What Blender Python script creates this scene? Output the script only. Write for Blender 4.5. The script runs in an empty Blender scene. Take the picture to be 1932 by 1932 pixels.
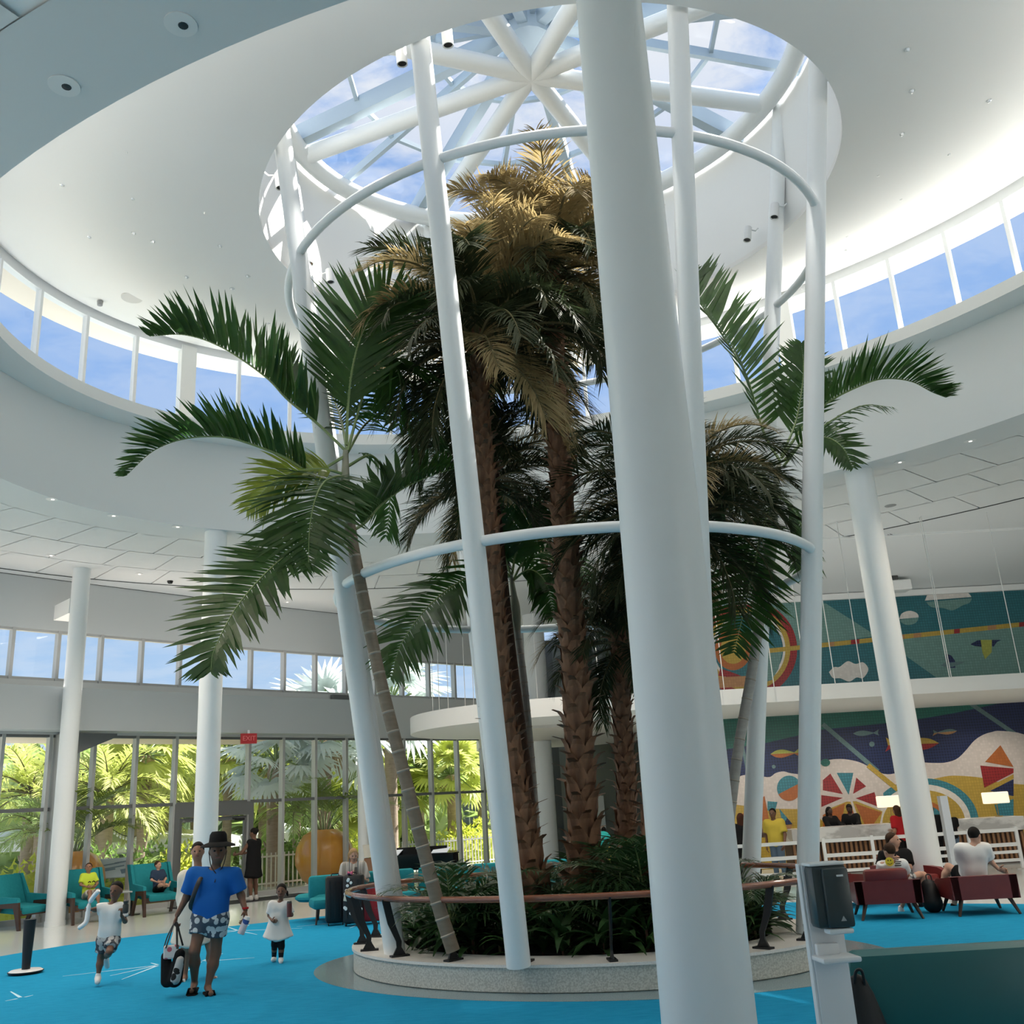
import bpy, bmesh, math, random
import numpy as np
from mathutils import Vector, Matrix
random.seed(7)
PI = math.pi
scn = bpy.context.scene
COL = scn.collection

# ---------------------------------------------------------------- camera
CAM_H, F_PX, PITCH, ROLL = 1.85, 1815.0, math.radians(17.1), math.radians(-3.4)
_fw = Vector((0, math.cos(PITCH), math.sin(PITCH)))
_u0 = Vector((0, -math.sin(PITCH), math.cos(PITCH)))
_r = math.cos(ROLL) * Vector((1, 0, 0)) + math.sin(ROLL) * _u0
_u = -math.sin(ROLL) * Vector((1, 0, 0)) + math.cos(ROLL) * _u0
CAM_P = Vector((0, 0, CAM_H))
cd = bpy.data.cameras.new('camera')
cam = bpy.data.objects.new('camera', cd)
COL.objects.link(cam)
cd.sensor_width = 36.0
cd.lens = F_PX / 1932 * 36.0
cd.clip_start, cd.clip_end = 0.05, 900
_m = Matrix((_r, _u, -_fw)).transposed().to_4x4()
_m.translation = CAM_P
cam.matrix_world = _m
scn.camera = cam

# ---------------------------------------------------------------- view, world, sun
vs = scn.view_settings
vs.view_transform = 'Standard'
vs.look = 'None'
vs.gamma = 1.0
vs.use_curve_mapping = False
vs.exposure = EXPOSURE = 0.68
scn.cycles.max_bounces = 12
scn.cycles.diffuse_bounces = 6
scn.cycles.transparent_max_bounces = 24
scn.cycles.sample_clamp_indirect = 6.0
scn.cycles.use_denoising = True

W = bpy.data.worlds.new('sky')
scn.world = W
W.use_nodes = True
wn, wl = W.node_tree.nodes, W.node_tree.links
wn.clear()
def wnode(t, **k):
    n = wn.new(t)
    for a, v in k.items(): setattr(n, a, v)
    return n
w_out = wnode('ShaderNodeOutputWorld')
w_bg = wnode('ShaderNodeBackground')
w_tc = wnode('ShaderNodeTexCoord')
w_sep = wnode('ShaderNodeSeparateXYZ')
wl.new(w_tc.outputs['Generated'], w_sep.inputs[0])
w_ramp = wnode('ShaderNodeValToRGB')
e = w_ramp.color_ramp.elements
e[0].position, e[0].color = 0.0, (0.84, 0.90, 0.97, 1)
e[1].position, e[1].color = 0.75, (0.25, 0.44, 0.84, 1)
x = w_ramp.color_ramp.elements.new(0.12); x.color = (0.50, 0.70, 0.97, 1)
x = w_ramp.color_ramp.elements.new(0.40); x.color = (0.32, 0.53, 0.94, 1)
wl.new(w_sep.outputs['Z'], w_ramp.inputs[0])
# clouds lie on a flat layer: direction divided by its height
w_add = wnode('ShaderNodeMath', operation='ADD'); w_add.inputs[1].default_value = 0.16
wl.new(w_sep.outputs['Z'], w_add.inputs[0])
w_max = wnode('ShaderNodeMath', operation='MAXIMUM'); w_max.inputs[1].default_value = 0.05
wl.new(w_add.outputs[0], w_max.inputs[0])
w_div = wnode('ShaderNodeVectorMath', operation='DIVIDE')
w_cmb = wnode('ShaderNodeCombineXYZ')
for i in range(3): wl.new(w_max.outputs[0], w_cmb.inputs[i])
wl.new(w_tc.outputs['Generated'], w_div.inputs[0])
wl.new(w_cmb.outputs[0], w_div.inputs[1])
w_map = wnode('ShaderNodeMapping')
w_map.inputs['Scale'].default_value = (4.2, 6.0, 1.0)
w_map.inputs['Location'].default_value = (2.3, 0.7, 0.4)
w_map.inputs['Rotation'].default_value = (0, 0, 0.5)
wl.new(w_div.outputs[0], w_map.inputs[0])
w_noi = wnode('ShaderNodeTexNoise')
w_noi.inputs['Scale'].default_value = 1.5
w_noi.inputs['Detail'].default_value = 9
w_noi.inputs['Roughness'].default_value = 0.6
w_noi.inputs['Distortion'].default_value = 0.25
wl.new(w_map.outputs[0], w_noi.inputs['Vector'])
w_cr = wnode('ShaderNodeValToRGB')
w_cr.color_ramp.elements[0].position = 0.38
w_cr.color_ramp.elements[1].position = 0.58
wl.new(w_noi.outputs[0], w_cr.inputs[0])
w_h = wnode('ShaderNodeMapRange')            # fewer clouds down at the horizon
w_h.inputs['From Min'].default_value = 0.50
w_h.inputs['From Max'].default_value = 0.68
w_h.inputs['To Min'].default_value = 0.22
w_h.inputs['To Max'].default_value = 1.0
wl.new(w_sep.outputs['Z'], w_h.inputs['Value'])
w_mul = wnode('ShaderNodeMath', operation='MULTIPLY')
wl.new(w_cr.outputs[0], w_mul.inputs[0]); wl.new(w_h.outputs[0], w_mul.inputs[1])
w_mix = wnode('ShaderNodeMix', data_type='RGBA')
w_mix.inputs[7].default_value = (0.92, 0.95, 1.0, 1)
wl.new(w_mul.outputs[0], w_mix.inputs[0])
wl.new(w_ramp.outputs[0], w_mix.inputs[6])
wl.new(w_mix.outputs[2], w_bg.inputs['Color'])
w_bg.inputs['Strength'].default_value = 0.60
wl.new(w_bg.outputs[0], w_out.inputs[0])

def lamp(name, kind, energy, loc, direction=None, color=(1, 1, 1), **k):
    d = bpy.data.lights.new(name, kind)
    d.energy, d.color = energy, color
    for a, v in k.items(): setattr(d, a, v)
    o = bpy.data.objects.new(name, d)
    COL.objects.link(o)
    o.location = loc
    if direction is not None:
        o.rotation_euler = Vector(direction).to_track_quat('-Z', 'Y').to_euler()
    return o
SUN_FROM = Vector((0.84, 0.52, 1.25))        # high on the right
lamp('sun', 'SUN', 10.5, (40, 10, 45), -SUN_FROM, (1.0, 0.96, 0.88), angle=0.009)

# unseen fill strips added on the rotunda's ledge, balcony and mezzanine edges; the ceiling's downlights and track heads
def _ell(a, b, t):
    ca, sa = math.cos(math.radians(157)), math.sin(math.radians(157)); x, y = a * math.cos(t), b * math.sin(t)
    return 0.74 + x * ca - y * sa, 13.05 + x * sa + y * ca
FILL, DOWN = 5.5, 205
for i in range(20):
    t = 2 * PI * i / 20
    x, y = _ell(9.75, 7.0, t); x2, y2 = _ell(2, 1.5, t)
    lamp('added_fill', 'AREA', FILL, (x, y, 10.16), (x2 - x, y2 - y, 1.2), (1.0, 0.88, 0.74), shape='RECTANGLE', size=2.2, size_y=.12)  # added strip without a fixture, brightens the dish and drum wall
for i in range(26):
    t = 2 * PI * i / 26
    x, y = _ell(10.6, 7.8, t)
    if y < 7: continue
    lamp('downlight', 'SPOT', DOWN, (x, y, 7.84), (0, 0, -1), (1.0, 0.86, 0.70), spot_size=2.5, spot_blend=.8, shadow_soft_size=.08)
for x in (-11.6, -9.8, -8.0, -6.2):
    lamp('added_fill', 'AREA', 13, (x + .3, x + 33.6, 5.17), (.3, -.3, 1), (1.0, 0.92, 0.84), shape='RECTANGLE', size=2.0, size_y=.12)  # added uplight above the balcony, lifts the flat ceiling
for x in (3, 6, 9, 12):
    lamp('added_fill', 'AREA', 12, (x, 22.6, 4.17), (0, .2, 1), (1.0, 0.96, 0.90), shape='RECTANGLE', size=2.4, size_y=.12)  # added uplight on the mezzanine edge, no fixture there
    lamp('downlight', 'SPOT', 110, (x, 24.6, 3.78), (0, .25, -1), (1.0, 0.90, 0.76), spot_size=2.2, spot_blend=.7, shadow_soft_size=.06)
for i in range(8):
    t = 2 * PI * i / 8 + .3
    x, y = _ell(4.2, 3.55, t)
    lamp('track_light', 'SPOT', 120, (x, y, 11.0), (.5 * (0.74 - x), .5 * (13.05 - y), -6), (1.0, 0.96, 0.9), spot_size=1.6, spot_blend=.6, shadow_soft_size=.06)

# ---------------------------------------------------------------- coordinates
def ray(u, v):
    return ((u - 966) / F_PX) * _r - ((v - 966) / F_PX) * _u + _fw
def on_z(u, v, z=0.0):
    d = ray(u, v); return CAM_P + d * ((z - CAM_H) / d.z)
def on_y(u, v, y):
    d = ray(u, v); return CAM_P + d * (y / d.y)
CX, CY, ANG = 0.74, 13.05, math.radians(157)
CA, SA = math.cos(ANG), math.sin(ANG)
def ell(a, b, t, z=0.0):
    x, y = a * math.cos(t), b * math.sin(t)
    return Vector((CX + x * CA - y * SA, CY + x * SA + y * CA, z))
def ell_t(p, a, b):
    dx, dy = p.x - CX, p.y - CY
    return math.atan2((-dx * SA + dy * CA) / b, (dx * CA + dy * SA) / a)
def project(p):
    d = Vector(p) - CAM_P; z = d.dot(_fw)
    return 966 + F_PX * d.dot(_r) / z, 966 - F_PX * d.dot(_u) / z

# ---------------------------------------------------------------- materials
MATS = {}
def mat(name, col, rough=0.6, metal=0.0, bump=None, vary=None, spec=0.5, trans=0.0, emit=None, sss=None, coat=0):
    if name in MATS: return MATS[name]
    m = bpy.data.materials.new(name); m.use_nodes = True
    nt = m.node_tree; b = nt.nodes['Principled BSDF']
    c = tuple(col) + (1,)
    b.inputs['Base Color'].default_value = c
    b.inputs['Roughness'].default_value = rough
    b.inputs['Metallic'].default_value = metal
    b.inputs['Specular IOR Level'].default_value = spec
    if coat: b.inputs['Coat Weight'].default_value = coat
    if emit: 
        b.inputs['Emission Color'].default_value = tuple(emit[0]) + (1,)
        b.inputs['Emission Strength'].default_value = emit[1]
    tc = None
    if vary or bump:
        tc = nt.nodes.new('ShaderNodeTexCoord')
    if vary:                                  # (scale, amount, other colour, stretch)
        n = nt.nodes.new('ShaderNodeTexNoise'); n.inputs['Scale'].default_value = vary[0]
        n.inputs['Detail'].default_value = 4
        if len(vary) > 3:
            mp = nt.nodes.new('ShaderNodeMapping'); mp.inputs['Scale'].default_value = vary[3]
            nt.links.new(tc.outputs['Object'], mp.inputs[0]); nt.links.new(mp.outputs[0], n.inputs['Vector'])
        else: nt.links.new(tc.outputs['Object'], n.inputs['Vector'])
        r = nt.nodes.new('ShaderNodeValToRGB'); r.color_ramp.elements[0].position = 0.5 - vary[1]; r.color_ramp.elements[1].position = 0.5 + vary[1]
        r.color_ramp.elements[0].color = c; r.color_ramp.elements[1].color = tuple(vary[2]) + (1,)
        nt.links.new(n.outputs[0], r.inputs[0]); nt.links.new(r.outputs[0], b.inputs['Base Color'])
    if bump:                                  # (scale, strength)
        n2 = nt.nodes.new('ShaderNodeTexNoise'); n2.inputs['Scale'].default_value = bump[0]; n2.inputs['Detail'].default_value = 5
        nt.links.new(tc.outputs['Object'], n2.inputs['Vector'])
        bp = nt.nodes.new('ShaderNodeBump'); bp.inputs['Strength'].default_value = bump[1]; bp.inputs['Distance'].default_value = 0.02
        nt.links.new(n2.outputs[0], bp.inputs['Height']); nt.links.new(bp.outputs[0], b.inputs['Normal'])
    if trans:                                 # thin leaf: part of the light goes through
        t = nt.nodes.new('ShaderNodeBsdfTranslucent'); t.inputs[0].default_value = tuple(min(1, k * 2.2) for k in col) + (1,)
        mx = nt.nodes.new('ShaderNodeMixShader'); mx.inputs[0].default_value = trans
        nt.links.new(b.outputs[0], mx.inputs[1]); nt.links.new(t.outputs[0], mx.inputs[2])
        nt.links.new(mx.outputs[0], nt.nodes['Material Output'].inputs[0])
    MATS[name] = m
    return m
def glass(name, tint=(0.93, 0.96, 0.97), gloss=0.05):
    if name in MATS: return MATS[name]
    m = bpy.data.materials.new(name); m.use_nodes = True
    nt = m.node_tree; nt.nodes.remove(nt.nodes['Principled BSDF'])
    t = nt.nodes.new('ShaderNodeBsdfTransparent'); t.inputs[0].default_value = tuple(tint) + (1,)
    g = nt.nodes.new('ShaderNodeBsdfGlossy'); g.inputs['Roughness'].default_value = 0.02
    mx = nt.nodes.new('ShaderNodeMixShader'); mx.inputs[0].default_value = gloss
    nt.links.new(t.outputs[0], mx.inputs[1]); nt.links.new(g.outputs[0], mx.inputs[2])
    nt.links.new(mx.outputs[0], nt.nodes['Material Output'].inputs[0])
    MATS[name] = m
    return m

# ---------------------------------------------------------------- mesh building
def link(name, me, parent=None, kind=None, label=None):
    o = bpy.data.objects.new(name, me); COL.objects.link(o)
    if parent is not None: o.parent = parent
    if kind: o['kind'] = kind
    if label: o['label'] = label
    return o
def thing(name, label, cat, loc=(0, 0, 0), rz=0.0, group=None):
    o = link(name, None); o.location = loc; o.rotation_euler = (0, 0, rz)
    o['label'], o['category'] = label, cat
    if group: o['group'] = group
    o.empty_display_size = 0.1
    return o
def tag(o, label, cat, group=None, kind=None):
    o['label'], o['category'] = label, cat
    if group: o['group'] = group
    if kind: o['kind'] = kind
    return o
def struct(name, loc=(0, 0, 0)):
    o = link(name, None, kind='structure'); o.location = loc; return o
def kids(o): return [c for c in ALLKIDS(o)]
def ALLKIDS(o): return list(o.children)
def copy_tree(o, parent=None):
    c = o.copy(); COL.objects.link(c)
    if parent is not None: c.parent = parent
    for ch in list(o.children): copy_tree(ch, c)
    return c
def frame_of(d, up=Vector((0, 0, 1))):
    d = Vector(d).normalized()
    s = d.cross(up)
    if s.length < 1e-4: s = d.cross(Vector((0, 1, 0)))
    s.normalize()
    return s, s.cross(d).normalized(), d
def spline(pts, n):
    P = [Vector(p) for p in pts]; P = [P[0] * 2 - P[1]] + P + [P[-1] * 2 - P[-2]]
    out = []; m = len(P) - 3
    for i in range(n + 1):
        s = i / n * m; k = min(int(s), m - 1); t = s - k
        a, b, c, d = P[k:k + 4]
        out.append(0.5 * ((2 * b) + (c - a) * t + (2 * a - 5 * b + 4 * c - d) * t * t + (3 * b - a - 3 * c + d) * t ** 3))
    return out
def wall_stop(p):                            # nothing of the low ceiling reaches out past the glass wall
    e = (p.y - p.x) * .7071 - (34.3 * .7071 + .30)
    return p - Vector((-.7071, .7071, 0)) * e if e > 0 else p
class B:
    def __init__(s): s.v, s.f, s.mi = [], [], []
    def add(s, vs, fs, mi=0):
        o = len(s.v); s.v += [tuple(p) for p in vs]; s.f += [tuple(i + o for i in f) for f in fs]; s.mi += [mi] * len(fs)
        return s
    def box(s, c, d, rz=0.0, mi=0, M=None):
        x, y, z = [k / 2 for k in d]
        vs = [Vector((sx * x, sy * y, sz * z)) for sz in (-1, 1) for sy in (-1, 1) for sx in (-1, 1)]
        R = M if M is not None else Matrix.Rotation(rz, 3, 'Z')
        c = Vector(c)
        return s.add([R @ p + c for p in vs], [(0, 2, 3, 1), (4, 5, 7, 6), (0, 1, 5, 4), (2, 6, 7, 3), (0, 4, 6, 2), (1, 3, 7, 5)], mi)
    def rbox(s, c, d, r=0.02, rz=0.0, mi=0, M=None):     # box with rounded upright and flat edges
        x, y, z = [k / 2 for k in d]; r = min(r, x * .98, y * .98, z * .98)
        rings = []
        for zz, k in ((-z, r), (-z + r * .3, r * .3), (-z + r, 0), (z - r, 0), (z - r * .3, r * .3), (z, r)):
            ring = []
            for cx, cy, a0 in ((x - r, y - r, 0), (-x + r, y - r, 90), (-x + r, -y + r, 180), (x - r, -y + r, 270)):
                for a in (0, 45, 90):
                    t = math.radians(a0 + a); ring.append(Vector((cx + (r - k) * math.cos(t), cy + (r - k) * math.sin(t), zz)))
            rings.append(ring)
        R = M if M is not None else Matrix.Rotation(rz, 3, 'Z'); c = Vector(c); n = 12
        vs = [R @ p + c for g in rings for p in g]; fs = []
        for i in range(5):
            for j in range(n): fs.append((i * n + j, i * n + (j + 1) % n, (i + 1) * n + (j + 1) % n, (i + 1) * n + j))
        fs.append(tuple(range(n - 1, -1, -1))); fs.append(tuple(range(5 * n, 6 * n)))
        return s.add(vs, fs, mi)
    def tube(s, pts, r, n=8, cap=True, closed=False, mi=0, flat=1.0, up=None):
        P = [Vector(p) for p in pts]; m = len(P); vs = []; side = None
        for i, p in enumerate(P):
            if closed: d = P[(i + 1) % m] - P[i - 1]
            else: d = P[min(i + 1, m - 1)] - P[max(i - 1, 0)]
            if d.length < 1e-9: d = Vector((0, 0, 1))
            d.normalize()
            if side is None: side = frame_of(d, up or Vector((0, 0, 1)))[0]
            side = side - d * side.dot(d)
            if side.length < 1e-5: side = frame_of(d)[0]
            side.normalize(); w = side.cross(d)
            rr = r[i] if isinstance(r, (list, tuple)) else r
            for k in range(n):
                a = 2 * PI * k / n; vs.append(p + side * (rr * math.cos(a)) + w * (rr * flat * math.sin(a)))
        fs = []
        for i in range(m if closed else m - 1):
            for k in range(n):
                a, b = i * n + k, i * n + (k + 1) % n; c = ((i + 1) % m) * n
                fs.append((a, b, c + (k + 1) % n, c + k))
        if cap and not closed:
            fs.append(tuple(range(n - 1, -1, -1))); fs.append(tuple((m - 1) * n + k for k in range(n)))
        return s.add(vs, fs, mi)
    def lathe(s, prof, c=(0, 0, 0), n=16, mi=0, sx=1, sy=1, M=None):     # prof: (radius, z)
        c = Vector(c); vs = []
        for r, z in prof:
            for k in range(n):
                a = 2 * PI * k / n; p = Vector((r * sx * math.cos(a), r * sy * math.sin(a), z))
                vs.append((M @ p if M is not None else p) + c)
        m = len(prof); fs = []
        for i in range(m - 1):
            for k in range(n): fs.append((i * n + k, i * n + (k + 1) % n, (i + 1) * n + (k + 1) % n, (i + 1) * n + k))
        if prof[0][0] > 1e-6: fs.append(tuple(range(n - 1, -1, -1)))
        if prof[-1][0] > 1e-6: fs.append(tuple((m - 1) * n + k for k in range(n)))
        return s.add(vs, fs, mi)
    def prism(s, poly, z0, z1, mi=0):
        n = len(poly)
        vs = [(p[0], p[1], z0) for p in poly] + [(p[0], p[1], z1) for p in poly]
        fs = [(i, (i + 1) % n, n + (i + 1) % n, n + i) for i in range(n)] + [tuple(range(n - 1, -1, -1)), tuple(range(n, 2 * n))]
        return s.add(vs, fs, mi)
    def slab(s, poly, o, ex, ey, t, mi=0):               # polygon in the plane o + x ex + y ey, thickened along ex x ey
        ex, ey, o = Vector(ex), Vector(ey), Vector(o); nn = ex.cross(ey).normalized() * t; n = len(poly)
        a = [o + ex * p[0] + ey * p[1] for p in poly]
        fs = [(i, (i + 1) % n, n + (i + 1) % n, n + i) for i in range(n)] + [tuple(range(n - 1, -1, -1)), tuple(range(n, 2 * n))]
        return s.add(a + [p + nn for p in a], fs, mi)
    def eloft(s, prof, n=128, t0=0, t1=2 * PI, mi=0, closeprof=False, wall=False):   # prof: (a, b, z) around the rotunda's ellipse
        full = abs(t1 - t0 - 2 * PI) < 1e-6; k = n if full else n + 1
        vs = [ell(a, b, t0 + (t1 - t0) * j / n, z) for a, b, z in prof for j in range(k)]
        if wall: vs = [wall_stop(p) for p in vs]
        fs = []; m = len(prof)
        for i in range(m if closeprof else m - 1):
            i2 = (i + 1) % m
            for j in range(n): fs.append((i * k + j, i * k + (j + 1) % k, i2 * k + (j + 1) % k, i2 * k + j))
        return s.add(vs, fs, mi)
    def mesh(s, name, mats, smooth=False, loc=None):
        me = bpy.data.meshes.new(name)
        v = s.v if loc is None else [(p[0] - loc[0], p[1] - loc[1], p[2] - loc[2]) for p in s.v]
        me.from_pydata(v, [], s.f)
        for m in (mats if isinstance(mats, (list, tuple)) else [mats]): me.materials.append(m)
        if any(s.mi): me.polygons.foreach_set('material_index', s.mi)
        if smooth:
            me.polygons.foreach_set('use_smooth', [True] * len(s.f))
            if smooth != 'all':
                try: me.set_sharp_from_angle(angle=math.radians(40))
                except Exception: pass
        me.update()
        return me
    def build(s, name, mats, parent=None, smooth=False, kind=None, label=None):
        loc = parent_loc(parent) if parent is not None else None
        return link(name, s.mesh(name, mats, smooth, loc), parent, kind, label)
def parent_loc(p):
    l = Vector((0, 0, 0))
    while p is not None: l += p.location; p = p.parent
    return l

# ---------------------------------------------------------------- setting: materials
WHITE = mat('white_paint', (0.80, 0.80, 0.785), 0.55)
WHITE_S = mat('white_steel_paint', (0.80, 0.82, 0.82), 0.35)
PLASTER = mat('ceiling_plaster', (0.79, 0.775, 0.75), 0.8, bump=(1.2, 0.08))
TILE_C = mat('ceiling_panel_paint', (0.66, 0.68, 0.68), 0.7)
TRIM_L = mat('ceiling_joint', (0.82, 0.83, 0.82), 0.6)
DARKLINE = mat('dark_reveal', (0.03, 0.035, 0.035), 0.7)
FASCIA_SHADE = mat('shaded_fascia_grey', (0.46, 0.49, 0.50), 0.6)  # grey of the unlit fascia put into its base colour
ALU = mat('window_aluminium', (0.46, 0.46, 0.45), 0.45, 0.15)
ALU_D = mat('window_aluminium_dark', (0.16, 0.165, 0.165), 0.5, 0.1)
ALU_W = mat('white_window_frame', (0.76, 0.77, 0.78), 0.45)
GREYBAR = mat('skylight_bar', (0.42, 0.50, 0.56), 0.45, 0.1)
GLASS = glass('clear_glass')
GLASS2 = glass('skylight_glass', (0.97, 0.98, 0.99), 0.03)
BLACK = mat('matt_black', (0.008, 0.008, 0.009), 0.55)
CARPET = mat('blue_carpet', (0.008, 0.245, 0.450), 0.95, bump=(140, 0.5), vary=(5.0, 0.25, (0.018, 0.315, 0.540), (1, 4, 1)), spec=0.1)
CARPET_W = mat('carpet_pale_inlay', (0.45, 0.68, 0.80), 0.95, spec=0.1)
TERR = mat('pale_terrazzo', (0.62, 0.66, 0.65), 0.12, vary=(60, 0.12, (0.70, 0.73, 0.72)))
TERR_G = mat('grey_terrazzo', (0.16, 0.24, 0.27), 0.14, vary=(90, 0.1, (0.24, 0.33, 0.36)))
GREEN_T = mat('pale_green_terrazzo', (0.36, 0.56, 0.54), 0.14, vary=(90, 0.1, (0.44, 0.62, 0.60)))

# ---------------------------------------------------------------- floor
Fl = struct('floor')
b = B(); b.box((3, 17, -0.15), (60, 54, 0.3)); b.build('terrazzo', TERR, Fl)
edge = spline([(-9.3, 14, 0), (-9.15, 16.2, 0), (-8.6, 17.6, 0), (-7.76, 18.7, 0), (-5.8, 19.85, 0), (-3.45, 21, 0), (-1, 20.7, 0), (2, 19.5, 0), (4.25, 18.35, 0), (6.67, 16.6, 0),
               (7.25, 16.2, 0), (9.5, 14.4, 0), (10.8, 11, 0), (9.5, 6, 0), (5, 2.5, 0), (0, 2, 0), (-5, 4.5, 0), (-8.4, 9.5, 0), (-9.3, 13.9, 0)], 110)
b = B(); b.prism([(p.x, p.y) for p in edge[:-1]], -0.02, 0.006)
cp = b.build('carpet', CARPET, None)
tag(cp, 'bright blue carpet lying on the pale lobby floor around the palm planter', 'carpet')
b = B(); b.eloft([(3.66, 2.62, -0.02), (3.66, 2.62, 0.010), (2.5, 1.6, 0.010)], 96); b.v = [(q[0] - .12, q[1] + .05, q[2]) for q in b.v]; b.build('grey_surround', TERR_G, Fl)
def star(cx, cy, spokes, z=0.007):
    bb = B()
    for a, r0, r1, w in spokes:
        d = Vector((math.cos(a), math.sin(a), 0)); s = Vector((-d.y, d.x, 0)); c = Vector((cx, cy, z))
        q = [c + d * r0 - s * w, c + d * r0 + s * w, c + d * r1 + s * w * .35, c + d * r1 - s * w * .35]
        bb.add(q + [p + Vector((0, 0, .0015)) for p in q], [(4, 5, 6, 7), (0, 1, 5, 4), (1, 2, 6, 5), (2, 3, 7, 6), (3, 0, 4, 7)])
    return bb.build('starburst', CARPET_W, cp)
for (u1, v1), rays_ in (((300, 1822), [(118, 1843), (208, 1842), (230, 1849), (285, 1818)]), ((450, 1757), [(570, 1752), (400, 1757), (408, 1762), (425, 1748), (485, 1764), (470, 1746)]),
                        ((700, 1735), [(560, 1749), (660, 1752), (740, 1728)]), ((380, 1815), [(480, 1808), (420, 1800), (350, 1835)]), ((40, 1884), [(62, 1879), (20, 1872), (10, 1890)]), ((1440, 1731), [(1480, 1727), (1400, 1731), (1455, 1722)])):
    c = on_z(u1, v1)
    sp = []
    for u2, v2 in rays_:
        d = on_z(u2, v2) - c; sp.append((math.atan2(d.y, d.x), 0.05, d.length, 0.022))
    star(c.x, c.y, sp)
b = B(); b.prism([(-9.0, 25.2), (-6.3, 27.6), (-5.6, 26.9), (-8.3, 24.4)], -0.01, 0.012)
tag(b.build('door_mat', mat('mat_charcoal', (0.02, 0.02, 0.022), 0.9), None), 'thin charcoal door mat on the floor inside the glass door', 'mat')

# ---------------------------------------------------------------- rotunda: drum wall, ledge, clerestory, dish ceiling, oculus
DA, DB, CEIL = 10.1, 7.3, 7.88
b = B(); b.eloft([(DA, DB, CEIL), (DA, DB, 9.95)], 160); b.build('wall_rotunda', WHITE, None, True, 'structure')
b = B(); b.eloft([(DA, DB, 9.82), (9.45, 6.72, 9.82), (9.45, 6.72, 10.06), (DA + .35, DB + .35, 10.18)], 160); b.build('trim_1', WHITE, None, True, 'structure')
WA, WB, WZ0, WZ1 = 10.15, 7.40, 10.14, 12.0
b = B(); b.eloft([(WA + .25, WB + .3, WZ1 + .12), (WA - .05, WB - .02, WZ1 + .12), (9.95, 7.2, 12.02), (9.6, 6.9, 11.98), (8.2, 5.9, 11.72), (6.0, 4.75, 11.20), (4.60, 3.95, 10.86), (4.53, 3.87, 10.84), (4.53, 3.87, 10.92)], 160)
b.build('ceiling_dish', PLASTER, None, True, 'structure')
b = B(); b.eloft([(WA + .1, WB + .1, WZ1 - .1), (WA - .06, WB - .06, WZ1 - .1), (WA - .06, WB - .06, WZ1 + .14)], 160); b.build('trim_2', ALU_W, None, True, 'structure')
b = B(); b.eloft([(4.53, 3.87, 10.84), (4.53, 3.95, 13.05), (4.7, 4.15, 13.45)], 160); b.build('wall_oculus', WHITE, None, True, 'structure')
b = B(); b.eloft([(10.3, 7.6, 12.05), (11.0, 8.25, 12.0), (11.0, 8.25, 12.2), (10.3, 7.6, 12.3)], 128); b.build('trim_3', mat('cream_eave', (0.80, 0.72, 0.62), 0.8), None, True, 'structure')
W1 = struct('window_1')
pier_t = [ell_t(on_z(u, v, 10.6), WA, WB) for u, v in ((428, 725), (1000, 800), (1562, 640))]
NB = 48
bays = []
t_first = pier_t[0]
bar = B(); bar.box((0, 0, 0), (0.07, 0.12, WZ1 - WZ0)); bar_me = bar.mesh('mullion', ALU_W)
pier = B(); pier.box((0, 0, 0), (0.34, 0.2, WZ1 - WZ0)); pier_me = pier.mesh('pier', WHITE)
# even spacing along the ellipse's length
ts = [2 * PI * i / 2000 for i in range(2001)]
ln = [0]
for i in range(2000): ln.append(ln[-1] + (ell(WA, WB, ts[i + 1]) - ell(WA, WB, ts[i])).length)
def t_at(s):
    s %= ln[-1]
    return float(np.interp(s, ln, ts))
s0 = float(np.interp(t_first % (2 * PI), ts, ln))
for i in range(NB):
    t = t_at(s0 + ln[-1] * i / NB); t2 = t_at(s0 + ln[-1] * (i + 1) / NB)
    p, q = ell(WA, WB, t), ell(WA, WB, t2); d = q - p
    o = link('pier' if i % 6 == 0 else 'mullion', pier_me if i % 6 == 0 else bar_me, W1); o.location = (p.x, p.y, (WZ0 + WZ1) / 2); o.rotation_euler = (0, 0, math.atan2(d.y, d.x))
    g = B(); z0, z1 = WZ0, WZ1; g.add([(p.x, p.y, z0), (q.x, q.y, z0), (q.x, q.y, z1), (p.x, p.y, z1)], [(0, 1, 2, 3)]); g.build('pane', GLASS, W1)

# ---------------------------------------------------------------- skylight over the oculus
W2 = struct('window_2')
def roofp(k, f):
    t = 2 * PI * k / 16 + 0.13
    p = ell(4.72 * (1 - f) + .35 * f, 4.17 * (1 - f) + .3 * f, t, 13.5 + f * 0.95)
    return p
for k in range(16):
    heavy = k % 2 == 0
    a, c = roofp(k, 0), roofp(k, 1.0)
    s, w, d = frame_of(c - a)
    bb = B(); hw, hh = (0.085, 0.17) if heavy else (0.04, 0.09)
    L = (c - a).length
    bb.box((a + c) / 2 - w * hh, (2 * hw, L, 2 * hh), M=Matrix((s, d, w)).transposed())
    bb.build('rafter', GREYBAR, W2)
    for f in (0.36, 0.70):
        p, q = roofp(k, f), roofp(k + 1, f); s, w, d = frame_of(q - p); bb = B()
        bb.box((p + q) / 2 - w * .05, (0.07, (q - p).length, 0.09), M=Matrix((s, d, w)).transposed()); bb.build('purlin', GREYBAR, W2)
    for f0, f1 in ((0, .36), (.36, .70), (.70, 1.0)):
        g = B(); g.add([roofp(k, f0), roofp(k + 1, f0), roofp(k + 1, f1), roofp(k, f1)], [(0, 1, 2, 3)]); g.build('pane', GLASS2, W2)
b = B(); b.lathe([(0.0, 14.0), (0.40, 14.0), (0.40, 14.5), (0, 14.55)], (CX, CY, 0), 16); b.build('hub_cap', GREYBAR, W2, True)

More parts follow.
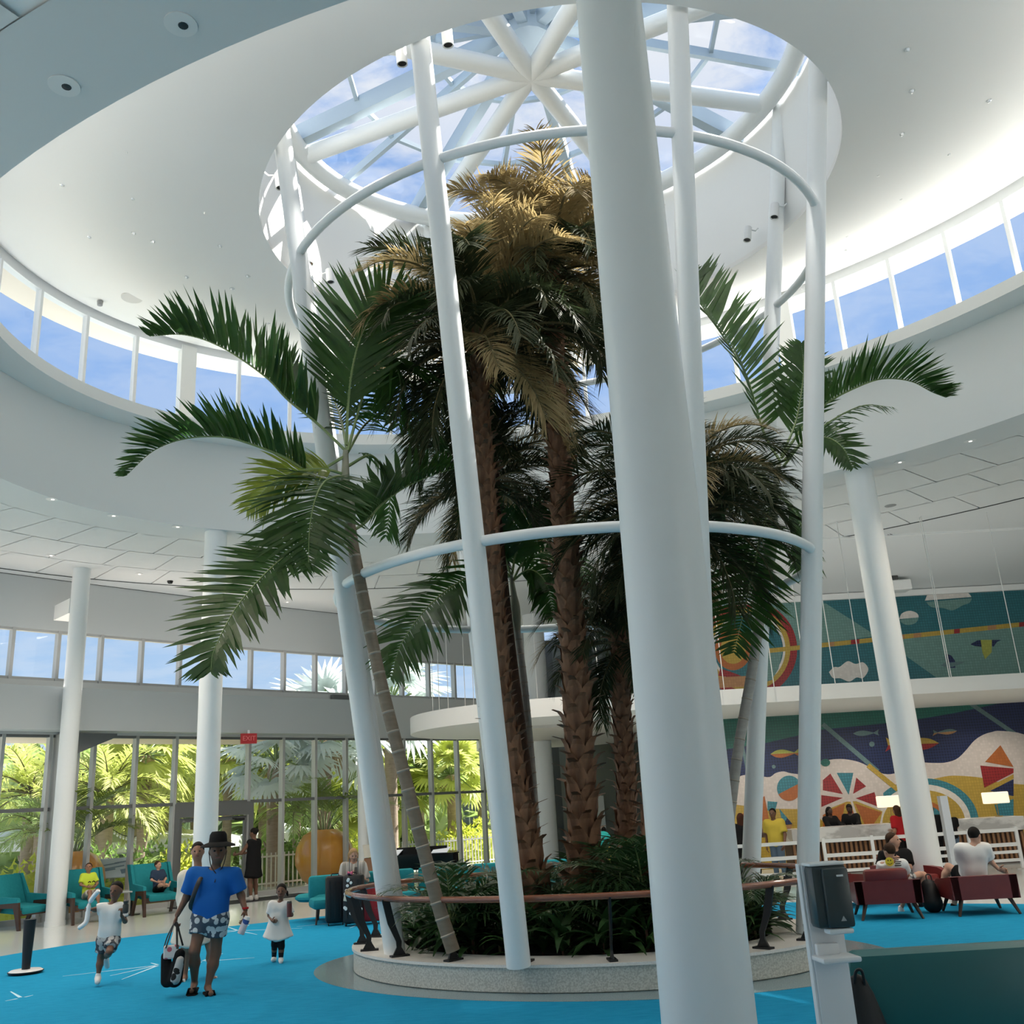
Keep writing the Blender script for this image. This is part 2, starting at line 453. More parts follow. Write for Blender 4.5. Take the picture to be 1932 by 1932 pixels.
# ---------------------------------------------------------------- white tubular frame round the palms
SF = thing('steel_frame', 'white tubular frame of leaning posts and two hoops around the palms', 'steel frame', (CX, CY, 0.3))
LOWR, UPR = (3.27, 2.93, 4.71), (4.02, 3.52, 9.36)
post_px = [((555, 480), (650, 1105)), ((818, 305), (890, 1022)), ((1288, 252), (1312, 994)), ((1547, 388), (1541, 1037)), ((1440, 580), (1437, 1118))]
post_t = []
for (pu, pl) in post_px:
    t = ell_t(on_z(*pu, 9.36), UPR[0], UPR[1]); t2 = ell_t(on_z(*pl, 4.71), LOWR[0], LOWR[1]); post_t.append((t, t2))
post_t.append((ell_t(on_z(603, 645, 9.36), UPR[0], UPR[1]), ell_t(on_z(662, 1158, 4.71), LOWR[0], LOWR[1])))
post_t.append((ell_t(on_z(855, 722, 9.36), UPR[0], UPR[1]),) * 2)
post_t.append((ell_t(on_z(1215, 700, 9.36), UPR[0], UPR[1]),) * 2)
tops = []
for t, t2 in post_t:
    a = ell(LOWR[0], LOWR[1], t2, LOWR[2]); c = ell(UPR[0], UPR[1], t, UPR[2]); d = (c - a) / (c.z - a.z)
    foot, top = a + d * (0.29 - a.z), a + d * (13.25 - a.z)
    for _ in range(6):                        # keep the foot on the kerb
        tt = ell_t(foot, 2.95, 2.0)
    bb = B(); bb.tube([foot, top], 0.128, 16, True)
    bb.build('post', WHITE_S, SF, True)
    tops.append(ell(4.33, 3.74, ell_t(top, 4.3, 3.7), 13.20))
for R in (LOWR, UPR):
    bb = B(); bb.tube([ell(R[0], R[1], 2 * PI * i / 96, R[2]) for i in range(96)], 0.062, 10, closed=True); bb.build('hoop', WHITE_S, SF, True)
bb = B(); bb.tube([ell(4.33, 3.74, 2 * PI * i / 96, 13.20) for i in range(96)], 0.17, 12, closed=True); bb.build('ring_beam', WHITE_S, SF, True)
HUB = Vector((CX, CY, 13.38))
for p in tops:
    bb = B(); bb.tube([p, HUB], 0.155, 14); bb.build('spoke', WHITE_S, SF, True)

# ---------------------------------------------------------------- low flat ceiling round the rotunda, in panels
Ce = struct('ceiling')
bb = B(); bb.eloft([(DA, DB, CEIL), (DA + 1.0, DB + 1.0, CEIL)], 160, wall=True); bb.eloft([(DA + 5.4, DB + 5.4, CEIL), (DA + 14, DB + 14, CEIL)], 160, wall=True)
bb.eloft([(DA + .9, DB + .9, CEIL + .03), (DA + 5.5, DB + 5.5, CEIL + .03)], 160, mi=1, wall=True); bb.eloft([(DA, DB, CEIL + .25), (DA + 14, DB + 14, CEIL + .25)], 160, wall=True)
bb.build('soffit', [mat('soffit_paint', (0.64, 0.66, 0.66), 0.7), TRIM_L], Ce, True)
NP = 60
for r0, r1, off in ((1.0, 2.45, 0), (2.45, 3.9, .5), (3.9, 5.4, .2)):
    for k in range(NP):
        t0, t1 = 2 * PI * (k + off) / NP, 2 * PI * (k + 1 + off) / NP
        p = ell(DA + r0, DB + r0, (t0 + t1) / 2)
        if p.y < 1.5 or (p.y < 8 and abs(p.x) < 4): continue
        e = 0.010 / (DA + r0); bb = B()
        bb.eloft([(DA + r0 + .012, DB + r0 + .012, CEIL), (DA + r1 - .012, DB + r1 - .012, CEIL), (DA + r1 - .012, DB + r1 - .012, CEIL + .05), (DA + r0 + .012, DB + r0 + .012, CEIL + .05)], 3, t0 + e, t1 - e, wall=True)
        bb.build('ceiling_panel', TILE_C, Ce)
b = B(); b.eloft([(DA + 5.36, DB + 5.36, CEIL - .004), (DA + 5.44, DB + 5.44, CEIL - .004)], 160, wall=True); b.build('ceiling_reveal', DARKLINE, Ce, True)

# ---------------------------------------------------------------- left glass wall
def wall_pt(x, out=0.0):
    bul = 0.36 * (1 - ((x + 6.0) / 6.6) ** 2)
    p = Vector((x - bul * .707, x + 34.3 + bul * .707, 0)); n = Vector((-.7071, .7071, 0))
    return p + n * out
XS = [-14.95 + .755 * i for i in range(21)]             # mullions, about 1.07 m apart
W3 = struct('window_3'); W4 = struct('window_4')
ZH, ZT, ZS, ZU = 4.14, 2.44, 5.40, 6.62
def wall_bar(bb, p, q, z0, z1, depth, mi=0):
    d = q - p; c = (p + q) / 2
    bb.box((c.x, c.y, (z0 + z1) / 2), (d.length, depth, z1 - z0), math.atan2(d.y, d.x), mi)
mv = B(); mv.box((0, 0, 0), (0.075, 0.20, 1.0)); mv_me = mv.mesh('mullion', ALU)
for i, x in enumerate(XS):
    p = wall_pt(x); q = wall_pt(x + .755); d = q - p; a = math.atan2(d.y, d.x)
    for Wn, z0, z1 in ((W3, 0.0, ZH), (W4, ZS, ZU)):
        o = link('mullion', mv_me, Wn); o.location = (p.x, p.y, (z0 + z1) / 2); o.scale = (1, 1, z1 - z0); o.rotation_euler = (0, 0, a)
    if i == len(XS) - 1: break
    for z0, z1 in ((0, .12), (ZT - .04, ZT + .04), (ZH - .06, ZH)):
        bb = B(); wall_bar(bb, p, q, z0, z1, .12); bb.build('rail', ALU_D if z0 > 1 else ALU, W3)
    for z0, z1 in ((ZS, ZS + .07), (ZU - .06, ZU)):
        bb = B(); wall_bar(bb, p, q, z0, z1, .12); bb.build('rail', ALU, W4)
    if not (-9.0 < x < -7.1):
        for z0, z1 in ((.12, ZT - .04), (ZT + .04, ZH - .06)):
            g = B(); g.add([(p.x, p.y, z0), (q.x, q.y, z0), (q.x, q.y, z1), (p.x, p.y, z1)], [(0, 1, 2, 3)]); g.build('pane', GLASS, W3)
    else:
        g = B(); g.add([(p.x, p.y, ZT + .04), (q.x, q.y, ZT + .04), (q.x, q.y, ZH - .06), (p.x, p.y, ZH - .06)], [(0, 1, 2, 3)]); g.build('pane', GLASS, W3)
    g = B(); g.add([(p.x, p.y, ZS + .07), (q.x, q.y, ZS + .07), (q.x, q.y, ZU - .06), (p.x, p.y, ZU - .06)], [(0, 1, 2, 3)]); g.build('pane', GLASS, W4)
def ribbon(x0, x1, prof, n=24):
    """prof: (outward offset, z) swept along the glass wall"""
    bb = B(); m = len(prof)
    vs = []
    for j in range(n + 1):
        x = x0 + (x1 - x0) * j / n
        for off, z in prof: p = wall_pt(x, off); vs.append((p.x, p.y, z))
    fs = [(j * m + i, (j + 1) * m + i, (j + 1) * m + (i + 1) % m, j * m + (i + 1) % m) for j in range(n) for i in range(m)]
    fs += [tuple(range(m)), tuple(n * m + i for i in range(m - 1, -1, -1))]
    return bb.add(vs, fs)
ribbon(-15, .2, [(-.1, ZU), (.1, ZU), (.1, CEIL + .1), (-.1, CEIL + .1)]).build('wall_left', mat('grey_wall', (0.55, 0.57, 0.57), 0.7), None, False, 'structure')
ribbon(-15, .2, [(-.12, ZH), (.1, ZH), (.1, ZS), (-.12, ZS)]).build('wall_spandrel', mat('grey_spandrel', (0.62, 0.63, 0.62), 0.7), None, False, 'structure')
ribbon(-15, -5.15, [(-1.0, 4.16), (-.05, 4.20), (-.05, 5.14), (-1.0, 5.14)]).build('trim_4', FASCIA_SHADE, None, False, 'structure')
ribbon(-15, .3, [(-.115, CEIL - .012), (-.09, CEIL - .012), (-.09, CEIL + .02), (-.115, CEIL + .02)]).build('trim_5', DARKLINE, None, False, 'structure')
ribbon(-15.5, -6.5, [(.12, 4.22), (2.3, 4.14), (2.3, 4.4), (.12, 4.5)]).build('trim_6', mat('peach_soffit', (0.86, 0.70, 0.58), 0.8), None, False, 'structure')
# glass door in the wall: frame, leaf, closer
D1 = struct('door_1')
def door_bar(xa, xb, z0, z1, dep, m, nm):
    bb = B(); wall_bar(bb, wall_pt(xa), wall_pt(xb), z0, z1, dep); return bb.build(nm, m, D1)
for xa in (-8.85, -7.35): door_bar(xa - .05, xa + .05, 0, ZT, .22, ALU_D, 'door_jamb')
door_bar(-8.9, -7.3, ZT - .34, ZT, .22, ALU_D, 'door_head')
for xa, xb in ((-8.80, -8.73), (-8.13, -8.07), (-7.47, -7.40)): door_bar(xa, xb, .02, ZT - .36, .08, ALU_D, 'door_stile')
for z0, z1 in ((.02, .26), (ZT - .46, ZT - .36)): door_bar(-8.8, -7.40, z0, z1, .08, ALU if z0 < 1 else ALU_D, 'door_rail')
for xa, xb in ((-8.73, -8.13), (-8.07, -7.47)):
    p, q = wall_pt(xa), wall_pt(xb); g = B(); g.add([(p.x, p.y, .26), (q.x, q.y, .26), (q.x, q.y, ZT - .46), (p.x, p.y, ZT - .46)], [(0, 1, 2, 3)]); g.build('door_pane', GLASS, D1)
p = wall_pt(-7.62, -.16); bb = B(); bb.box((p.x, p.y, ZT - .45), (.28, .06, .06), PI / 4); bb.tube([(p.x, p.y, ZT - .43), (p.x - .2, p.y - .02, ZT - .41)], .012, 6); bb.build('door_closer', BLACK, D1)
for xa in (-8.02, -8.19):
    p = wall_pt(xa, -.09); bb = B(); bb.tube([(p.x, p.y, .8), (p.x, p.y, 1.5)], .016, 8); bb.build('door_handle', ALU, D1)
p = wall_pt(-7.86, -1.15)
ex = thing('exit_sign', 'small red exit sign under the grey balcony edge above the glass door', 'sign', (p.x, p.y, 4.0))
bb = B(); bb.box((p.x, p.y, 4.0), (.42, .07, .26), .55); bb.build('sign_box', mat('exit_red', (0.45, 0.02, 0.025), 0.5), ex)
bb = B(); bb.box((p.x, p.y, 4.16), (.05, .05, .12)); bb.build('bracket', ALU_W, ex)
fc = bpy.data.curves.new('lettering', 'FONT'); fc.body = 'EXIT'; fc.size = .17; fc.align_x = 'CENTER'; fc.align_y = 'CENTER'; fc.extrude = .003
fc.materials.append(mat('exit_letters', (0.75, 0.2, 0.2), 0.5))
_tmp = bpy.data.objects.new('tmp', fc); COL.objects.link(_tmp); bpy.context.view_layer.update(); _me = bpy.data.meshes.new_from_object(_tmp); bpy.data.objects.remove(_tmp)
fo = link('lettering', _me, ex); fo.location = (math.sin(.55) * .04, -math.cos(.55) * .04, 0); fo.rotation_euler = (PI / 2, 0, .55)
# thick pier with a bracket beside the left column
x = -11.1; p = wall_pt(x, -.05); q = wall_pt(x + .36, -.05)
bb = B(); wall_bar(bb, p, q, 0, ZH, .5); bb.build('wall_pier', ALU, None, False, 'structure')
bb = B(); c = wall_pt(x + .5, -.55); dd = (q - p).normalized(); bb.slab([(0, 0), (1.0, 0), (1.0, -.08), (0, -.5)], (c.x - .3, c.y - .3, ZH), dd, (0, 0, 1), .06); bb.build('trim_7', ALU_D, None, False, 'structure')

# ---------------------------------------------------------------- columns
def column(label, x, y, r, z1, z0=0.0, dx=0.0):
    t = thing('column', label, 'column', (x, y, z0))
    bb = B(); bb.tube([(x, y, z0), (x + dx, y, z1)], [r, r * (.93 if dx else 1)], 32); bb.build('shaft', WHITE_S, t, True)
    bb = B(); bb.tube([(x, y, z0), (x, y, z0 + .10)], r + .012, 32); bb.build('base', WHITE_S, t, True)
    return t
P1 = on_y(1331, 1887, 5.5)
column('huge white round column nearest the camera, in front of the palm planter', P1.x, P1.y, .245, CEIL, 0, .06)
column('white round column rising behind the red armchairs', 6.96, 18.26, .27, CEIL)
column('white round column behind the man in the blue shirt and sun hat', -6.39, 19.83, .232, CEIL)
column('slim white column by the glass wall beside the left teal armchair', -10.33, 22.18, .20, CEIL)
column('slim white column at the end of the grey balcony, by the orange ball pot', -4.75, 28.7, .155, 4.2)
column('white round column seen between the palm trunks, in front of the dark corridor', .47, 31.3, .34, CEIL)

# ---------------------------------------------------------------- right side: mezzanine, mural wall, dark corridor
MY = lambda x: 26.2 + .03 * (x - 5)
def strip_y(name, xa, xb, ya, yb, z0, z1, m, kind='structure', parent=None):
    bb = B(); fy = lambda y, x: y + .03 * (x - 5)
    vs = [(x, fy(y, x), z) for x in (xa, xb) for y, z in ((ya, z0), (yb, z0), (yb, z1), (ya, z1))]
    bb.add(vs, [(0, 1, 5, 4), (1, 2, 6, 5), (2, 3, 7, 6), (3, 0, 4, 7), (0, 3, 2, 1), (4, 5, 6, 7)])
    return bb.build(name, m, parent, False, kind)
strip_y('ceiling_mezzanine', 1.0, 17, 22.05, 26.3, 3.80, 4.14, WHITE)
strip_y('wall_right', 4.0, 18, 26.28, 26.6, 0, CEIL, mat('pale_wall', (0.72, 0.70, 0.66), 0.7))
strip_y('trim_8', 4.0, 18, 26.08, 26.28, 6.84, 7.0, WHITE)
bb = B(); fy = lambda y, x: y + .03 * (x - 5)
bb.add([(x, fy(y, x), z) for x in (3.5, 18) for y, z in ((23.3, CEIL - .03), (26.3, 6.97), (26.3, 7.1), (23.3, CEIL + .1))], [(0, 1, 5, 4), (1, 2, 6, 5), (2, 3, 7, 6), (3, 0, 4, 7), (0, 3, 2, 1), (4, 5, 6, 7)])
bb.build('ceiling_slope', TILE_C, None, False, 'structure')
strip_y('trim_10', 3.5, 18, 23.27, 23.32, CEIL - .05, CEIL, TRIM_L)
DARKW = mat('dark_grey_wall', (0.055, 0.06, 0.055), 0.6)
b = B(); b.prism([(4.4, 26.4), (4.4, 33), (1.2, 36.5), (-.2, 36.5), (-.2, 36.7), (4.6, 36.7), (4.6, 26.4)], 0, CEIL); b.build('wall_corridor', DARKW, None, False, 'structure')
b = B(); b.box((2.6, 35.0, 1.55), (1.5, .05, 1.1)); b.build('trim_9', WHITE, None, False, 'structure')
b = B(); b.box((1.5, 30.5, 4.0), (5.6, 9.0, .35), .1); b.build('ceiling_corridor', mat('warm_soffit', (0.62, 0.58, 0.53), 0.7), None, False, 'structure')
# oval canopy that the mezzanine grows into on the left
cyc, cxc = 27.2, 1.2
pts = [(cxc + 4.35 * math.cos(a), cyc + 3.6 * math.sin(a)) for a in [2 * PI * i / 64 for i in range(64)]]
b = B(); n = 64
b.add([(x, y, 3.92) for x, y in pts] + [(x, y, 4.36) for x, y in pts] + [(cxc + (x - cxc) * .93, cyc + (y - cyc) * .93, 3.90) for x, y in pts] + [(cxc, cyc, 3.90)],
      [(i, (i + 1) % n, n + (i + 1) % n, n + i) for i in range(n)] + [tuple(range(n, 2 * n))] + [(i, (i + 1) % n, 2 * n + (i + 1) % n, 2 * n + i) for i in range(n)] + [(2 * n + i, 2 * n + (i + 1) % n, 3 * n) for i in range(n)])
b.build('ceiling_canopy', mat('canopy_paint', (0.74, 0.73, 0.71), 0.65), None, True, 'structure')
# enclosing walls out of view
b = B(); b.box((18, 12, 4), (.3, 30, 8.2)); b.build('wall_far_right', WHITE, None, False, 'structure')
b = B(); b.box((0, -6.5, 4), (40, .3, 8.2)); b.build('wall_back', WHITE, None, False, 'structure')  # unseen wall added behind the camera to cut daylight

b = B(); b.prism([(p.x, p.y) for p in spline([(2.6, 20.2, 0), (4.4, 19.0, 0), (6.2, 17.6, 0), (7.0, 18.4, 0), (6.4, 20.2, 0), (4.6, 21.3, 0), (2.9, 21.2, 0), (2.6, 20.2, 0)], 40)[:-1]], -.02, .004); b.build('green_terrazzo', GREEN_T, Fl)
p = wall_pt(-11.0, -.33); b = B(); b.lathe([(0, -.012), (.13, -.012), (.14, 0), (.13, .012), (0, .012)], (p.x, p.y, 1.0), 24, M=Matrix.Rotation(PI / 4, 3, 'Z') @ Matrix.Rotation(PI / 2, 3, 'X'))
tag(b.build('access_plate', ALU_W, None, True), 'round pale push plate on the thick pier by the left slim column', 'plate')
b = B(); b.box((-10.72, 22.50, 6.98), (.95, .34, .36), 3 * PI / 4); b.build('trim_11', WHITE, None, False, 'structure')
for u in (195, 52):
    q = wall_pt(-9.9 if u > 100 else -11.9, 1.1); b = B(); b.lathe([(0, 4.165), (.14, 4.165), (.15, 4.19), (0, 4.19)], (q.x, q.y, -.02), 16); tag(b.build('downlight', ALU_D, None, True), 'small round light in the peach soffit outside, ' + ('right' if u > 100 else 'left') + ' of the slim column', 'ceiling light')
p = wall_pt(-5.35, -.20); b = B(); b.box((p.x, p.y, 5.28), (.62, .12, .2), PI / 4); tag(b.build('air_grille', ALU_D, None), 'dark slot grille at the right end above the grey balcony edge', 'vent')

# ---------------------------------------------------------------- planter: kerb, soil, handrail
CURB = mat('grey_terrazzo_kerb', (0.40, 0.40, 0.36), 0.5, vary=(55, 0.10, (0.58, 0.58, 0.53)))
CURB_T = mat('white_terrazzo_top', (0.70, 0.66, 0.61), 0.35, vary=(70, 0.1, (0.76, 0.73, 0.69)))
PKX, PKY = CX + .2 * CA, CY + .2 * SA
class PB(B):
    def eloft(s, prof, n=128, **k):
        i0 = len(s.v); B.eloft(s, [(a - .2, b_, z) for a, b_, z in prof], n, **k)
        s.v[i0:] = [(p[0] + PKX - CX, p[1] + PKY - CY, p[2]) for p in s.v[i0:]]; return s
def pell(a, b, t, z=0.0): return ell(a - .2, b, t, z) + Vector((PKX - CX, PKY - CY, 0))
PLN = thing('planter', 'low oval planter with a speckled grey kerb holding the palms', 'planter', (CX, CY, 0))
b = PB(); b.eloft([(3.20, 2.20, 0.0), (3.24, 2.24, .02), (3.24, 2.24, .255), (3.20, 2.20, .27)], 128); b.build('kerb_face', CURB, PLN, True)
b = PB(); b.eloft([(3.26, 2.26, .255), (3.26, 2.26, .285), (2.55, 1.66, .285), (2.55, 1.66, .05)], 128); b.build('kerb_top', CURB_T, PLN, True)
b = PB(); b.eloft([(2.56, 1.67, .20), (1.4, .9, .26), (.22, .02, .30)], 64); b.build('soil', mat('dark_soil', (0.012, 0.010, 0.008), 0.95, bump=(8, .8)), PLN, True)
RAIL = thing('handrail', 'brown wooden handrail on black steel brackets around the palm planter', 'handrail', (CX, CY, .285))
WOODR = mat('red_brown_wood', (0.21, 0.062, 0.030), 0.22, vary=(14, .3, (0.29, 0.10, 0.05), (1, 1, 6)), coat=.5)
b = B(); b.tube([pell(3.34, 2.22, 2 * PI * i / 128, .925) for i in range(128)], .036, 10, closed=True, flat=1.0); b.build('rail', WOODR, RAIL, True)
for k in range(20):
    t = 2 * PI * k / 20 + .05
    if k == 0: t = .05
    o, n = pell(3.12, 2.06, t, .287), pell(3.34, 2.22, t, .90)
    out = (n - o); out.z = 0; out.normalize(); tan = Vector((-out.y, out.x, 0))
    r = (Vector((n.x, n.y, 0)) - Vector((o.x, o.y, 0))).length
    prof = [(-.05, 0.02), (.10, 0.02), (.055, .10), (.06, .16), (r * .6 + .05, .36), (r + .045, .625), (r - .045, .625), (r * .4 - .01, .33), (-.005, .16), (.0, .10)]
    bb = B(); bb.slab(prof, o - tan * .011, out, (0, 0, 1), -.022); bb.build('bracket', BLACK, RAIL)
    bb = B(); bb.box(o + out * .02 + Vector((0, 0, .008)), (.22, .09, .02), math.atan2(out.y, out.x)); bb.build('base_plate', BLACK, RAIL)

# ---------------------------------------------------------------- palm leaves
LEAF_G = mat('palm_leaf_green', (0.020, 0.056, 0.013), 0.42, trans=.40, vary=(9, .3, (0.052, 0.115, 0.014)))
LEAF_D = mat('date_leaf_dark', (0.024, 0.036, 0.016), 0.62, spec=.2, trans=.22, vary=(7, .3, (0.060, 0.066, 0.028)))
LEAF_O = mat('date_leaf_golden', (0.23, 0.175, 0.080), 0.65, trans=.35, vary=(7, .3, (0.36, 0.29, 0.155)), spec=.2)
LEAF_Y = mat('palm_leaf_yellowing', (0.24, 0.27, 0.04), 0.45, trans=.38, vary=(9, .3, (0.07, 0.14, 0.025)))
RACHIS = mat('leaf_stalk_green', (0.20, 0.27, 0.10), 0.5)
RACH_D = mat('leaf_stalk_olive', (0.13, 0.11, 0.045), 0.6)
def leaflet(bb, p, d, nrm, L, w, droop=0.0, mi=0, fold=.25):
    d = d.normalized(); s = d.cross(nrm)
    if s.length < 1e-5: return
    s.normalize(); n2 = s.cross(d)
    a = p; m1 = p + d * (L * .30) + n2 * (w * fold); m2 = p + d * (L * .68) - Vector((0, 0, droop * L * .25)); t = p + d * L - Vector((0, 0, droop * L * .75))
    bb.add([a - s * w * .25, a + s * w * .25, m1 + s * w * .5, m1 - s * w * .5, m2 + s * w * .4, m2 - s * w * .4, t], [(0, 1, 2, 3), (3, 2, 4, 5), (5, 4, 6)], mi)
def frond(bb, path, up, L, w, n=60, vee=.5, ahead=.7, droop=.2, r0=.022, start=.16, prof=None, rnd=random, both=True, ragged=.08, bias=0.0):
    """leaf along path: leaflets on both sides, raised by vee (rad) towards up, swept ahead"""
    P = spline(path, 40); m = len(P)
    bb.tube(P, [r0 * (1 - .86 * i / (m - 1)) for i in range(m)], 5, mi=1)
    up = Vector(up)
    for i in range(n):
        f = start + (1 - start) * i / (n - 1)
        s = f * (m - 1); k = min(int(s), m - 2); p = P[k].lerp(P[k + 1], s - k); t = (P[k + 1] - P[k]).normalized()
        sd = t.cross(up)
        if sd.length < 1e-4: continue
        sd.normalize(); N = sd.cross(t)
        lp = (prof(f) if prof else (math.sin(PI * min(1, (.12 + .88 * (f - start) / (1 - start)) ** .8)) ** .6 * .9 + .12))
        for sg in ((1, -1) if both else (1,)):
            l = L * lp * (1 + rnd.uniform(-ragged, ragged) * 1.5) * (1 + bias * sg)
            a = ahead * (1 + .9 * max(0, f - .55)) + rnd.uniform(-ragged, ragged)
            v = vee + rnd.uniform(-ragged, ragged) * 1.5
            d = sd * (sg * math.cos(v) * math.cos(a)) + N * (math.sin(v) * math.cos(a)) + t * math.sin(a)
            leaflet(bb, p, d, N if abs(v) < 1 else -sd * sg, l, w * (.6 + .4 * lp), droop * (1 + rnd.uniform(-.5, .5)))
    return bb
# --- date palms: bristling trunk of old leaf bases and a round crown
BOOT = mat('leaf_base_brown', (0.075, 0.027, 0.014), 0.7, vary=(6, .3, (0.33, 0.17, 0.09), (1, 1, .35)))
TRUNK = mat('trunk_fibre', (0.050, 0.020, 0.011), 0.9, vary=(16, .3, (0.11, 0.050, 0.026)))
def boot_mesh(seed):
    rr = random.Random(seed); bb = B()
    L, w = .37, .15                          # local: x out from the trunk, z up, y across
    sec = [(0, 0.0, .9, .03), (.35, .028, 1.0, .036), (.65, .055, .72, .034), (.85, .10, .44, .030), (1.0, .19 + rr.uniform(-.03, .06), .32, .016)]
    vs = []
    for f, x, k, th in sec:
        z = L * f * (1 if f < 1 else .96); hw = w * k
        vs += [(x - th * .4, -hw, z), (x + th * .35, -hw * .55, z), (x + th, 0, z + .004), (x + th * .35, hw * .55, z), (x - th * .4, hw, z)]
    fs = []
    for i in range(4):
        for j in range(4): fs.append((i * 5 + j, i * 5 + j + 1, i * 5 + j + 6, i * 5 + j + 5))
        fs.append((i * 5 + 4, i * 5, i * 5 + 5, i * 5 + 9))
    fs.append((20, 21, 22, 23, 24)); bb.add(vs, fs)
    return bb.mesh('leaf_base', BOOT)
BOOTS = [boot_mesh(i) for i in range(4)]
def date_frond_mesh(L, e0, e1, leafm, seed, w=.017, ll=.27, n=78):
    rr = random.Random(seed); pts = []; p = Vector((0, 0, 0)); yaw = 0
    for i in range(9):
        f = i / 8; pts.append(p.copy()); a = e0 + (e1 - e0) * f ** 1.25; yaw += rr.uniform(-.05, .05)
        p += Vector((math.cos(a) * math.cos(yaw), math.cos(a) * math.sin(yaw), math.sin(a))) * (L / 8)
    bb = B(); frond(bb, pts, (math.sin(-e0) * .2, 0, 1) if e1 > -1.2 else (.6, 0, .8), ll, w, n, .35, .75, .28, .016, .14, lambda f: .45 + .55 * math.sin(PI * min(1, .15 + f * .8)), rr, ragged=.16)
    return bb.mesh('frond', [leafm, RACH_D])
FR = {}
for key, lm in (('d', LEAF_D), ('o', LEAF_O)):
    for j, (e0, e1) in enumerate(((1.3, -.35), (1.05, -.9), (.8, -1.2), (.5, -1.35), (.15, -1.4), (-.2, -1.5), (1.2, -.75), (.65, -1.35), (-.55, -1.5))):
        FR[key, j] = date_frond_mesh(1.0 if j < 7 else .9, e0, e1, lm, 40 + j + (100 if key == 'o' else 0), w=.0115, ll=.27)
def date_palm(label, path, r0, r1, crown_len, n_fr, gold, seed, boots=True, rows=.20, droopy=0.0):
    rr = random.Random(seed); P = spline(path, 40); base = P[0]
    t = thing('date_palm', label, 'palm', base, group=None)
    L = [0]
    for i in range(40): L.append(L[-1] + (P[i + 1] - P[i]).length)
    rad = lambda f: r0 + (r1 - r0) * f + .35 * r0 * max(0, 1 - f * 9) 
    bb = B(); bb.tube(P, [rad(i / 40) * .92 for i in range(41)], 14); bb.build('trunk', TRUNK, t, True)
    if boots:
        s, row = .05, 0
        while s < L[-1] - .02:
            f = s / L[-1]; k = min(int(np.searchsorted(L, s)) , 40) - 1; k = max(k, 0); u = (s - L[k]) / max(1e-6, L[k + 1] - L[k])
            p = P[k].lerp(P[k + 1], u); d = (P[k + 1] - P[k]).normalized(); R = rad(f)
            nb = 5
            for j in range(nb):
                a = 2 * PI * (j + .5 * (row % 2)) / nb + rr.uniform(-.12, .12)
                o = Vector((math.cos(a), math.sin(a), 0)); o = (o - d * o.dot(d)).normalized(); y = d.cross(o)
                ob = link('leaf_base', BOOTS[rr.randrange(4)], t); sc = R / .165 * rr.uniform(.9, 1.12)
                M3 = Matrix((o, y, d)).transposed() @ Matrix.Rotation(rr.uniform(-.12, .12), 3, 'X')
                ob.matrix_local = Matrix.Translation(p - base + o * (R * .84)) @ M3.to_4x4() @ Matrix.Diagonal((sc * rr.uniform(.8, 1.3), sc, sc * rr.uniform(.9, 1.15), 1))
            s += rows * (R / .165); row += 1
    top = P[-1]
    bb = B(); bb.lathe([(.02, -.35), (r1 * 1.15, -.25), (r1 * 1.3, .0), (r1 * .8, .22), (.02, .34)], top, 10); bb.build('crown_heart', TRUNK, t, True)
    for i in range(n_fr):
        f = (i + .5) / n_fr; a = i * 2.39996 + rr.uniform(-.2, .2)
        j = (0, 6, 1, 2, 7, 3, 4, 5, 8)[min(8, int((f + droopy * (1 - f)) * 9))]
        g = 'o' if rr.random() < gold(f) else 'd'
        ob = link('frond', FR[g, j], t); sc = crown_len * rr.uniform(.85, 1.12)
        ob.location = top - base + Vector((math.cos(a), math.sin(a), 0)) * r1 * .7 + Vector((0, 0, .2 - .42 * f)); ob.rotation_euler = (rr.uniform(-.25, .25), rr.uniform(-.12, .12), a); ob.scale = (sc, sc, sc)
    return t
Z0 = .22
def trunk_path(y, *px):
    pts = [on_y(u, v, y + dy) for u, v, dy in px]
    return pts
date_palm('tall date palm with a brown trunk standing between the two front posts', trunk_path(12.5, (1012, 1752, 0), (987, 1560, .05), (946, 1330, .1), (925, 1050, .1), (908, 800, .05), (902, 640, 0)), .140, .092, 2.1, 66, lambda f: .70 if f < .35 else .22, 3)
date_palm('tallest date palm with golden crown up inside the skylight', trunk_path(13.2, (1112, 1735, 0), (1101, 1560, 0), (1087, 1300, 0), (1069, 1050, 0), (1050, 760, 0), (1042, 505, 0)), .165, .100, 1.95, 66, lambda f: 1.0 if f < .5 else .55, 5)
date_palm('shorter date palm with its crown below the lower hoop, by the near column', trunk_path(14.0, (1178, 1700, 0), (1182, 1500, 0), (1174, 1350, 0), (1168, 1200, 0)), .115, .100, 1.3, 44, lambda f: .03, 9)
date_palm('date palm half hidden behind the huge near column', trunk_path(12.6, (1228, 1760, 0), (1238, 1560, 0), (1252, 1300, 0), (1272, 960, 0)), .145, .11, 1.85, 60, lambda f: .16, 13, droopy=.12)
date_palm('dark date palm whose crown shows behind the tall brown trunk at mid height', trunk_path(14.4, (1000, 1700, 0), (990, 1500, 0), (955, 1200, 0), (925, 900, 0)), .17, .12, 1.55, 44, lambda f: .06, 17, boots=False, droopy=.1)

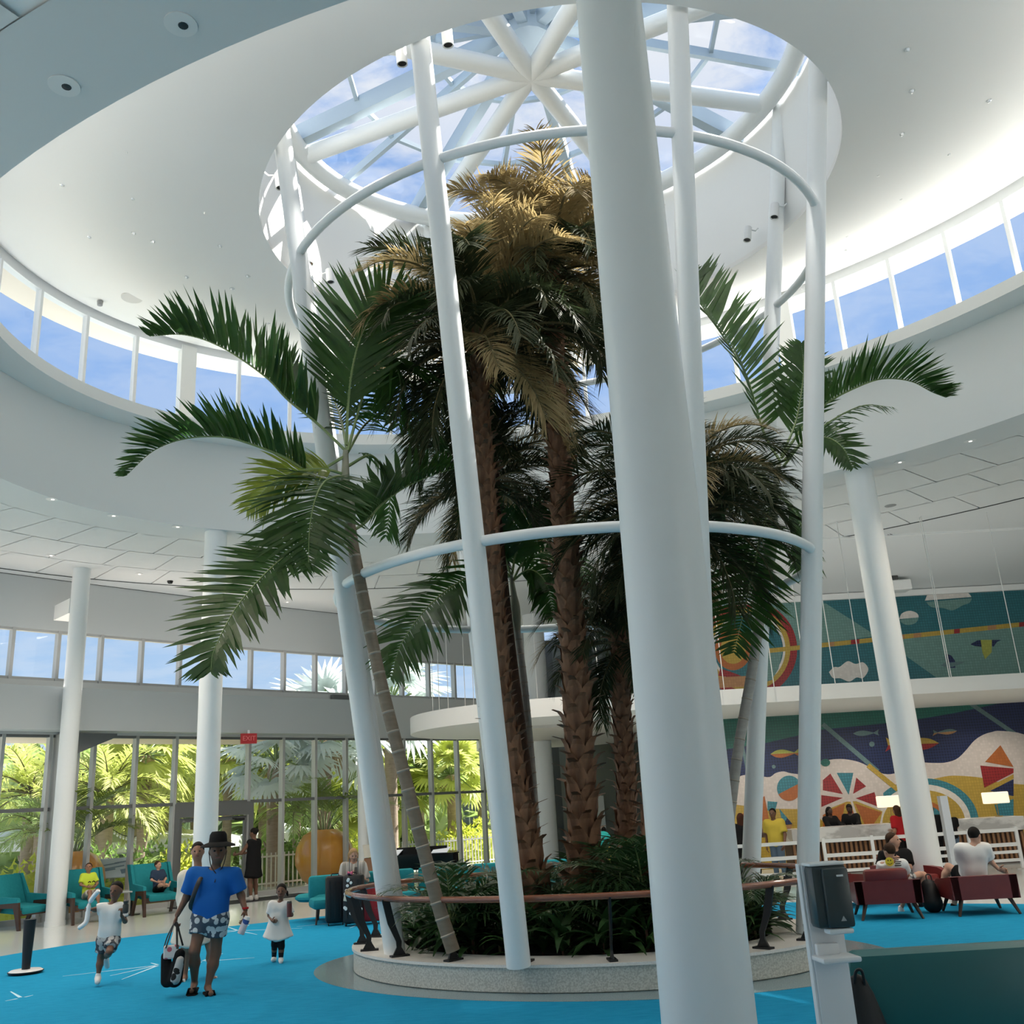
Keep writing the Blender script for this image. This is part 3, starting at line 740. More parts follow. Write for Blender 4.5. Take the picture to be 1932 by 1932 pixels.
# --- feather palms with thin ringed trunks and broad leaflets, their leaves traced one by one
RING_T = mat('ringed_trunk', (0.17, 0.125, 0.085), 0.7, vary=(5, .3, (0.25, 0.20, 0.145), (1, 1, 4)), bump=(20, .3))
RING_P = mat('ringed_trunk_pale', (0.33, 0.30, 0.27), 0.7, vary=(5, .3, (0.42, 0.39, 0.35), (1, 1, 4)), bump=(20, .3))
SHAFT = mat('crown_shaft', (0.28, 0.30, 0.21), 0.45, vary=(5, .3, (0.36, 0.33, 0.25)))
def ringed_palm(label, path, r0, r1, shaft_px, tm=RING_T, ring=.19):
    P = spline(path, 60); base = P[0]; t = thing('feather_palm', label, 'palm', base)
    bb = B(); bb.tube(P, [r0 + (r1 - r0) * i / 60 for i in range(61)], 12); bb.build('trunk', tm, t, True)
    acc = 0
    for i in range(60):
        acc += (P[i + 1] - P[i]).length
        if acc > ring:
            acc = 0; d = (P[i + 1] - P[i]).normalized(); R = r0 + (r1 - r0) * i / 60; bb = B()
            bb.tube([P[i] - d * .014, P[i], P[i] + d * .012], [R * 1.0, R * 1.09, R * 1.0], 12, False); bb.build('trunk_ring', mat('trunk_scar', (0.36, 0.31, 0.25), 0.7), t, True)
    S = spline([P[-1]] + shaft_px, 16); bb = B(); bb.tube(S, [r1 * (1.05 + .35 * math.sin(PI * min(1, i / 9)) - .055 * max(0, i - 6)) for i in range(17)], 12); bb.build('crown_shaft', SHAFT, t, True)
    return t
def leaf(t, pts, up, L, w=.055, n=34, vee=.4, ahead=.65, droop=.12, lm=None, seed=0, start=.18, bias=0.0, r0=.022):
    n, w, L = int(n * 1.32), w * 1.12, L * 1.06
    rr = random.Random(seed * 31 + 5); bb = B(); path = [on_y(u, v, y) for u, v, y in pts]
    frond(bb, path, up, L, w, n, vee, ahead, droop, r0, start, lambda f: max(.18, math.sin(PI * min(1, .22 + .74 * (f - start) / (1 - start))) ** .7), rr, ragged=.10, bias=bias)
    return bb.build('frond', [lm or LEAF_G, RACHIS], t)
y = 11.5
F1 = ringed_palm('slender ringed palm leaning by the left front post, with big arching green leaves', trunk_path(y, (855, 1795, 0), (822, 1690, 0), (770, 1490, 0), (715, 1270, 0), (672, 1060, 0), (660, 990, 0)), .078, .070, [on_y(652, 925, y), on_y(652, 850, y)])
leaf(F1, [(652, 850, y), (600, 800, y - .1), (543, 754, y - .2), (500, 710, y - .3), (420, 656, y - .4), (350, 632, y - .45), (285, 634, y - .5)], (.45, -.15, 1), .78, .060, 44, 1.0, .55, .05, seed=1)
leaf(F1, [(652, 860, y), (590, 890, y - .2), (536, 862, y - .35), (471, 837, y - .5), (417, 824, y - .6), (348, 828, y - .7), (290, 850, y - .8), (240, 895, y - .85)], (.25, -.1, 1), .62, .058, 44, .95, .6, .06, seed=2)
leaf(F1, [(654, 840, y), (657, 760, y), (668, 680, y), (690, 615, y + .1), (725, 572, y + .15), (770, 560, y + .2)], (.1, -1, .25), .95, .055, 42, .30, .62, .02, seed=3)
leaf(F1, [(656, 850, y), (675, 780, y + .1), (700, 705, y + .2), (735, 672, y + .3), (755, 720, y + .35), (752, 800, y + .4)], (.5, -.4, 1), .75, .055, 30, -.4, .5, .4, seed=4)
leaf(F1, [(650, 900, y), (632, 900, y - .3), (610, 912, y - .55), (594, 945, y - .7), (584, 1000, y - .75), (582, 1070, y - .75)], (-.15, -1, .1), .82, .045, 40, .10, .35, .18, seed=5, start=.14)
leaf(F1, [(650, 895, y), (610, 885, y - .2), (560, 890, y - .3), (510, 915, y - .35), (470, 960, y - .35)], (-.1, -.9, .5), .60, .042, 34, .15, .55, .2, lm=LEAF_Y, seed=6)
leaf(F1, [(652, 920, y), (615, 970, y - .3), (560, 1030, y - .5), (500, 1083, y - .65), (445, 1148, y - .75), (405, 1225, y - .8), (398, 1265, y - .8)], (-.35, -.9, .15), .70, .055, 44, .12, .42, .06, seed=7, bias=.12)
leaf(F1, [(660, 1005, y), (690, 985, y + .1), (720, 952, y + .2), (760, 922, y + .3), (810, 899, y + .4), (870, 880, y + .5)], (-.35, -.6, .8), .62, .085, 22, .75, .5, .05, seed=8)
leaf(F1, [(655, 880, y), (700, 860, y + .3), (730, 900, y + .5), (735, 960, y + .6), (728, 1010, y + .6)], (.5, -.4, .8), .42, .05, 18, -.2, .5, .5, seed=9)
leaf(F1, [(655, 850, y), (640, 780, y + .5), (610, 720, y + .9), (560, 690, y + 1.2)], (-.2, -.5, .9), .6, .05, 26, .3, .5, .1, seed=10)
leaf(F1, [(655, 855, y), (690, 800, y + .8), (740, 770, y + 1.3), (800, 790, y + 1.6), (840, 850, y + 1.7)], (.3, -.4, .9), .6, .05, 28, .0, .5, .3, seed=11)
y = 13.2
F2 = ringed_palm('slender pale ringed palm at the right post, leaves fanning up and out', trunk_path(y, (1352, 1745, 0), (1372, 1580, 0), (1392, 1420, 0), (1418, 1270, 0), (1440, 1130, 0), (1448, 1085, 0)), .072, .066, [on_y(1455, 1020, y), on_y(1462, 930, y), on_y(1470, 875, y)], RING_P)
leaf(F2, [(1472, 870, y), (1441, 816, y), (1409, 711, y), (1369, 642, y), (1332, 589, y), (1306, 545, y), (1300, 520, y)], (.55, -.65, .35), .95, .060, 44, .35, .50, .02, seed=21, bias=.25)
leaf(F2, [(1474, 865, y), (1520, 800, y - .1), (1563, 759, y - .2), (1616, 731, y - .3), (1664, 715, y - .4), (1717, 719, y - .5), (1757, 739, y - .55), (1784, 750, y - .6)], (-.25, -.2, 1), .72, .058, 44, .85, .5, .05, seed=22)
leaf(F2, [(1474, 860, y), (1500, 800, y + .1), (1512, 740, y + .1), (1516, 690, y + .15), (1512, 650, y + .2)], (0, -1, .2), .55, .055, 26, .3, .5, .03, seed=23)
leaf(F2, [(1478, 870, y), (1520, 830, y - .2), (1575, 790, y - .3), (1630, 765, y - .4), (1680, 768, y - .45)], (.1, -.4, .9), .45, .032, 16, -.2, .6, .25, seed=24)
leaf(F2, [(1478, 880, y), (1520, 830, y - .3), (1560, 826, y - .5), (1590, 845, y - .6), (1608, 880, y - .65)], (.1, -.9, .4), .42, .05, 22, .15, .5, .1, seed=25)
leaf(F2, [(1462, 930, y), (1438, 1000, y - .3), (1420, 1080, y - .5), (1402, 1160, y - .6), (1385, 1230, y - .6)], (-.2, -.9, .2), .62, .045, 34, .15, .4, .15, seed=26)
leaf(F2, [(1462, 930, y), (1495, 960, y + .1), (1520, 1020, y + .2), (1515, 1090, y + .2)], (.3, -.7, .6), .45, .045, 24, -.1, .5, .3, seed=27)
leaf(F2, [(1465, 920, y), (1430, 900, y + .3), (1390, 910, y + .5), (1350, 950, y + .6), (1330, 1010, y + .6)], (-.3, -.5, .8), .55, .045, 28, 0, .5, .3, seed=28)
y = 14.6
F3 = ringed_palm('thin ringed palm behind the tall date palms, with few drooping leaves', trunk_path(y, (1016, 1690, 0), (1010, 1560, 0), (1000, 1420, 0), (987, 1280, 0), (975, 1190, 0)), .070, .058, [on_y(970, 1130, y), on_y(964, 1085, y)], RING_P)
leaf(F3, [(965, 1090, y), (925, 1065, y - .3), (880, 1090, y - .6), (835, 1120, y - .8), (790, 1165, y - 1.0), (755, 1220, y - 1.1), (738, 1275, y - 1.1)], (-.2, -.8, .5), .72, .06, 36, .15, .5, .25, seed=31)
leaf(F3, [(965, 1090, y), (975, 1040, y), (1000, 990, y), (1030, 965, y)], (0, -1, .2), .55, .05, 24, .2, .5, .1, seed=32)
leaf(F3, [(965, 1090, y), (945, 1030, y - .1), (915, 985, y - .2), (870, 975, y - .3)], (0, -1, .3), .55, .05, 24, .2, .5, .1, seed=33)
leaf(F3, [(968, 1095, y), (1000, 1075, y - .2), (1030, 1100, y - .3), (1045, 1160, y - .3)], (.2, -.8, .5), .5, .05, 24, .1, .5, .3, seed=34)
leaf(F3, [(968, 1095, y), (990, 1060, y + .3), (1040, 1040, y + .5), (1090, 1060, y + .6), (1110, 1110, y + .6)], (.2, -.6, .7), .5, .05, 24, .1, .5, .3, seed=35)
# --- low planting in the planter
PLANT_D = mat('understory_green', (0.018, 0.050, 0.016), 0.4, trans=.25, vary=(6, .3, (0.035, 0.080, 0.022)))
PLANT_G = mat('understory_light', (0.030, 0.085, 0.022), 0.42, trans=.3, vary=(6, .3, (0.055, 0.12, 0.03)))
def strap_plant(seed, h, n, w, m):
    rr = random.Random(seed); t = link('strap_leaf_plant', None)
    bb = B(); bb.tube([(0, 0, -.08), (0, 0, h * .30)], .016, 6); bb.build('stem', TRUNK, t)
    for i in range(n):
        a = i * 2.4 + rr.uniform(-.3, .3); e = rr.uniform(.15, 1.35); L = h * rr.uniform(.55, .9); p = Vector((0, 0, h * rr.uniform(.02, .30))); pts = []
        for k in range(6):
            pts.append(p.copy()); p += Vector((math.cos(a) * math.cos(e), math.sin(a) * math.cos(e), math.sin(e))) * (L / 5); e -= .28
        bb = B(); wd = [.25, .8, 1, .85, .5, .04]; vs = []
        s = Vector((-math.sin(a), math.cos(a), 0))
        for q, k in zip(pts, wd): vs += [q - s * w * k, q - Vector((0, 0, w * .35 * k)), q + s * w * k]
        fs = [(j * 3 + c, j * 3 + c + 1, j * 3 + c + 4, j * 3 + c + 3) for j in range(5) for c in (0, 1)]
        bb.add(vs, fs); bb.build('leaf', m, t, True)
    return t
def cane_palm(seed, h, n, m):
    rr = random.Random(seed); t = link('parlor_palm', None)
    bb = B(); bb.tube([(0, 0, -.08), (0, 0, h * .3)], .018, 6); bb.build('stem', RACH_D, t)
    for i in range(n):
        a = i * 2.4 + rr.uniform(-.3, .3); e = rr.uniform(.8, 1.4); L = h * rr.uniform(.6, .95); p = Vector((0, 0, h * rr.uniform(.1, .3))); pts = []
        for k in range(6):
            pts.append(p.copy()); p += Vector((math.cos(a) * math.cos(e), math.sin(a) * math.cos(e), math.sin(e))) * (L / 5); e -= .36
        bb = B(); frond(bb, pts, (0, 0, 1) if e > -.8 else (math.cos(a), math.sin(a), 1), h * .30, .022, 20, .15, .7, .3, .008, .25, None, rr, ragged=.14); bb.build('frond', [m, RACHIS], t)
    return t
prot = []
def spread(proto_fn, spots, name_label, cat, group):
    for i, (u, v, h) in enumerate(spots):
        pass
UND = [('s', (700, 1)), ]
plants = []
def put_plant(kind, p, s, rz):
    if kind not in put_plant.c:
        k, sd = kind
        put_plant.c[kind] = strap_plant(sd, .85, 19, .055, PLANT_D) if k == 's' else strap_plant(sd, .8, 20, .026, PLANT_G) if k == 'n' else cane_palm(sd, 1.0, 9, PLANT_D if sd % 2 else PLANT_G)
        o = put_plant.c[kind]
    else: o = copy_tree(put_plant.c[kind])
    o.location = p; o.rotation_euler = (0, 0, rz); o.scale = (s, s, s)
    return o
put_plant.c = {}
rr = random.Random(5); UNDER = []
# nearest row first: u, v pixel of the foot on the soil
rows_ = [(-2.2, 's'), (-1.95, 'n'), (-1.7, 's'), (-1.45, 's'), (-1.2, 'n'), (-.95, 's'), (-.7, 's'), (-.42, 'n'), (-.15, 's'), (.12, 's'), (.36, 's'), (.62, 'n'), (.9, 's'), (1.2, 's'), (1.5, 'n'), (1.8, 's'), (2.1, 'n'), (2.4, 's')]
PLL = {'s': ('broad dark strap leaf plant in the palm planter', 'strap leaf plants in the planter'), 'n': ('narrow light green grassy plant in the palm planter', 'grassy plants in the planter'), 'c': ('small feathery palm in the palm planter', 'small palms in the planter')}
def under(kind, t, f, s):
    p = pell(2.45 * f + .2, 1.58 * f, t, .22)
    o = put_plant((kind, rr.randrange(3)), p, s, rr.uniform(0, 6.28))
    o['kd'] = kind; o['row'] = 'front' if f > .8 and p.y < CY else 'back' if f > .8 else 'middle' if f > .5 else 'inner'; UNDER.append(o)
front = math.atan2(1, 0)
N1 = 26
for i in range(N1):
    t = 2 * PI * i / N1
    if i % 2 == 0: under('s', t + .12, .80, rr.uniform(.95, 1.2))
    under('s' if i % 3 else 'n', t + rr.uniform(-.06, .06), .90, rr.uniform(.85, 1.15))
for i in range(16):
    under('s' if i % 2 else 'c', 2 * PI * i / 16 + .15, .66, rr.uniform(.9, 1.2))
for i in range(8):
    under('c', 2 * PI * i / 8 + .3, .42, rr.uniform(1.0, 1.35))
for (u, v, yy, s) in ((1205, 1720, 12.3, 1.7), (1175, 1700, 12.6, 1.5), (1215, 1690, 12.1, 1.6), (850, 1720, 12.3, 1.35), (880, 1715, 12.6, 1.3), (940, 1715, 12.4, 1.2), (1420, 1725, 12.2, 1.1)):
    p = on_y(u, v, yy); p.z = .22; o = put_plant(('c', 1), p, s, rr.uniform(0, 6)); o['kd'] = 'c'; o['row'] = 'tall'; UNDER.append(o)

NTH = ['first', 'second', 'third', 'fourth', 'fifth', 'sixth', 'seventh', 'eighth', 'ninth', 'tenth', 'eleventh', 'twelfth', 'thirteenth', 'fourteenth', 'fifteenth', 'sixteenth', 'seventeenth', 'eighteenth', 'nineteenth', 'twentieth', 'twenty-first', 'twenty-second', 'twenty-third']
groups_ = {}
for o in UNDER:
    u = project(o.location)[0]
    zone = 'left of the left post' if u < 745 else 'between left post and second post' if u < 960 else 'between second post and huge column' if u < 1235 else 'behind the huge column' if u < 1395 else 'right of the huge column'
    groups_.setdefault((o['kd'], o['row'], zone), []).append((u, o))
for (kd, row, zone), l in groups_.items():
    l.sort(key=lambda q: q[0])
    for i, (u, o) in enumerate(l):
        nm = {'s': 'broad strap leaf plant', 'n': 'narrow grassy plant', 'c': 'feathery small palm'}[kd]
        tag(o, ('' if len(l) == 1 else NTH[i] + ' ') + nm + ', ' + row + ' row of planter, ' + zone, 'plant', PLL[kd][1])
        del o['kd'], o['row']

# ---------------------------------------------------------------- furniture on the left
TEAL = mat('teal_fabric', (.012, .20, .235), .8, spec=.2, vary=(20, .3, (.018, .24, .275)))
TEAL_D = mat('teal_fabric_deep', (.006, .115, .135), .8, spec=.2)
WALNUT = mat('walnut_dark', (.035, .016, .010), .4, vary=(10, .3, (.06, .028, .016), (1, 6, 1)))
def Rz(a): return Matrix.Rotation(a, 3, 'Z')
def local_thing(name, label, cat, group=None):
    return thing(name, label, cat, (0, 0, 0), 0, group)
def teal_chair(label):
    t = local_thing('lounge_chair', label, 'chair', 'teal lounge chairs by the glass wall')
    # faces -y; reclined wing back
    b = B(); b.rbox((0, -.02, .36), (.62, .66, .15), .05, M=Matrix.Rotation(.08, 3, 'X')); b.build('seat', TEAL, t, True)
    M = Matrix.Rotation(-.42, 3, 'X')
    b = B(); b.rbox((0, .44, .66), (.74, .13, .72), .05, M=M); b.build('backrest', TEAL, t, True)
    for s in (-1, 1):
        b = B(); b.slab([(.15, .30), (.38, .30), (.72, 1.00), (.52, 1.00), (.30, .62), (-.34, .58), (-.36, .50), (.12, .48)], (s * .40 - .03, 0, 0), (0, 1, 0), (0, 0, 1), .06); b.build('wing', TEAL, t)
        b = B(); b.slab([(-.36, .50), (.16, .52), (.34, 0), (.28, 0), (.10, .40), (-.24, .40), (-.38, 0), (-.44, 0)], (s * .40 - .025, 0, 0), (0, 1, 0), (0, 0, 1), .05); b.build('side_frame', WALNUT, t)
    b = B(); b.box((0, -.31, .30), (.78, .04, .10)); b.build('front_rail', WALNUT, t)
    return t
for i, (u, v, y, rz, lab) in enumerate(((163, 1740, 22.6, .75, 'teal lounge chair holding the sleeping child in a neon yellow shirt'), (296, 1725, 24.2, .70, 'teal lounge chair behind the man in the sun hat, holding a reclining child'), (38, 1752, 22.2, 1.2, 'teal lounge chair cut off at the far left edge by the glass'))):
    if i == 0: TC = teal_chair(lab); o = TC
    else: o = copy_tree(TC); o['label'] = lab
    p = on_z(u, v); o.location = (p.x, p.y, 0); o.rotation_euler = (0, 0, rz)
    if i < 2: o.scale = (1.10, 1.10, 1.10)
CH1, CH2 = on_z(163, 1740), on_z(296, 1725)
p = on_z(247, 1726); t = thing('side_table', 'small round side table on a dark pedestal between the teal lounge chairs', 'table', p)
b = B(); b.lathe([(0, .50), (.36, .50), (.37, .52), (.36, .535), (0, .535)], p, 24); b.build('table_top', mat('table_top_pale', (.55, .57, .57), .3), t, True)
b = B(); b.lathe([(.025, .02), (.025, .50)], p, 10); b.build('pedestal', BLACK, t, True)
b = B(); b.lathe([(.20, 0), (.20, .012), (.03, .03)], p, 20); b.build('base', BLACK, t, True)
p = on_z(48, 1838); t = thing('bollard', 'tapered black post on a round white saucer base at the left edge of the carpet', 'post', p)
b = B(); b.lathe([(.0, 0), (.16, 0), (.235, .03), (.235, .045), (0, .045)], p, 28); b.build('saucer_rim', BLACK, t, True)
b = B(); b.lathe([(.0, .045), (.225, .045), (.20, .062), (0, .066)], p, 28); b.build('saucer', mat('white_enamel', (.72, .72, .72), .3), t, True)
b = B(); b.lathe([(.055, .06), (.085, .72), (.0, .72)], p, 16); b.build('post', BLACK, t, True)

# ---------------------------------------------------------------- sofa, bench, cases and piano behind the planter
def sofa_section(x, y, w, rz, parent, nm):
    R = Rz(rz); c = Vector((x, y, 0))
    for part, cc, dd, r in (('seat', (0, -.10, .36), (w, .62, .18), .06), ('backrest', (0, .28, .60), (w - .02, .16, .46), .06)):
        bb = B(); bb.rbox(c + R @ Vector(cc), dd, r, M=R); bb.build(part, TEAL, parent, True)
    for sx in (-1, 1):
        bb = B(); bb.tube([c + R @ Vector((sx * (w / 2 - .1), -.3, .28)), c + R @ Vector((sx * (w / 2 - .07), -.33, 0))], [.025, .016], 8); bb.build('leg', WALNUT, parent, True)
SO = thing('sofa', 'long teal sofa curving behind the planter where the blonde woman sits', 'sofa', (-2.2, 19.9, 0))
for k, (x, y, rz) in enumerate(((-3.75, 19.55, .35), (-2.78, 19.98, .28), (-1.76, 20.22, .15), (-.72, 20.3, .02), (.32, 20.2, -.1))): sofa_section(x, y, 1.02, rz, SO, k)
p = on_z(596, 1737); t = thing('bench', 'teal upholstered bench end on a dark leg left of the black suitcase', 'bench', p)
b = B(); V_ = [(0, .36), (.34, .36), (.40, .41), (.40, .45), (.35, .49), (0, .50)]; b.lathe(V_, p + Vector((.12, 0, 0)), 24, sx=1.3); b.build('cushion', TEAL, t, True)
for dx in (.06, .45):
    b = B(); b.tube([p + Vector((dx, 0, .37)), p + Vector((dx - .03, .02, 0))], [.035, .022], 8); b.build('leg', WALNUT, t, True)
def suitcase(label, u, v, w, h, d, m, rz, handle=.3, extra=None):
    p = on_z(u, v); t = thing('suitcase', label, 'suitcase', p); R = Rz(rz)
    bb = B(); bb.rbox(p + Vector((0, 0, .05 + h / 2)), (w, d, h), .05, M=R); bb.build('shell', m, t, True)
    for k in range(3):
        bb = B(); bb.box(p + R @ Vector(((k - 1) * w * .28, -d / 2 - .004, .05 + h / 2)), (.02, .012, h * .8), M=R); bb.build('rib', m, t)
    for sx in (-1, 1):
        bb = B(); bb.tube([p + R @ Vector((sx * w * .38, -d * .3, .035)), p + R @ Vector((sx * w * .38 + .02, -d * .3, .035))], .034, 10); bb.build('wheel', BLACK, t, True)
    if handle:
        bb = B(); bb.tube([p + R @ Vector(q) for q in ((-.08, 0, h + .04), (-.08, 0, h + .04 + handle), (.08, 0, h + .04 + handle), (.08, 0, h + .04))], .009, 6); bb.build('pull_handle', ALU_D, t, True)
    bb = B(); bb.tube([p + R @ Vector(q) for q in ((-.07, -d * .2, h + .05), (-.06, -d * .2, h + .085), (.06, -d * .2, h + .085), (.07, -d * .2, h + .05))], .012, 6); bb.build('carry_handle', BLACK, t, True)
    return t
suitcase('tall black suitcase standing next to the teal bench', 632, 1746, .34, .80, .26, mat('case_black', (.006, .006, .008), .45), .25, 0)
DOTC = mat('case_black_dots', (.008, .008, .009), .5)
t2 = suitcase('black suitcase with white polka dots beside the tall black one', 668, 1747, .36, .82, .24, DOTC, -.1, .28)
p = on_z(668, 1747); rr = random.Random(8)
for k in range(14):
    a, h = rr.uniform(-.15, .15), rr.uniform(.15, .80); bb = B(); bb.lathe([(0, .008), (.026, .006), (.028, 0)], p + Vector((a, -.125, h)), 10, M=Matrix.Rotation(PI / 2, 3, 'X')); bb.build('dot', WHITE, t2, True)
bb = B(); bb.lathe([(0, -.05), (.06, -.04), (.02, 0), (.06, .04), (0, .05)], p + Vector((-.05, -.08, .90)), 10, M=Matrix.Rotation(PI / 2, 3, 'Y'), sx=.6); bb.build('bow', mat('bow_pink', (.55, .10, .20), .7), t2, True)
bb = B(); bb.rbox(p + Vector((-.10, -.15, .53)), (.09, .012, .20), .02, M=Matrix.Rotation(.2, 3, 'Y')); bb.build('luggage_tag', CREAM_ := mat('tag_cream', (.62, .58, .48), .7), t2)
suitcase('red suitcase behind the brackets of the handrail', 703, 1743, .46, .62, .26, mat('case_red', (.36, .008, .012), .4), .1, 0)
PN = thing('piano', 'long black grand piano behind the teal sofa with pale sheets on top', 'piano', (-1.4, 23.4, 0))
PB = mat('piano_black', (.004, .004, .005), .12)
pa, pb = on_y(745, 1612, 23.2), on_y(866, 1612, 23.2)
x0, x1 = pa.x, pb.x
b = B(); b.prism([(x0, 22.9), (x1 - .1, 22.75), (x1, 23.0), (x1 - .05, 23.8), (x0 + .9, 24.4), (x0, 24.3)], .66, .96); b.build('case', PB, PN)
b = B(); b.prism([(x0 - .02, 22.88), (x1 - .08, 22.73), (x1 + .02, 23.0), (x1 - .03, 23.82), (x0 + .9, 24.42), (x0 - .02, 24.32)], .965, .99); b.build('lid', PB, PN)
b = B(); b.box(((x0 + x1) / 2 - .1, 23.1, 1.06), (1.15, .04, .16), -.05, M=None); b.build('music_desk', PB, PN)
for x, y in ((x0 + .2, 23.1), (x1 - .25, 23.0), (x0 + .6, 24.1)):
    b = B(); b.tube([(x, y, .66), (x, y, .0)], [.06, .035], 10); b.build('leg', PB, PN, True)
for lab, u, v, rz in (('pale sheet of paper lying on the right end of the black piano', 832, 1609, -.25), ('pale sheet of paper on the left end of the black piano, by the post', 741, 1615, -.3)):
    p = on_y(u, v, 23.0); p.z = 1.045; bb = B(); bb.box(p, (.38, .30, .012), M=Matrix.Rotation(rz, 3, 'Z') @ Matrix.Rotation(.35, 3, 'X')); tag(bb.build('paper_sheet', mat('paper', (.60, .66, .74), .6), None), lab, 'paper')
p = on_y(704, 1640, 22.6); t = thing('table_lamp', 'brown table lamp with a pale shade behind the blonde woman', 'lamp', (p.x, p.y, .55))
b = B(); b.lathe([(0, .55), (.20, .55), (.20, .98), (0, .98)], (p.x, p.y, 0), 16); b.build('lamp_base', mat('lamp_wood', (.22, .10, .045), .5), t, True)
b = B(); b.lathe([(.19, 1.0), (.23, 1.26), (.22, 1.26), (.18, 1.0)], (p.x, p.y, 0), 20); b.build('lamp_shade', mat('lamp_linen', (.66, .60, .50), .8), t, True)
b = B(); b.box((p.x, p.y, .28), (.6, .5, .55)); tag(b.build('cabinet', BLACK, None), 'low black cabinet under the brown table lamp', 'cabinet')

# ---------------------------------------------------------------- right: red armchairs, reception, kiosk, sofa
RED = mat('oxblood_leather', (.135, .014, .014), .38, vary=(6, .3, (.175, .020, .018)))
def red_chair(label):
    t = local_thing('armchair', label, 'armchair', 'oxblood leather armchairs on the carpet')
    b = B(); b.rbox((0, -.03, .36), (.60, .62, .16), .05); b.build('seat', RED, t, True)
    b = B(); b.slab([(-.40, .26), (.40, .26), (.42, .64), (-.42, .64)], (0, .38, 0), (1, 0, 0), (0, 0, 1), .10); b.build('back_shell', RED, t)
    b = B(); b.rbox((0, .30, .68), (.56, .14, .30), .05, M=Matrix.Rotation(-.12, 3, 'X')); b.build('back_cushion', RED, t, True)
    for s in (-1, 1):
        b = B(); b.slab([(-.36, .26), (.38, .26), (.38, .64), (-.28, .56), (-.38, .50)], (s * .37 - .05, 0, 0), (0, 1, 0), (0, 0, 1), .10); b.build('arm', RED, t)
        for y in (-.30, .32):
            b = B(); b.tube([(s * .30, y * .9, .28), (s * .38, y * 1.15, 0)], [.032, .018], 8); b.build('leg', WALNUT, t, True)
    return t
RC0 = None
for lab, u, v, rz in (('oxblood armchair seen from behind, holding the boy in the smiley shirt', 1676, 1730, PI - .18), ('oxblood armchair at the right edge holding the man in the white t-shirt', 1850, 1722, PI - .10), ('oxblood armchair half hidden behind the grey dispenser', 1584, 1709, PI - .8), ('oxblood armchair facing the camera where the man in black sits', 1722, 1693, .5)):
    if RC0 is None: RC0 = red_chair(lab); o = RC0
    else: o = copy_tree(RC0); o['label'] = lab
    if 'right edge' in lab:
        for c_ in list(o.children):
            if c_.name.startswith('back_cushion'): bpy.data.objects.remove(c_)
    p = on_z(u, v); o.location = (p.x, p.y, .006); o.rotation_euler = (0, 0, rz); o.scale = (1.10, 1.10, .83)
RCP = [on_z(1676, 1730), on_z(1850, 1722), on_z(1722, 1682)]
# barrier of white rails in front of reception
FY = lambda x: 21.9 + .03 * (x - 5)
WR = mat('barrier_white', (.76, .77, .77), .4)
def barrier(label, u0, u1):
    xa, xb = on_y(u0, 1600, 21.9).x, on_y(u1, 1600, 21.9).x
    t = thing('barrier', label, 'barrier', ((xa + xb) / 2, FY((xa + xb) / 2), 0), group=None)
    for z, h in ((.80, .07), (.505, .075), (.355, .06), (.19, .06)):
        bb = B(); bb.box(((xa + xb) / 2, FY((xa + xb) / 2), z), (xb - xa, .04, h), .03); bb.build('rail', WR, t)
    n = max(2, int((xb - xa) / .95) + 1)
    for i in range(n):
        x = xa + (xb - xa) * i / (n - 1); bb = B(); bb.box((x, FY(x), .43), (.06, .06, .86)); bb.build('post', WR, t)
        bb = B(); bb.lathe([(.13, 0), (.13, .01), (.03, .02)], (x, FY(x), 0), 14); bb.build('foot', ALU, t, True)
    return t
barrier('white rail barrier left of the gap, between the huge column and the right post', 1368, 1528)
barrier('white rail barrier running behind the grey dispenser to the right edge', 1556, 1930)
RD = thing('reception_desk', 'long reception desk with a white marble front and wood slats below', 'counter', (8, 23.9, 0))
MARB = mat('white_marble', (.74, .73, .71), .2, vary=(2.2, .06, (.48, .47, .46), (1, 1, 2)))
SLATW = mat('slat_wood', (.24, .11, .045), .5, vary=(8, .3, (.33, .17, .08), (5, 5, 1)))
DESKY = lambda x: 23.6 + .03 * (x - 5)
for u0, u1, vt, dz in ((1402, 1424, 1563, 0), (1491, 1518, 1559, 0), (1518, 1700, 1559, 0), (1745, 1940, 1552, 0)):
    xa, xb = on_y(u0, 1560, 23.6).x, on_y(u1, 1560, 23.6).x
    bb = B(); bb.box(((xa + xb) / 2, DESKY((xa + xb) / 2) + .35, .86), (xb - xa, .8, .30), .03); bb.build('marble_top', MARB, RD)
    bb = B(); bb.box(((xa + xb) / 2, DESKY((xa + xb) / 2) + .40, .35), (xb - xa, .6, .70), .03); bb.build('desk_body', mat('desk_dark', (.05, .024, .016), .6), RD)
    n = int((xb - xa) / .11)
    for i in range(n):
        x = xa + (i + .5) * (xb - xa) / n; bb = B(); bb.box((x, DESKY(x) + .08, .37), (.055, .05, .60), .03); bb.build('slat', SLATW, RD)
for lab, u, v in (('glowing rectangular desk lamp left of the right column at reception', 1678, 1512), ('glowing rectangular desk lamp at the right end of the reception desk', 1878, 1505)):
    p = on_y(u, v, 24.2); t = thing('desk_lamp', lab, 'lamp', (p.x, p.y, 1.01))
    b = B(); b.rbox(p, (.56, .22, .26), .02); b.build('lamp_shade', mat('lamp_glow', (.8, .74, .64), .7, emit=((1, .82, .60), .55)), t)
    b = B(); b.tube([(p.x, p.y, p.z - .13), (p.x, p.y, 1.02)], .012, 8); b.tube([(p.x, p.y, 1.01), (p.x, p.y, 1.03)], .09, 14); b.build('stem', mat('brass', (.45, .32, .12), .35, .9), t, True)
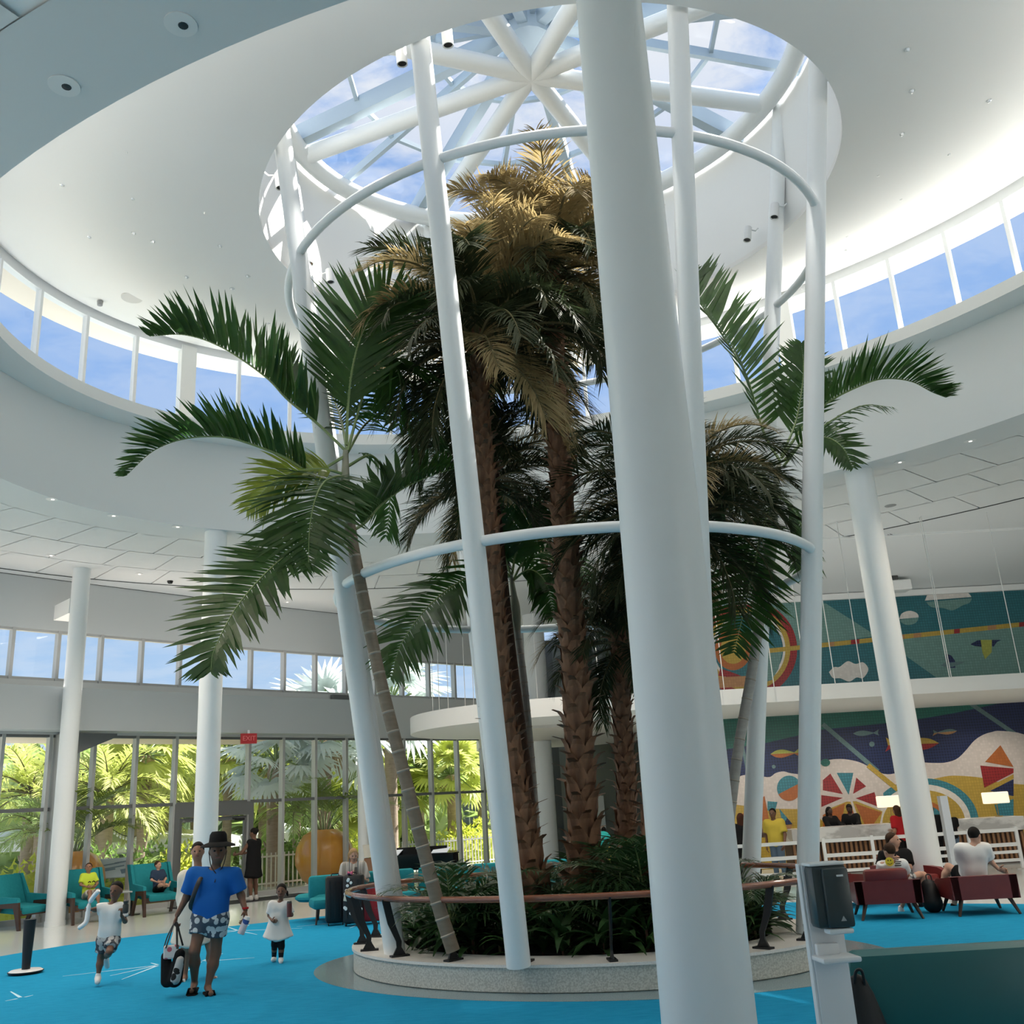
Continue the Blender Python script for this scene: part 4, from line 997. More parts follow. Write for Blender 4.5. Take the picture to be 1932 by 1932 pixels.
p0, p1 = on_y(1797, 1590, 20.6), on_z(1806, 1662); p = Vector((p1.x, p1.y, 0)); t = thing('stanchion', 'square silver post standing at the reception barrier, by the seated man in white', 'post', p)
b = B(); b.box((p.x, p.y, .80), (.15, .15, 1.60)); b.build('post', mat('brushed_silver', (.50, .53, .57), .35, .35), t)
b = B(); b.box((p.x, p.y, .015), (.32, .32, .03)); b.build('base', ALU, t)
# dispenser stand close to the camera
yK = 4.6
k0 = on_y(1541, 1740, yK); kx, ky = k0.x + .035, yK
KS = thing('dispenser_stand', 'tall white stand close to the camera carrying a dark grey hand gel dispenser', 'stand', (kx, ky, 0))
R = Rz(.10)
b = B(); b.rbox((kx, ky, .775), (.155, .028, 1.53), .008, M=R); b.build('panel', mat('stand_white', (.74, .76, .78), .4), KS, True)
b = B(); b.rbox((kx - .083, ky + .004, .775), (.012, .04, 1.53), .004, M=R); b.build('edge_strip', ALU_W, KS)
b = B(); b.rbox((kx, ky, .012), (.36, .36, .02), .01, M=R); b.build('base', mat('stand_white', (.74, .76, .78), .4), KS)
dc = on_y(1561, 1690, yK - .07); DG = mat('dispenser_grey', (.030, .044, .047), .32)
b = B(); b.rbox((dc.x + .005, dc.y, dc.z), (.165, .10, .255), .02, M=R); b.build('dispenser', DG, KS, True)
b = B(); b.rbox((dc.x + .028, dc.y - .055, dc.z - .004), (.118, .03, .24), .012, M=R); b.build('dispenser_cover', DG, KS, True)
b = B(); b.rbox((dc.x, dc.y + .005, dc.z + .132), (.16, .10, .014), .006, M=R); b.build('dispenser_top', WHITE_S, KS, True)
b = B(); b.rbox((dc.x + .02, dc.y - .03, dc.z - .138), (.11, .07, .022), .008, M=R); b.build('nozzle', WHITE_S, KS, True)
b = B(); b.rbox((dc.x + .045, dc.y - .072, dc.z + .085), (.030, .004, .008), .001, M=R); b.build('badge', mat('badge_white', (.7, .72, .72), .5), KS)
b = B(); b.slab([(-.012, -.008), (.012, -.008), (.0, .012)], (dc.x + .035, dc.y - .073, dc.z - .088), (1, .1, 0), (0, 0, 1), .003); b.build('drop_mark', mat('badge_grey', (.35, .38, .38), .5), KS)
tr = on_y(1578, 1808, yK - .09)
b = B(); b.rbox((tr.x, tr.y, tr.z), (.17, .14, .022), .008, M=R); b.rbox((tr.x - .02, tr.y + .05, tr.z + .03), (.10, .03, .05), .006, M=R); b.build('drip_tray', ALU_W, KS, True)
# teal sofa with its back to the camera
yS = 6.5
a, c = on_y(1594, 1800, yS), on_y(2050, 1800, yS)
SF2 = thing('sofa', 'teal sofa seen from behind at the bottom right corner', 'sofa', ((a.x + c.x) / 2, yS, 0))
w = c.x - a.x; mx = (a.x + c.x) / 2
TEAL_K = mat('teal_vinyl', (.010, .115, .118), .42)
b = B(); b.rbox((mx, yS + .11, .50), (w, .22, .76), .09); b.build('back', TEAL_K, SF2, True)
b = B(); b.rbox((mx, yS + .55, .30), (w, .72, .36), .08); b.build('seat', TEAL_K, SF2, True)
for x in (a.x + .12, mx, c.x - .12):
    b = B(); b.tube([(x, yS + .12, .16), (x, yS + .12, 0)], [.03, .02], 8); b.build('leg', WALNUT, SF2, True)
p = on_y(1622, 1880, yS - .14); t = thing('backpack', 'black pointed bag standing against the back of the near teal sofa', 'bag', (p.x, p.y, 0))
b = B(); b.lathe([(.0, .0), (.15, .02), (.17, .2), (.145, .48), (.085, .68), (.045, .77), (0, .79)], (p.x, p.y, .0), 18, sy=.62); b.build('bag_body', mat('bag_black', (.006, .006, .007), .6), t, True)
b = B(); b.tube(spline([(p.x - .03, p.y - .03, .74), (p.x - .015, p.y - .05, .81), (p.x + .02, p.y - .05, .81), (p.x + .03, p.y - .03, .73)], 10), .009, 6); b.build('loop', BLACK, t, True)

# ---------------------------------------------------------------- ceiling fittings
TRIMR = mat('downlight_trim', (.72, .72, .71), .4); DLIN = mat('downlight_reflector', (.012, .012, .013), .35); LENS = mat('downlight_lamp', (.8, .8, .78), .4, emit=((1, .93, .82), 1.2))
def downlight(u, v, r=.095, label=None, z=CEIL - .004, big=False):
    p = on_z(u, v, z); t = thing('downlight', label, 'ceiling light', p, group='round recessed downlights in the flat ceiling')
    b = B(); b.lathe([(r, -.004), (r * 1.22, -.004), (r * 1.22, .004), (r, .004)], p, 22); b.build('trim_ring', TRIMR, t, True)
    b = B(); b.lathe([(r, 0), (r * .72, .0015), (0, .002)], p, 20); b.build('reflector', DLIN, t, True)
    b = B(); b.lathe([(0, -.010), (r * .36, -.008), (r * .40, 0)], p + Vector((r * .15, r * .1, 0)), 12); b.build('bulb', LENS if not big else DLIN, t, True)
for u, v, lab in ((341, 46, 'dark round downlight at the top edge of the near grey ceiling'), (121, 162, 'dark round downlight lower on the near grey ceiling at top left')): downlight(u, v, .105, lab, big=True)
for u, v, lab in ((98, 942, 'downlight nearest the left edge under the rotunda wall'), (213, 973, 'second downlight from the left under the rotunda wall'), (334, 994, 'third downlight from the left under the rotunda wall, by the big leaf'),
    (95, 1048, 'downlight at the left in the outer ceiling band'), (262, 1083, 'downlight in the outer ceiling band right of the left column'), (541, 1136, 'downlight in the outer ceiling band near the leaning post'),
    (1830, 832, 'downlight nearest the right edge of the flat ceiling'), (1697, 872, 'downlight on the right ceiling just above the right column')): downlight(u, v, .085, lab)
def small_fit(nm, u, v, r, h, label, m, cat='ceiling fitting', z=CEIL):
    p = on_z(u, v, z); b = B(); b.lathe([(0, -h), (r * .7, -h), (r, -h * .3), (r, 0), (0, 0)], p, 16); return tag(b.build(nm, m, None, True), label, cat)
small_fit('ceiling_camera', 321, 1096, .075, .07, 'black dome camera on the outer ceiling band left of the drooping leaf', mat('dome_black', (.02, .02, .02), .15), 'camera')
small_fit('speaker_grille', 1680, 954, .13, .012, 'round grey speaker grille on the right flat ceiling', mat('grille_grey', (.30, .31, .31), .7), 'speaker')
def dish_z(p):
    r = math.hypot(*(lambda dx, dy: ((dx * CA + dy * SA) / DA, (-dx * SA + dy * CA) / DB))(p.x - CX, p.y - CY))
    return float(np.interp(r, [.45, .60, .81, .95, .99], [10.84, 11.20, 11.72, 11.98, 12.02]))
def on_dish(u, v):
    z = 11.3
    for _ in range(14): z = .5 * z + .5 * dish_z(on_z(u, v, z))
    return on_z(u, v, z)
p = on_dish(249, 561); b = B(); b.lathe([(0, -.02), (.2, -.02), (.2, 0), (0, 0)], p, 20); tag(b.build('speaker_grille', mat('grille_pale', (.66, .64, .61), .7), None, True), 'round pale speaker grille on the upper white ceiling at the left', 'speaker')
p = on_dish(189, 567); b = B(); b.lathe([(0, -.13), (.05, -.11), (.06, -.02), (.03, 0)], p, 10); tag(b.build('sprinkler', mat('grey_fitting', (.3, .3, .3), .5), None, True), 'small grey sprinkler under the upper ceiling above the left clerestory', 'sprinkler')
stars = [(527, 82), (447, 165), (397, 248), (240, 285), (118, 349), (379, 328), (251, 374), (386, 399), (253, 440), (169, 447), (289, 456), (416, 464), (353, 523), (468, 521), (507, 610), (438, 545), (1712, 94), (1720, 172), (1865, 190), (1701, 253), (1790, 290), (1656, 329), (1699, 374), (1592, 397), (1750, 424), (1597, 444), (1518, 456), (1596, 472), (1604, 495)]
SP = B(); SP.lathe([(0, -.035), (.02, -.03), (.032, 0), (.05, 0.004)], (0, 0, 0), 8); st_me = SP.mesh('star_light', mat('crystal', (.85, .85, .84), .08, .3), True)
for u, v in stars:
    k_ = sorted(q for q in stars if (q[0] < 1000) == (u < 1000)).index((u, v))
    o = link('star_light', st_me); o.location = on_dish(u, v); tag(o, NTH[k_] + ' tiny crystal star light from the left, on the ' + ('left' if u < 1000 else 'right') + ' half of the upper ceiling', 'ceiling light', 'crystal star lights on the upper ceiling')
CYL = mat('track_head_white', (.74, .74, .73), .4)
for u, v, tilt, lab in ((837, 62, .15, 'white cylinder spotlight at the top, right of the second post'), (750, 98, .1, 'white cylinder spotlight at the rim left of the second post top'), (536, 285, .1, 'white cylinder spotlight in front of the left post top'), (515, 338, .1, 'small cylinder spotlight low on the left rim of the skylight'),
        (573, 494, .3, 'cylinder spotlight with a copper inside by the left post'), (615, 530, .1, 'white cylinder spotlight low on the sunlit wall by the green leaf tips'), (1542, 172, .1, 'white cylinder spotlight on the right rim by the post top'), (1473, 416, .2, 'cylinder spotlight right of the back right post'), (1419, 452, .2, 'cylinder spotlight left of the back right post')):
    t_ = ell_t(on_z(u, v, 11.4), 4.4, 3.75); p = ell(4.26, 3.62, t_, 11.25)
    # put it where its pixel says, just inside the oculus wall
    best = min(((lambda q: (q.x - pj[0]) ** 2 + (q.y - pj[1]) ** 2)(Vector((u, v))) , a, z) for a in [2 * PI * i / 240 for i in range(240)] for z in (11.05, 11.3, 11.6, 12.0) for pj in (project(ell(4.22, 3.58, a, z)),)) if True else None
    p = ell(4.22, 3.58, best[1], best[2]); d = Vector((CX - p.x, CY - p.y, 0)).normalized()
    t = thing('spotlight', lab, 'spotlight', p); ax = (Vector((0, 0, -1)) + d * tilt).normalized(); s, w_, dd = frame_of(ax); M = Matrix((s, w_, dd)).transposed()
    b = B(); b.lathe([(0, -.13), (.065, -.13), (.07, -.12), (.07, .13), (.058, .13), (.052, .06), (0, .05)], p, 16, M=M); b.build('housing', CYL, t, True)
    b = B(); b.lathe([(.056, .118), (.0, .112)], p, 16, M=M); b.build('opening', mat('copper_inside', (.4, .2, .1), .4) if 'copper' in lab else BLACK, t, True)
    b = B(); b.tube([p - ax * .1, p - ax * .1 - d * .16, p - ax * .1 - d * .22 + Vector((0, 0, .06))], .014, 6); b.build('bracket', CYL, t, True)
# thin cables hanging by the mezzanine
WIRE = mat('cable_white', (.74, .74, .72), .5)
for i, (u0, v0, u1, v1, y) in enumerate(((1598, 1094, 1628, 1288, 21.9), (1558, 1175, 1576, 1290, 21.9), (1500, 1105, 1521, 1285, 21.9), (1755, 1055, 1794, 1272, 21.9), (1759, 1086, 1790, 1270, 22.0), (1880, 1046, 1900, 1150, 21.9), (1450, 1220, 1460, 1292, 21.9), (1362, 1245, 1366, 1297, 21.9), (1125, 1212, 1131, 1308, 22.0),
        (817, 1190, 817, 1345, 25.4), (827, 1192, 829, 1341, 25.6), (843, 1197, 846, 1338, 25.4), (873, 1205, 878, 1332, 25.5), (888, 1200, 894, 1330, 25.6), (960, 1215, 965, 1320, 25.6), (1012, 1230, 1014, 1316, 25.6))):
    p = on_y(u1, v1, y); b = B(); b.tube([(p.x, p.y, CEIL), (p.x, p.y, 4.10)], .010 if u0 > 1100 else .009, 5)
    k_ = i if u0 > 1100 else i - 9; k_ = sorted([1598, 1558, 1500, 1755, 1759, 1880, 1450, 1362, 1125]).index(u0) if u0 > 1100 else k_
    tag(b.build('hanging_cable', WIRE, None, True), NTH[k_] + ' thin white cable from the left, hanging to the mezzanine edge' if u0 > 1100 else NTH[k_] + ' thin white cable from the left, hanging to the oval canopy', 'cable', 'cables down to the mezzanine' if u0 > 1100 else 'cables down to the oval canopy')
for u, v, s in ((860, 1133, .45), (1688, 1012, .5)):
    p = on_z(u, v, CEIL - .006); t = thing('air_vent', 'slotted air vent in the ceiling ' + ('behind the second post' if u < 1000 else 'by the right column'), 'vent', p); a = 1.0 if u < 1000 else .75
    b = B(); b.box(p, (s * 1.6, s * .42, .01), a); b.build('frame', ALU_W, t)
    for k in (-1, 0, 1):
        b = B(); b.box(p + Rz(a) @ Vector((0, k * s * .12, -.006)), (s * 1.45, s * .06, .006), a); b.build('slot', BLACK, t)
p = on_y(1688, 1101, 25.6); t = thing('projector', 'small dark projector on the white ledge above the upper mural', 'projector', (p.x, p.y, 7.12))
b = B(); b.rbox((p.x, p.y + .1, 7.0), (.8, .5, .28), .03); b.build('shelf', WHITE, t); b = B(); b.rbox((p.x - .1, p.y, 7.20), (.34, .3, .12), .02); b.build('projector_body', mat('proj', (.06, .06, .06), .4), t)
b = B(); b.tube([(p.x - .14, p.y - .15, 7.2), (p.x - .14, p.y - .2, 7.2)], .04, 12); b.build('lens', BLACK, t, True)

# ---------------------------------------------------------------- people: one smooth surface grown round a skeleton
def _cap(X, a, b, ra, rb):
    ab = b - a; L2 = float(ab @ ab) + 1e-9
    t = ((X[0] - a[0]) * ab[0] + (X[1] - a[1]) * ab[1] + (X[2] - a[2]) * ab[2]) / L2
    np.clip(t, 0, 1, out=t)
    return np.sqrt((X[0] - a[0] - t * ab[0]) ** 2 + (X[1] - a[1] - t * ab[1]) ** 2 + (X[2] - a[2] - t * ab[2]) ** 2) - (ra + (rb - ra) * t)
def _ellp(X, c, r, R):
    q = [X[i] - c[i] for i in range(3)]
    if R is not None: q = [q[0] * R[0][i] + q[1] * R[1][i] + q[2] * R[2][i] for i in range(3)]
    k = np.sqrt((q[0] / r[0]) ** 2 + (q[1] / r[1]) ** 2 + (q[2] / r[2]) ** 2)
    return (k - 1) * min(r)
def sdf_mesh(prims, vox, cuts=(), pad=.03):
    """prims: (k, op, kind, ...) joined smoothly; op '+' adds, '-' carves; cuts: (point, normal) drop what lies along the normal"""
    lo = np.full(3, 1e9); hi = -lo
    for p in prims:
        if p[1] != '+': continue
        if p[2] == 'c':
            for q, r in ((p[3], p[5]), (p[4], p[6])): lo = np.minimum(lo, q - r); hi = np.maximum(hi, q + r)
        else: m = max(p[4]); lo = np.minimum(lo, p[3] - m); hi = np.maximum(hi, p[3] + m)
    lo -= pad; hi += pad
    n = np.ceil((hi - lo) / vox).astype(int) + 1
    ax = [(lo[i] + vox * np.arange(n[i])).astype(np.float32) for i in range(3)]
    D = np.full(n, 1.0, np.float32)
    for p in prims:
        k = p[0]
        if p[2] == 'c': a, b, ra, rb = p[3:7]; l = np.minimum(a - ra, b - rb); h = np.maximum(a + ra, b + rb)
        else: m = max(p[4]); l, h = p[3] - m, p[3] + m
        i0 = np.maximum(0, ((l - lo - k - .04) / vox).astype(int)); i1 = np.minimum(n, ((h - lo + k + .04) / vox).astype(int) + 2)
        sl = tuple(slice(i0[i], i1[i]) for i in range(3))
        X = [ax[0][sl[0]][:, None, None], ax[1][sl[1]][None, :, None], ax[2][sl[2]][None, None, :]]
        d = _cap(X, a, b, ra, rb) if p[2] == 'c' else _ellp(X, p[3], p[4], p[5])
        if len(p) > 7 and p[2] == 'c' and p[7]:        # flat end at b
            u = (b - a) / (np.linalg.norm(b - a) + 1e-9); d = np.maximum(d, sum((X[i] - b[i]) * u[i] for i in range(3)))
        o = D[sl]
        if p[1] == '+': hh = np.maximum(k - np.abs(o - d), 0) / k; D[sl] = np.minimum(o, d) - hh * hh * k * .25
        else: d = -d; hh = np.maximum(k - np.abs(o - d), 0) / k; D[sl] = np.maximum(o, d) + hh * hh * k * .25
    G = [ax[0][:, None, None], ax[1][None, :, None], ax[2][None, None, :]]
    for c, nn in cuts: D = np.maximum(D, sum((G[i] - c[i]) * nn[i] for i in range(3)))
    S = D < 0
    N = [k - 1 for k in n]
    cor = [(i, j, k) for i in (0, 1) for j in (0, 1) for k in (0, 1)]
    sub = lambda A, c: A[c[0]:c[0] + N[0], c[1]:c[1] + N[1], c[2]:c[2] + N[2]]
    cnt = sum(sub(S, c).astype(np.int8) for c in cor)
    idx = np.argwhere((cnt > 0) & (cnt < 8))
    if len(idx) == 0: return [], []
    vid = np.full(N, -1, np.int32); vid[tuple(idx.T)] = np.arange(len(idx))
    acc = np.zeros((len(idx), 3)); w = np.zeros(len(idx))
    for e in range(3):
        for c in cor:
            if c[e]: continue
            c2 = list(c); c2[e] = 1
            a = D[idx[:, 0] + c[0], idx[:, 1] + c[1], idx[:, 2] + c[2]]; b = D[idx[:, 0] + c2[0], idx[:, 1] + c2[1], idx[:, 2] + c2[2]]
            m = (a < 0) != (b < 0); t = a[m] / (a[m] - b[m])
            q = np.tile(np.array(c, float), (m.sum(), 1)); q[:, e] += t
            acc[m] += q; w[m] += 1
    V = lo + vox * (idx + acc / w[:, None])
    F = []
    for e in range(3):
        o = [i for i in range(3) if i != e]
        A = [slice(None)] * 3; A[e] = slice(0, n[e] - 1); Bq = [slice(None)] * 3; Bq[e] = slice(1, n[e])
        X = np.argwhere(S[tuple(A)] != S[tuple(Bq)])
        X = X[(X[:, o[0]] > 0) & (X[:, o[1]] > 0) & (X[:, o[0]] < N[o[0]]) & (X[:, o[1]] < N[o[1]])]
        ins = S[X[:, 0], X[:, 1], X[:, 2]]
        def at(di, dj):
            Y = X.copy(); Y[:, o[0]] -= di; Y[:, o[1]] -= dj; return vid[Y[:, 0], Y[:, 1], Y[:, 2]]
        q = np.stack([at(1, 1), at(0, 1), at(0, 0), at(1, 0)], 1)
        fl = ins if e != 1 else ~ins
        q[~fl] = q[~fl][:, ::-1]
        F.append(q[(q >= 0).all(1)])
    return V.tolist(), np.concatenate(F).tolist()
SKIN = {k: mat('skin_' + k, c, .55) for k, c in (('fair', (.52, .29, .20)), ('tan', (.30, .15, .092)), ('brown', (.16, .073, .042)), ('dark', (.062, .030, .020)))}
HAIRM = {k: mat('hair_' + k, c, .7, spec=.15) for k, c in (('black', (.010, .008, .007)), ('brown', (.045, .022, .012)), ('blonde', (.33, .21, .10)), ('red', (.060, .020, .011)))}
EYE = mat('eye_dark', (.012, .009, .008), .3); EYE_W = mat('eye_white', (.65, .62, .58), .4); LIP = mat('lips', (.26, .075, .06), .5)
A3 = lambda p: np.array(p, float)
def hand_mesh(bb, w, d, nrm, S, curl=.5, thumb=1):
    """palm and five fingers: w wrist, d direction of the hand, nrm out of the back of the hand"""
    d = Vector(d).normalized(); nrm = Vector(nrm); sd = d.cross(nrm)
    if sd.length < 1e-3: nrm = Vector((1, 0, 0)); sd = d.cross(nrm)
    sd.normalize(); nrm = sd.cross(d); w = Vector(w); L = .105 * S / 1.75
    bb.tube([w - d * L * .15, w + d * L * .25, w + d * L * .6, w + d * L * .95], [L * .24, L * .34, L * .42, L * .38], 8, flat=.5, up=nrm)
    for i, (o, l) in enumerate(((-.33, .78), (-.11, .92), (.11, .86), (.32, .66))):
        p = w + d * (L * .9) + sd * (o * L); q, nn = d.copy(), nrm.copy(); pts = [p - d * L * .2, p]; c_, s_ = math.cos(curl * .8), math.sin(curl * .8)
        for k in range(3):
            q, nn = q * c_ - nn * s_, q * s_ + nn * c_; p = p + q * (L * l * (.42, .33, .25)[k]); pts.append(p)
        bb.tube(pts, [L * .10, L * .10, L * .092, L * .08, L * .05], 6)
    p = w + d * (L * .28) + sd * (thumb * -L * .34); q = (d * .65 - sd * thumb * .75).normalized(); pts = [p]
    for k in range(2): p = p + q * L * .36; pts.append(p); q = (q - nrm * curl * .5 + d * .4).normalized()
    bb.tube(pts, [L * .13, L * .105, L * .06], 6)
def person(label, J, S, face, skin, clothes, hair=('short', 'black'), vox=.016, facing=None, head_k=1.0, hands=(.5, .5), name='person', feet=True, hide_legs=False):
    """J: joint -> Vector; a = the limb on the picture's left, b = on its right; S = standing height; face = direction the face points"""
    k = S / 1.0
    base = Vector((J['pelvis'].x, J['pelvis'].y, min(min(p.z for p in J.values()) - .02, J['pelvis'].z)))
    T = thing(name, label, 'person', base)
    g = {n: A3(p - base) for n, p in J.items()}
    f = A3(Vector(face).normalized()); hd = g['head']; R_h = k * head_k
    fx = np.cross(f, [0, 0, 1.0]); fx /= np.linalg.norm(fx); fz = np.cross(fx, f)
    RH = np.stack([fx, f, fz], 1)                 # columns: sideways, forward, up of the head
    hp = lambda x, y, z: hd + (fx * x + f * y + fz * z) * R_h
    side = (g['sb'] - g['sa']); side /= np.linalg.norm(side) + 1e-9
    ch = (g['sa'] + g['sb']) / 2; spine = ch - g['pelvis']; su = spine / np.linalg.norm(spine)
    fwd = np.cross(side, su)
    if facing is not None and fwd @ A3(facing) < 0: fwd = -fwd
    P = []
    add = lambda kk, *a: P.append((kk * k, '+') + a)
    hips = (g['hb'] - g['ha']) / 2; hm = (g['ha'] + g['hb']) / 2
    tl = side * .048 * k
    chp, wst = ch - su * .055 * k, g['pelvis'] + su * .075 * k
    def torso(x=0.0):
        r = [(.04, 'c', g['sa'] + side * .012 * k, g['sb'] - side * .012 * k, .036 * k + x, .036 * k + x)]
        for s in (-1, 1):
            r.append((.04, 'c', chp + s * tl, wst + s * tl * .72, .062 * k + x, .056 * k + x)); r.append((.04, 'c', wst + s * tl * .72, hm + s * tl * .9, .056 * k + x, .062 * k + x))
        return r
    for t in torso(): add(t[0], *t[1:])
    add(.03, 'c', ch + su * .0, hd - fz * .045 * R_h, .032 * k, .029 * k)
    for s in 'ab':
        add(.02, 'c', g['s' + s], g['e' + s], .030 * k, .024 * k); add(.015, 'c', g['e' + s], g['w' + s], .0245 * k, .0155 * k)
        add(.03, 'c', g['h' + s], g['k' + s], .050 * k, .033 * k); add(.02, 'c', g['k' + s], g['k' + s] * .62 + g['n' + s] * .38, .0325 * k, .034 * k); add(.02, 'c', g['k' + s] * .62 + g['n' + s] * .38, g['n' + s], .034 * k, .019 * k)
        if feet: add(.015, 'c', g['n' + s] - A3((0, 0, .012 * k)), g['t' + s], .022 * k, .017 * k)
    add(.02, 'e', hp(0, -.004, .012), A3((.046, .058, .058)) * R_h, RH)
    add(.018, 'e', hp(0, .014, -.022), A3((.036, .042, .046)) * R_h, RH)
    add(.006, 'c', hp(0, .052, .008), hp(0, .066, -.012), .006 * R_h, .010 * R_h)
    for s in (-1, 1): add(.006, 'e', hp(s * .047, -.006, -.004), A3((.007, .013, .018)) * R_h, RH)
    for s in (-1, 1): P.append((.008 * k, '-', 'e', hp(s * .019, .058, .006), A3((.011, .008, .007)) * R_h, RH))
    V, F = sdf_mesh(P, vox)
    bb = B(); bb.add(V, F)
    for i, s in enumerate('ab'):
        dd = g['f' + s] - g['w' + s]
        hand_mesh(bb, g['w' + s], dd, (side if s == 'b' else -side) + fwd * .2, S, hands[i], 1 if s == 'a' else -1)
    o = link('body', bb.mesh('body', SKIN[skin], 'all'), T)
    eb = B()
    for s in (-1, 1): eb.lathe([(0, -.006 * R_h), (.0075 * R_h, -.003 * R_h), (.0075 * R_h, .003 * R_h), (0, .006 * R_h)], hp(s * .019, .0495, .006), 8)
    link('eyes', eb.mesh('eyes', EYE, 'all'), T)
    lb = B(); lb.tube([hp(-.014, .051, -.033), hp(0, .056, -.0325), hp(.014, .051, -.033)], .004 * R_h, 6); link('lips', lb.mesh('lips', LIP, 'all'), T)
    for c in clothes:
        kind, m = c[0], c[1]; Q = []; cuts = []; v2 = vox
        nm = kind
        if kind in ('shirt', 'dress', 'tank'):
            slv, hem = c[2], c[3]; x = (c[4] if len(c) > 4 else .010) * k
            for t in torso(x): Q.append((t[0] * k, '+') + t[1:])
            if kind == 'tank': Q[0] = (.03 * k, '+', 'c', g['sa'] * .8 + g['sb'] * .2, g['sb'] * .8 + g['sa'] * .2, .036 * k + x, .036 * k + x)
            for s in 'ab':
                if slv > 0:
                    e0, e1, e2 = g['s' + s], g['e' + s], g['w' + s]
                    if slv <= 1: Q.append((.03 * k, '+', 'c', e0, e0 + (e1 - e0) * slv, .034 * k + x, .034 * k + x * 1.1, True))
                    else: Q.append((.03 * k, '+', 'c', e0, e1, .033 * k + x, .028 * k + x)); Q.append((.02 * k, '+', 'c', e1, e1 + (e2 - e1) * (slv - 1), .028 * k + x, .022 * k + x, True))
            if kind == 'dress':                 # skirt: flares from the hips
                low = c[5]; bot = hm + A3((0, 0, -low * k)); fl = c[6] if len(c) > 6 else .09
                for s in (-1, 0, 1): Q.append((.05 * k, '+', 'c', wst + s * tl * .6, bot + side * s * fl * .62 * k, .06 * k, fl * k, True))
            else:
                cuts.append((hm - su * hem * k, -su))
            cuts.append((ch + su * .052 * k, su))
            Q.append((.012 * k, '-', 'c', ch + su * .03 * k, hd, .036 * k, .036 * k))
        elif kind in ('shorts', 'trousers'):
            fr = c[2]; x = (c[3] if len(c) > 3 else .012) * k
            for s in (-1, 1): Q.append((.04 * k, '+', 'c', wst + s * tl * .72, hm + s * tl * .9, .056 * k + x * .7, .064 * k + x))
            for s in 'ab':
                h_, k_, n_ = g['h' + s], g['k' + s], g['n' + s]
                if fr <= 1: Q.append((.03 * k, '+', 'c', h_, h_ + (k_ - h_) * fr, .052 * k + x, .046 * k + x * 1.3, True))
                else: Q.append((.03 * k, '+', 'c', h_, k_, .052 * k + x, .036 * k + x)); Q.append((.02 * k, '+', 'c', k_, k_ + (n_ - k_) * (fr - 1), .036 * k + x, .026 * k + x, True))
            cuts.append((wst, su))
        elif kind in ('shoes', 'socks'):
            th = c[2] if len(c) > 2 else .006
            for s in 'ab':
                sb = sdf_mesh([(.01 * k, '+', 'c', g['n' + s] - A3((0, 0, .02 * k)), g['t' + s], (.026 + th) * k, (.021 + th) * k), (.01 * k, '+', 'c', g['n' + s] + A3((0, 0, .012 * k)), g['n' + s] - A3((0, 0, .02 * k)), (.021 + th) * k, (.026 + th) * k)], vox * .8)
                q = B(); q.add(*sb); link('shoe', q.mesh('shoe', m, 'all'), T)
            continue
        elif kind == 'sandals':
            for s in 'ab':
                n_, t_ = Vector(g['n' + s]), Vector(g['t' + s]); d = (t_ - n_); d.z *= .6; q = B(); dn = d.normalized(); sx = dn.cross(Vector((0, 0, 1))).normalized(); c0 = (n_ + t_) / 2 - Vector((0, 0, .035 * k)) + dn * .008 * k
                q.rbox(c0, (.058 * k, d.length + .06 * k, .014 * k), .02, M=Matrix((sx, dn, sx.cross(dn))).transposed())
                q.tube([c0 + dn * .03 * k + sx * .030 * k, c0 + dn * .03 * k + sx * .02 * k + Vector((0, 0, .036 * k)), c0 + dn * .03 * k - sx * .02 * k + Vector((0, 0, .036 * k)), c0 + dn * .03 * k - sx * .030 * k], .017 * k, 6, flat=.5)
                link('sandal', q.mesh('sandal', m, 'all'), T)
            continue
        V, F = sdf_mesh(Q, vox, cuts)
        q = B(); q.add(V, F); link({'tank': 'top'}.get(kind, kind), q.mesh(kind, m, 'all'), T, label=(c[-1] if isinstance(c[-1], str) else None))
    if hair:
        st, hm_ = hair[0], HAIRM[hair[1]]; Q = [(.02 * k, '+', 'e', hp(0, -.010, .020), A3((.050, .060, .058)) * R_h, RH)]
        cut = [(hp(0, .030, .028), (f * .80 - fz * .60))] if st != 'crop' else [(hp(0, .02, .034), (f * .62 - fz * .78))]
        if st in ('long', 'mid'):
            L = .17 if st == 'long' else .10
            for s in (-1, 0, 1): Q.append((.02 * k, '+', 'c', hp(s * .034, -.026, .0), hp(s * .040, -.030, -L), .028 * R_h, .022 * R_h))
            cut = [(hp(0, .034, .02), (f * .88 - fz * .3))]
        if st == 'bun': Q.append((.012 * k, '+', 'e', hp(0, -.062, .030), A3((.026,) * 3) * R_h, None))
        if st == 'tail': Q.append((.012 * k, '+', 'c', hp(-.05, -.03, -.01), hp(-.062, -.025, -.07), .014 * R_h, .006 * R_h))
        V, F = sdf_mesh(Q, vox * .8, cut); q = B(); q.add(V, F); link('hair', q.mesh('hair', hm_, 'all'), T)
    return T, g, hp, base
def joints(y, **k):
    out = {}
    for n, t in k.items(): out[n] = on_y(t[0], t[1], y + (t[2] if len(t) > 2 else 0))
    return out
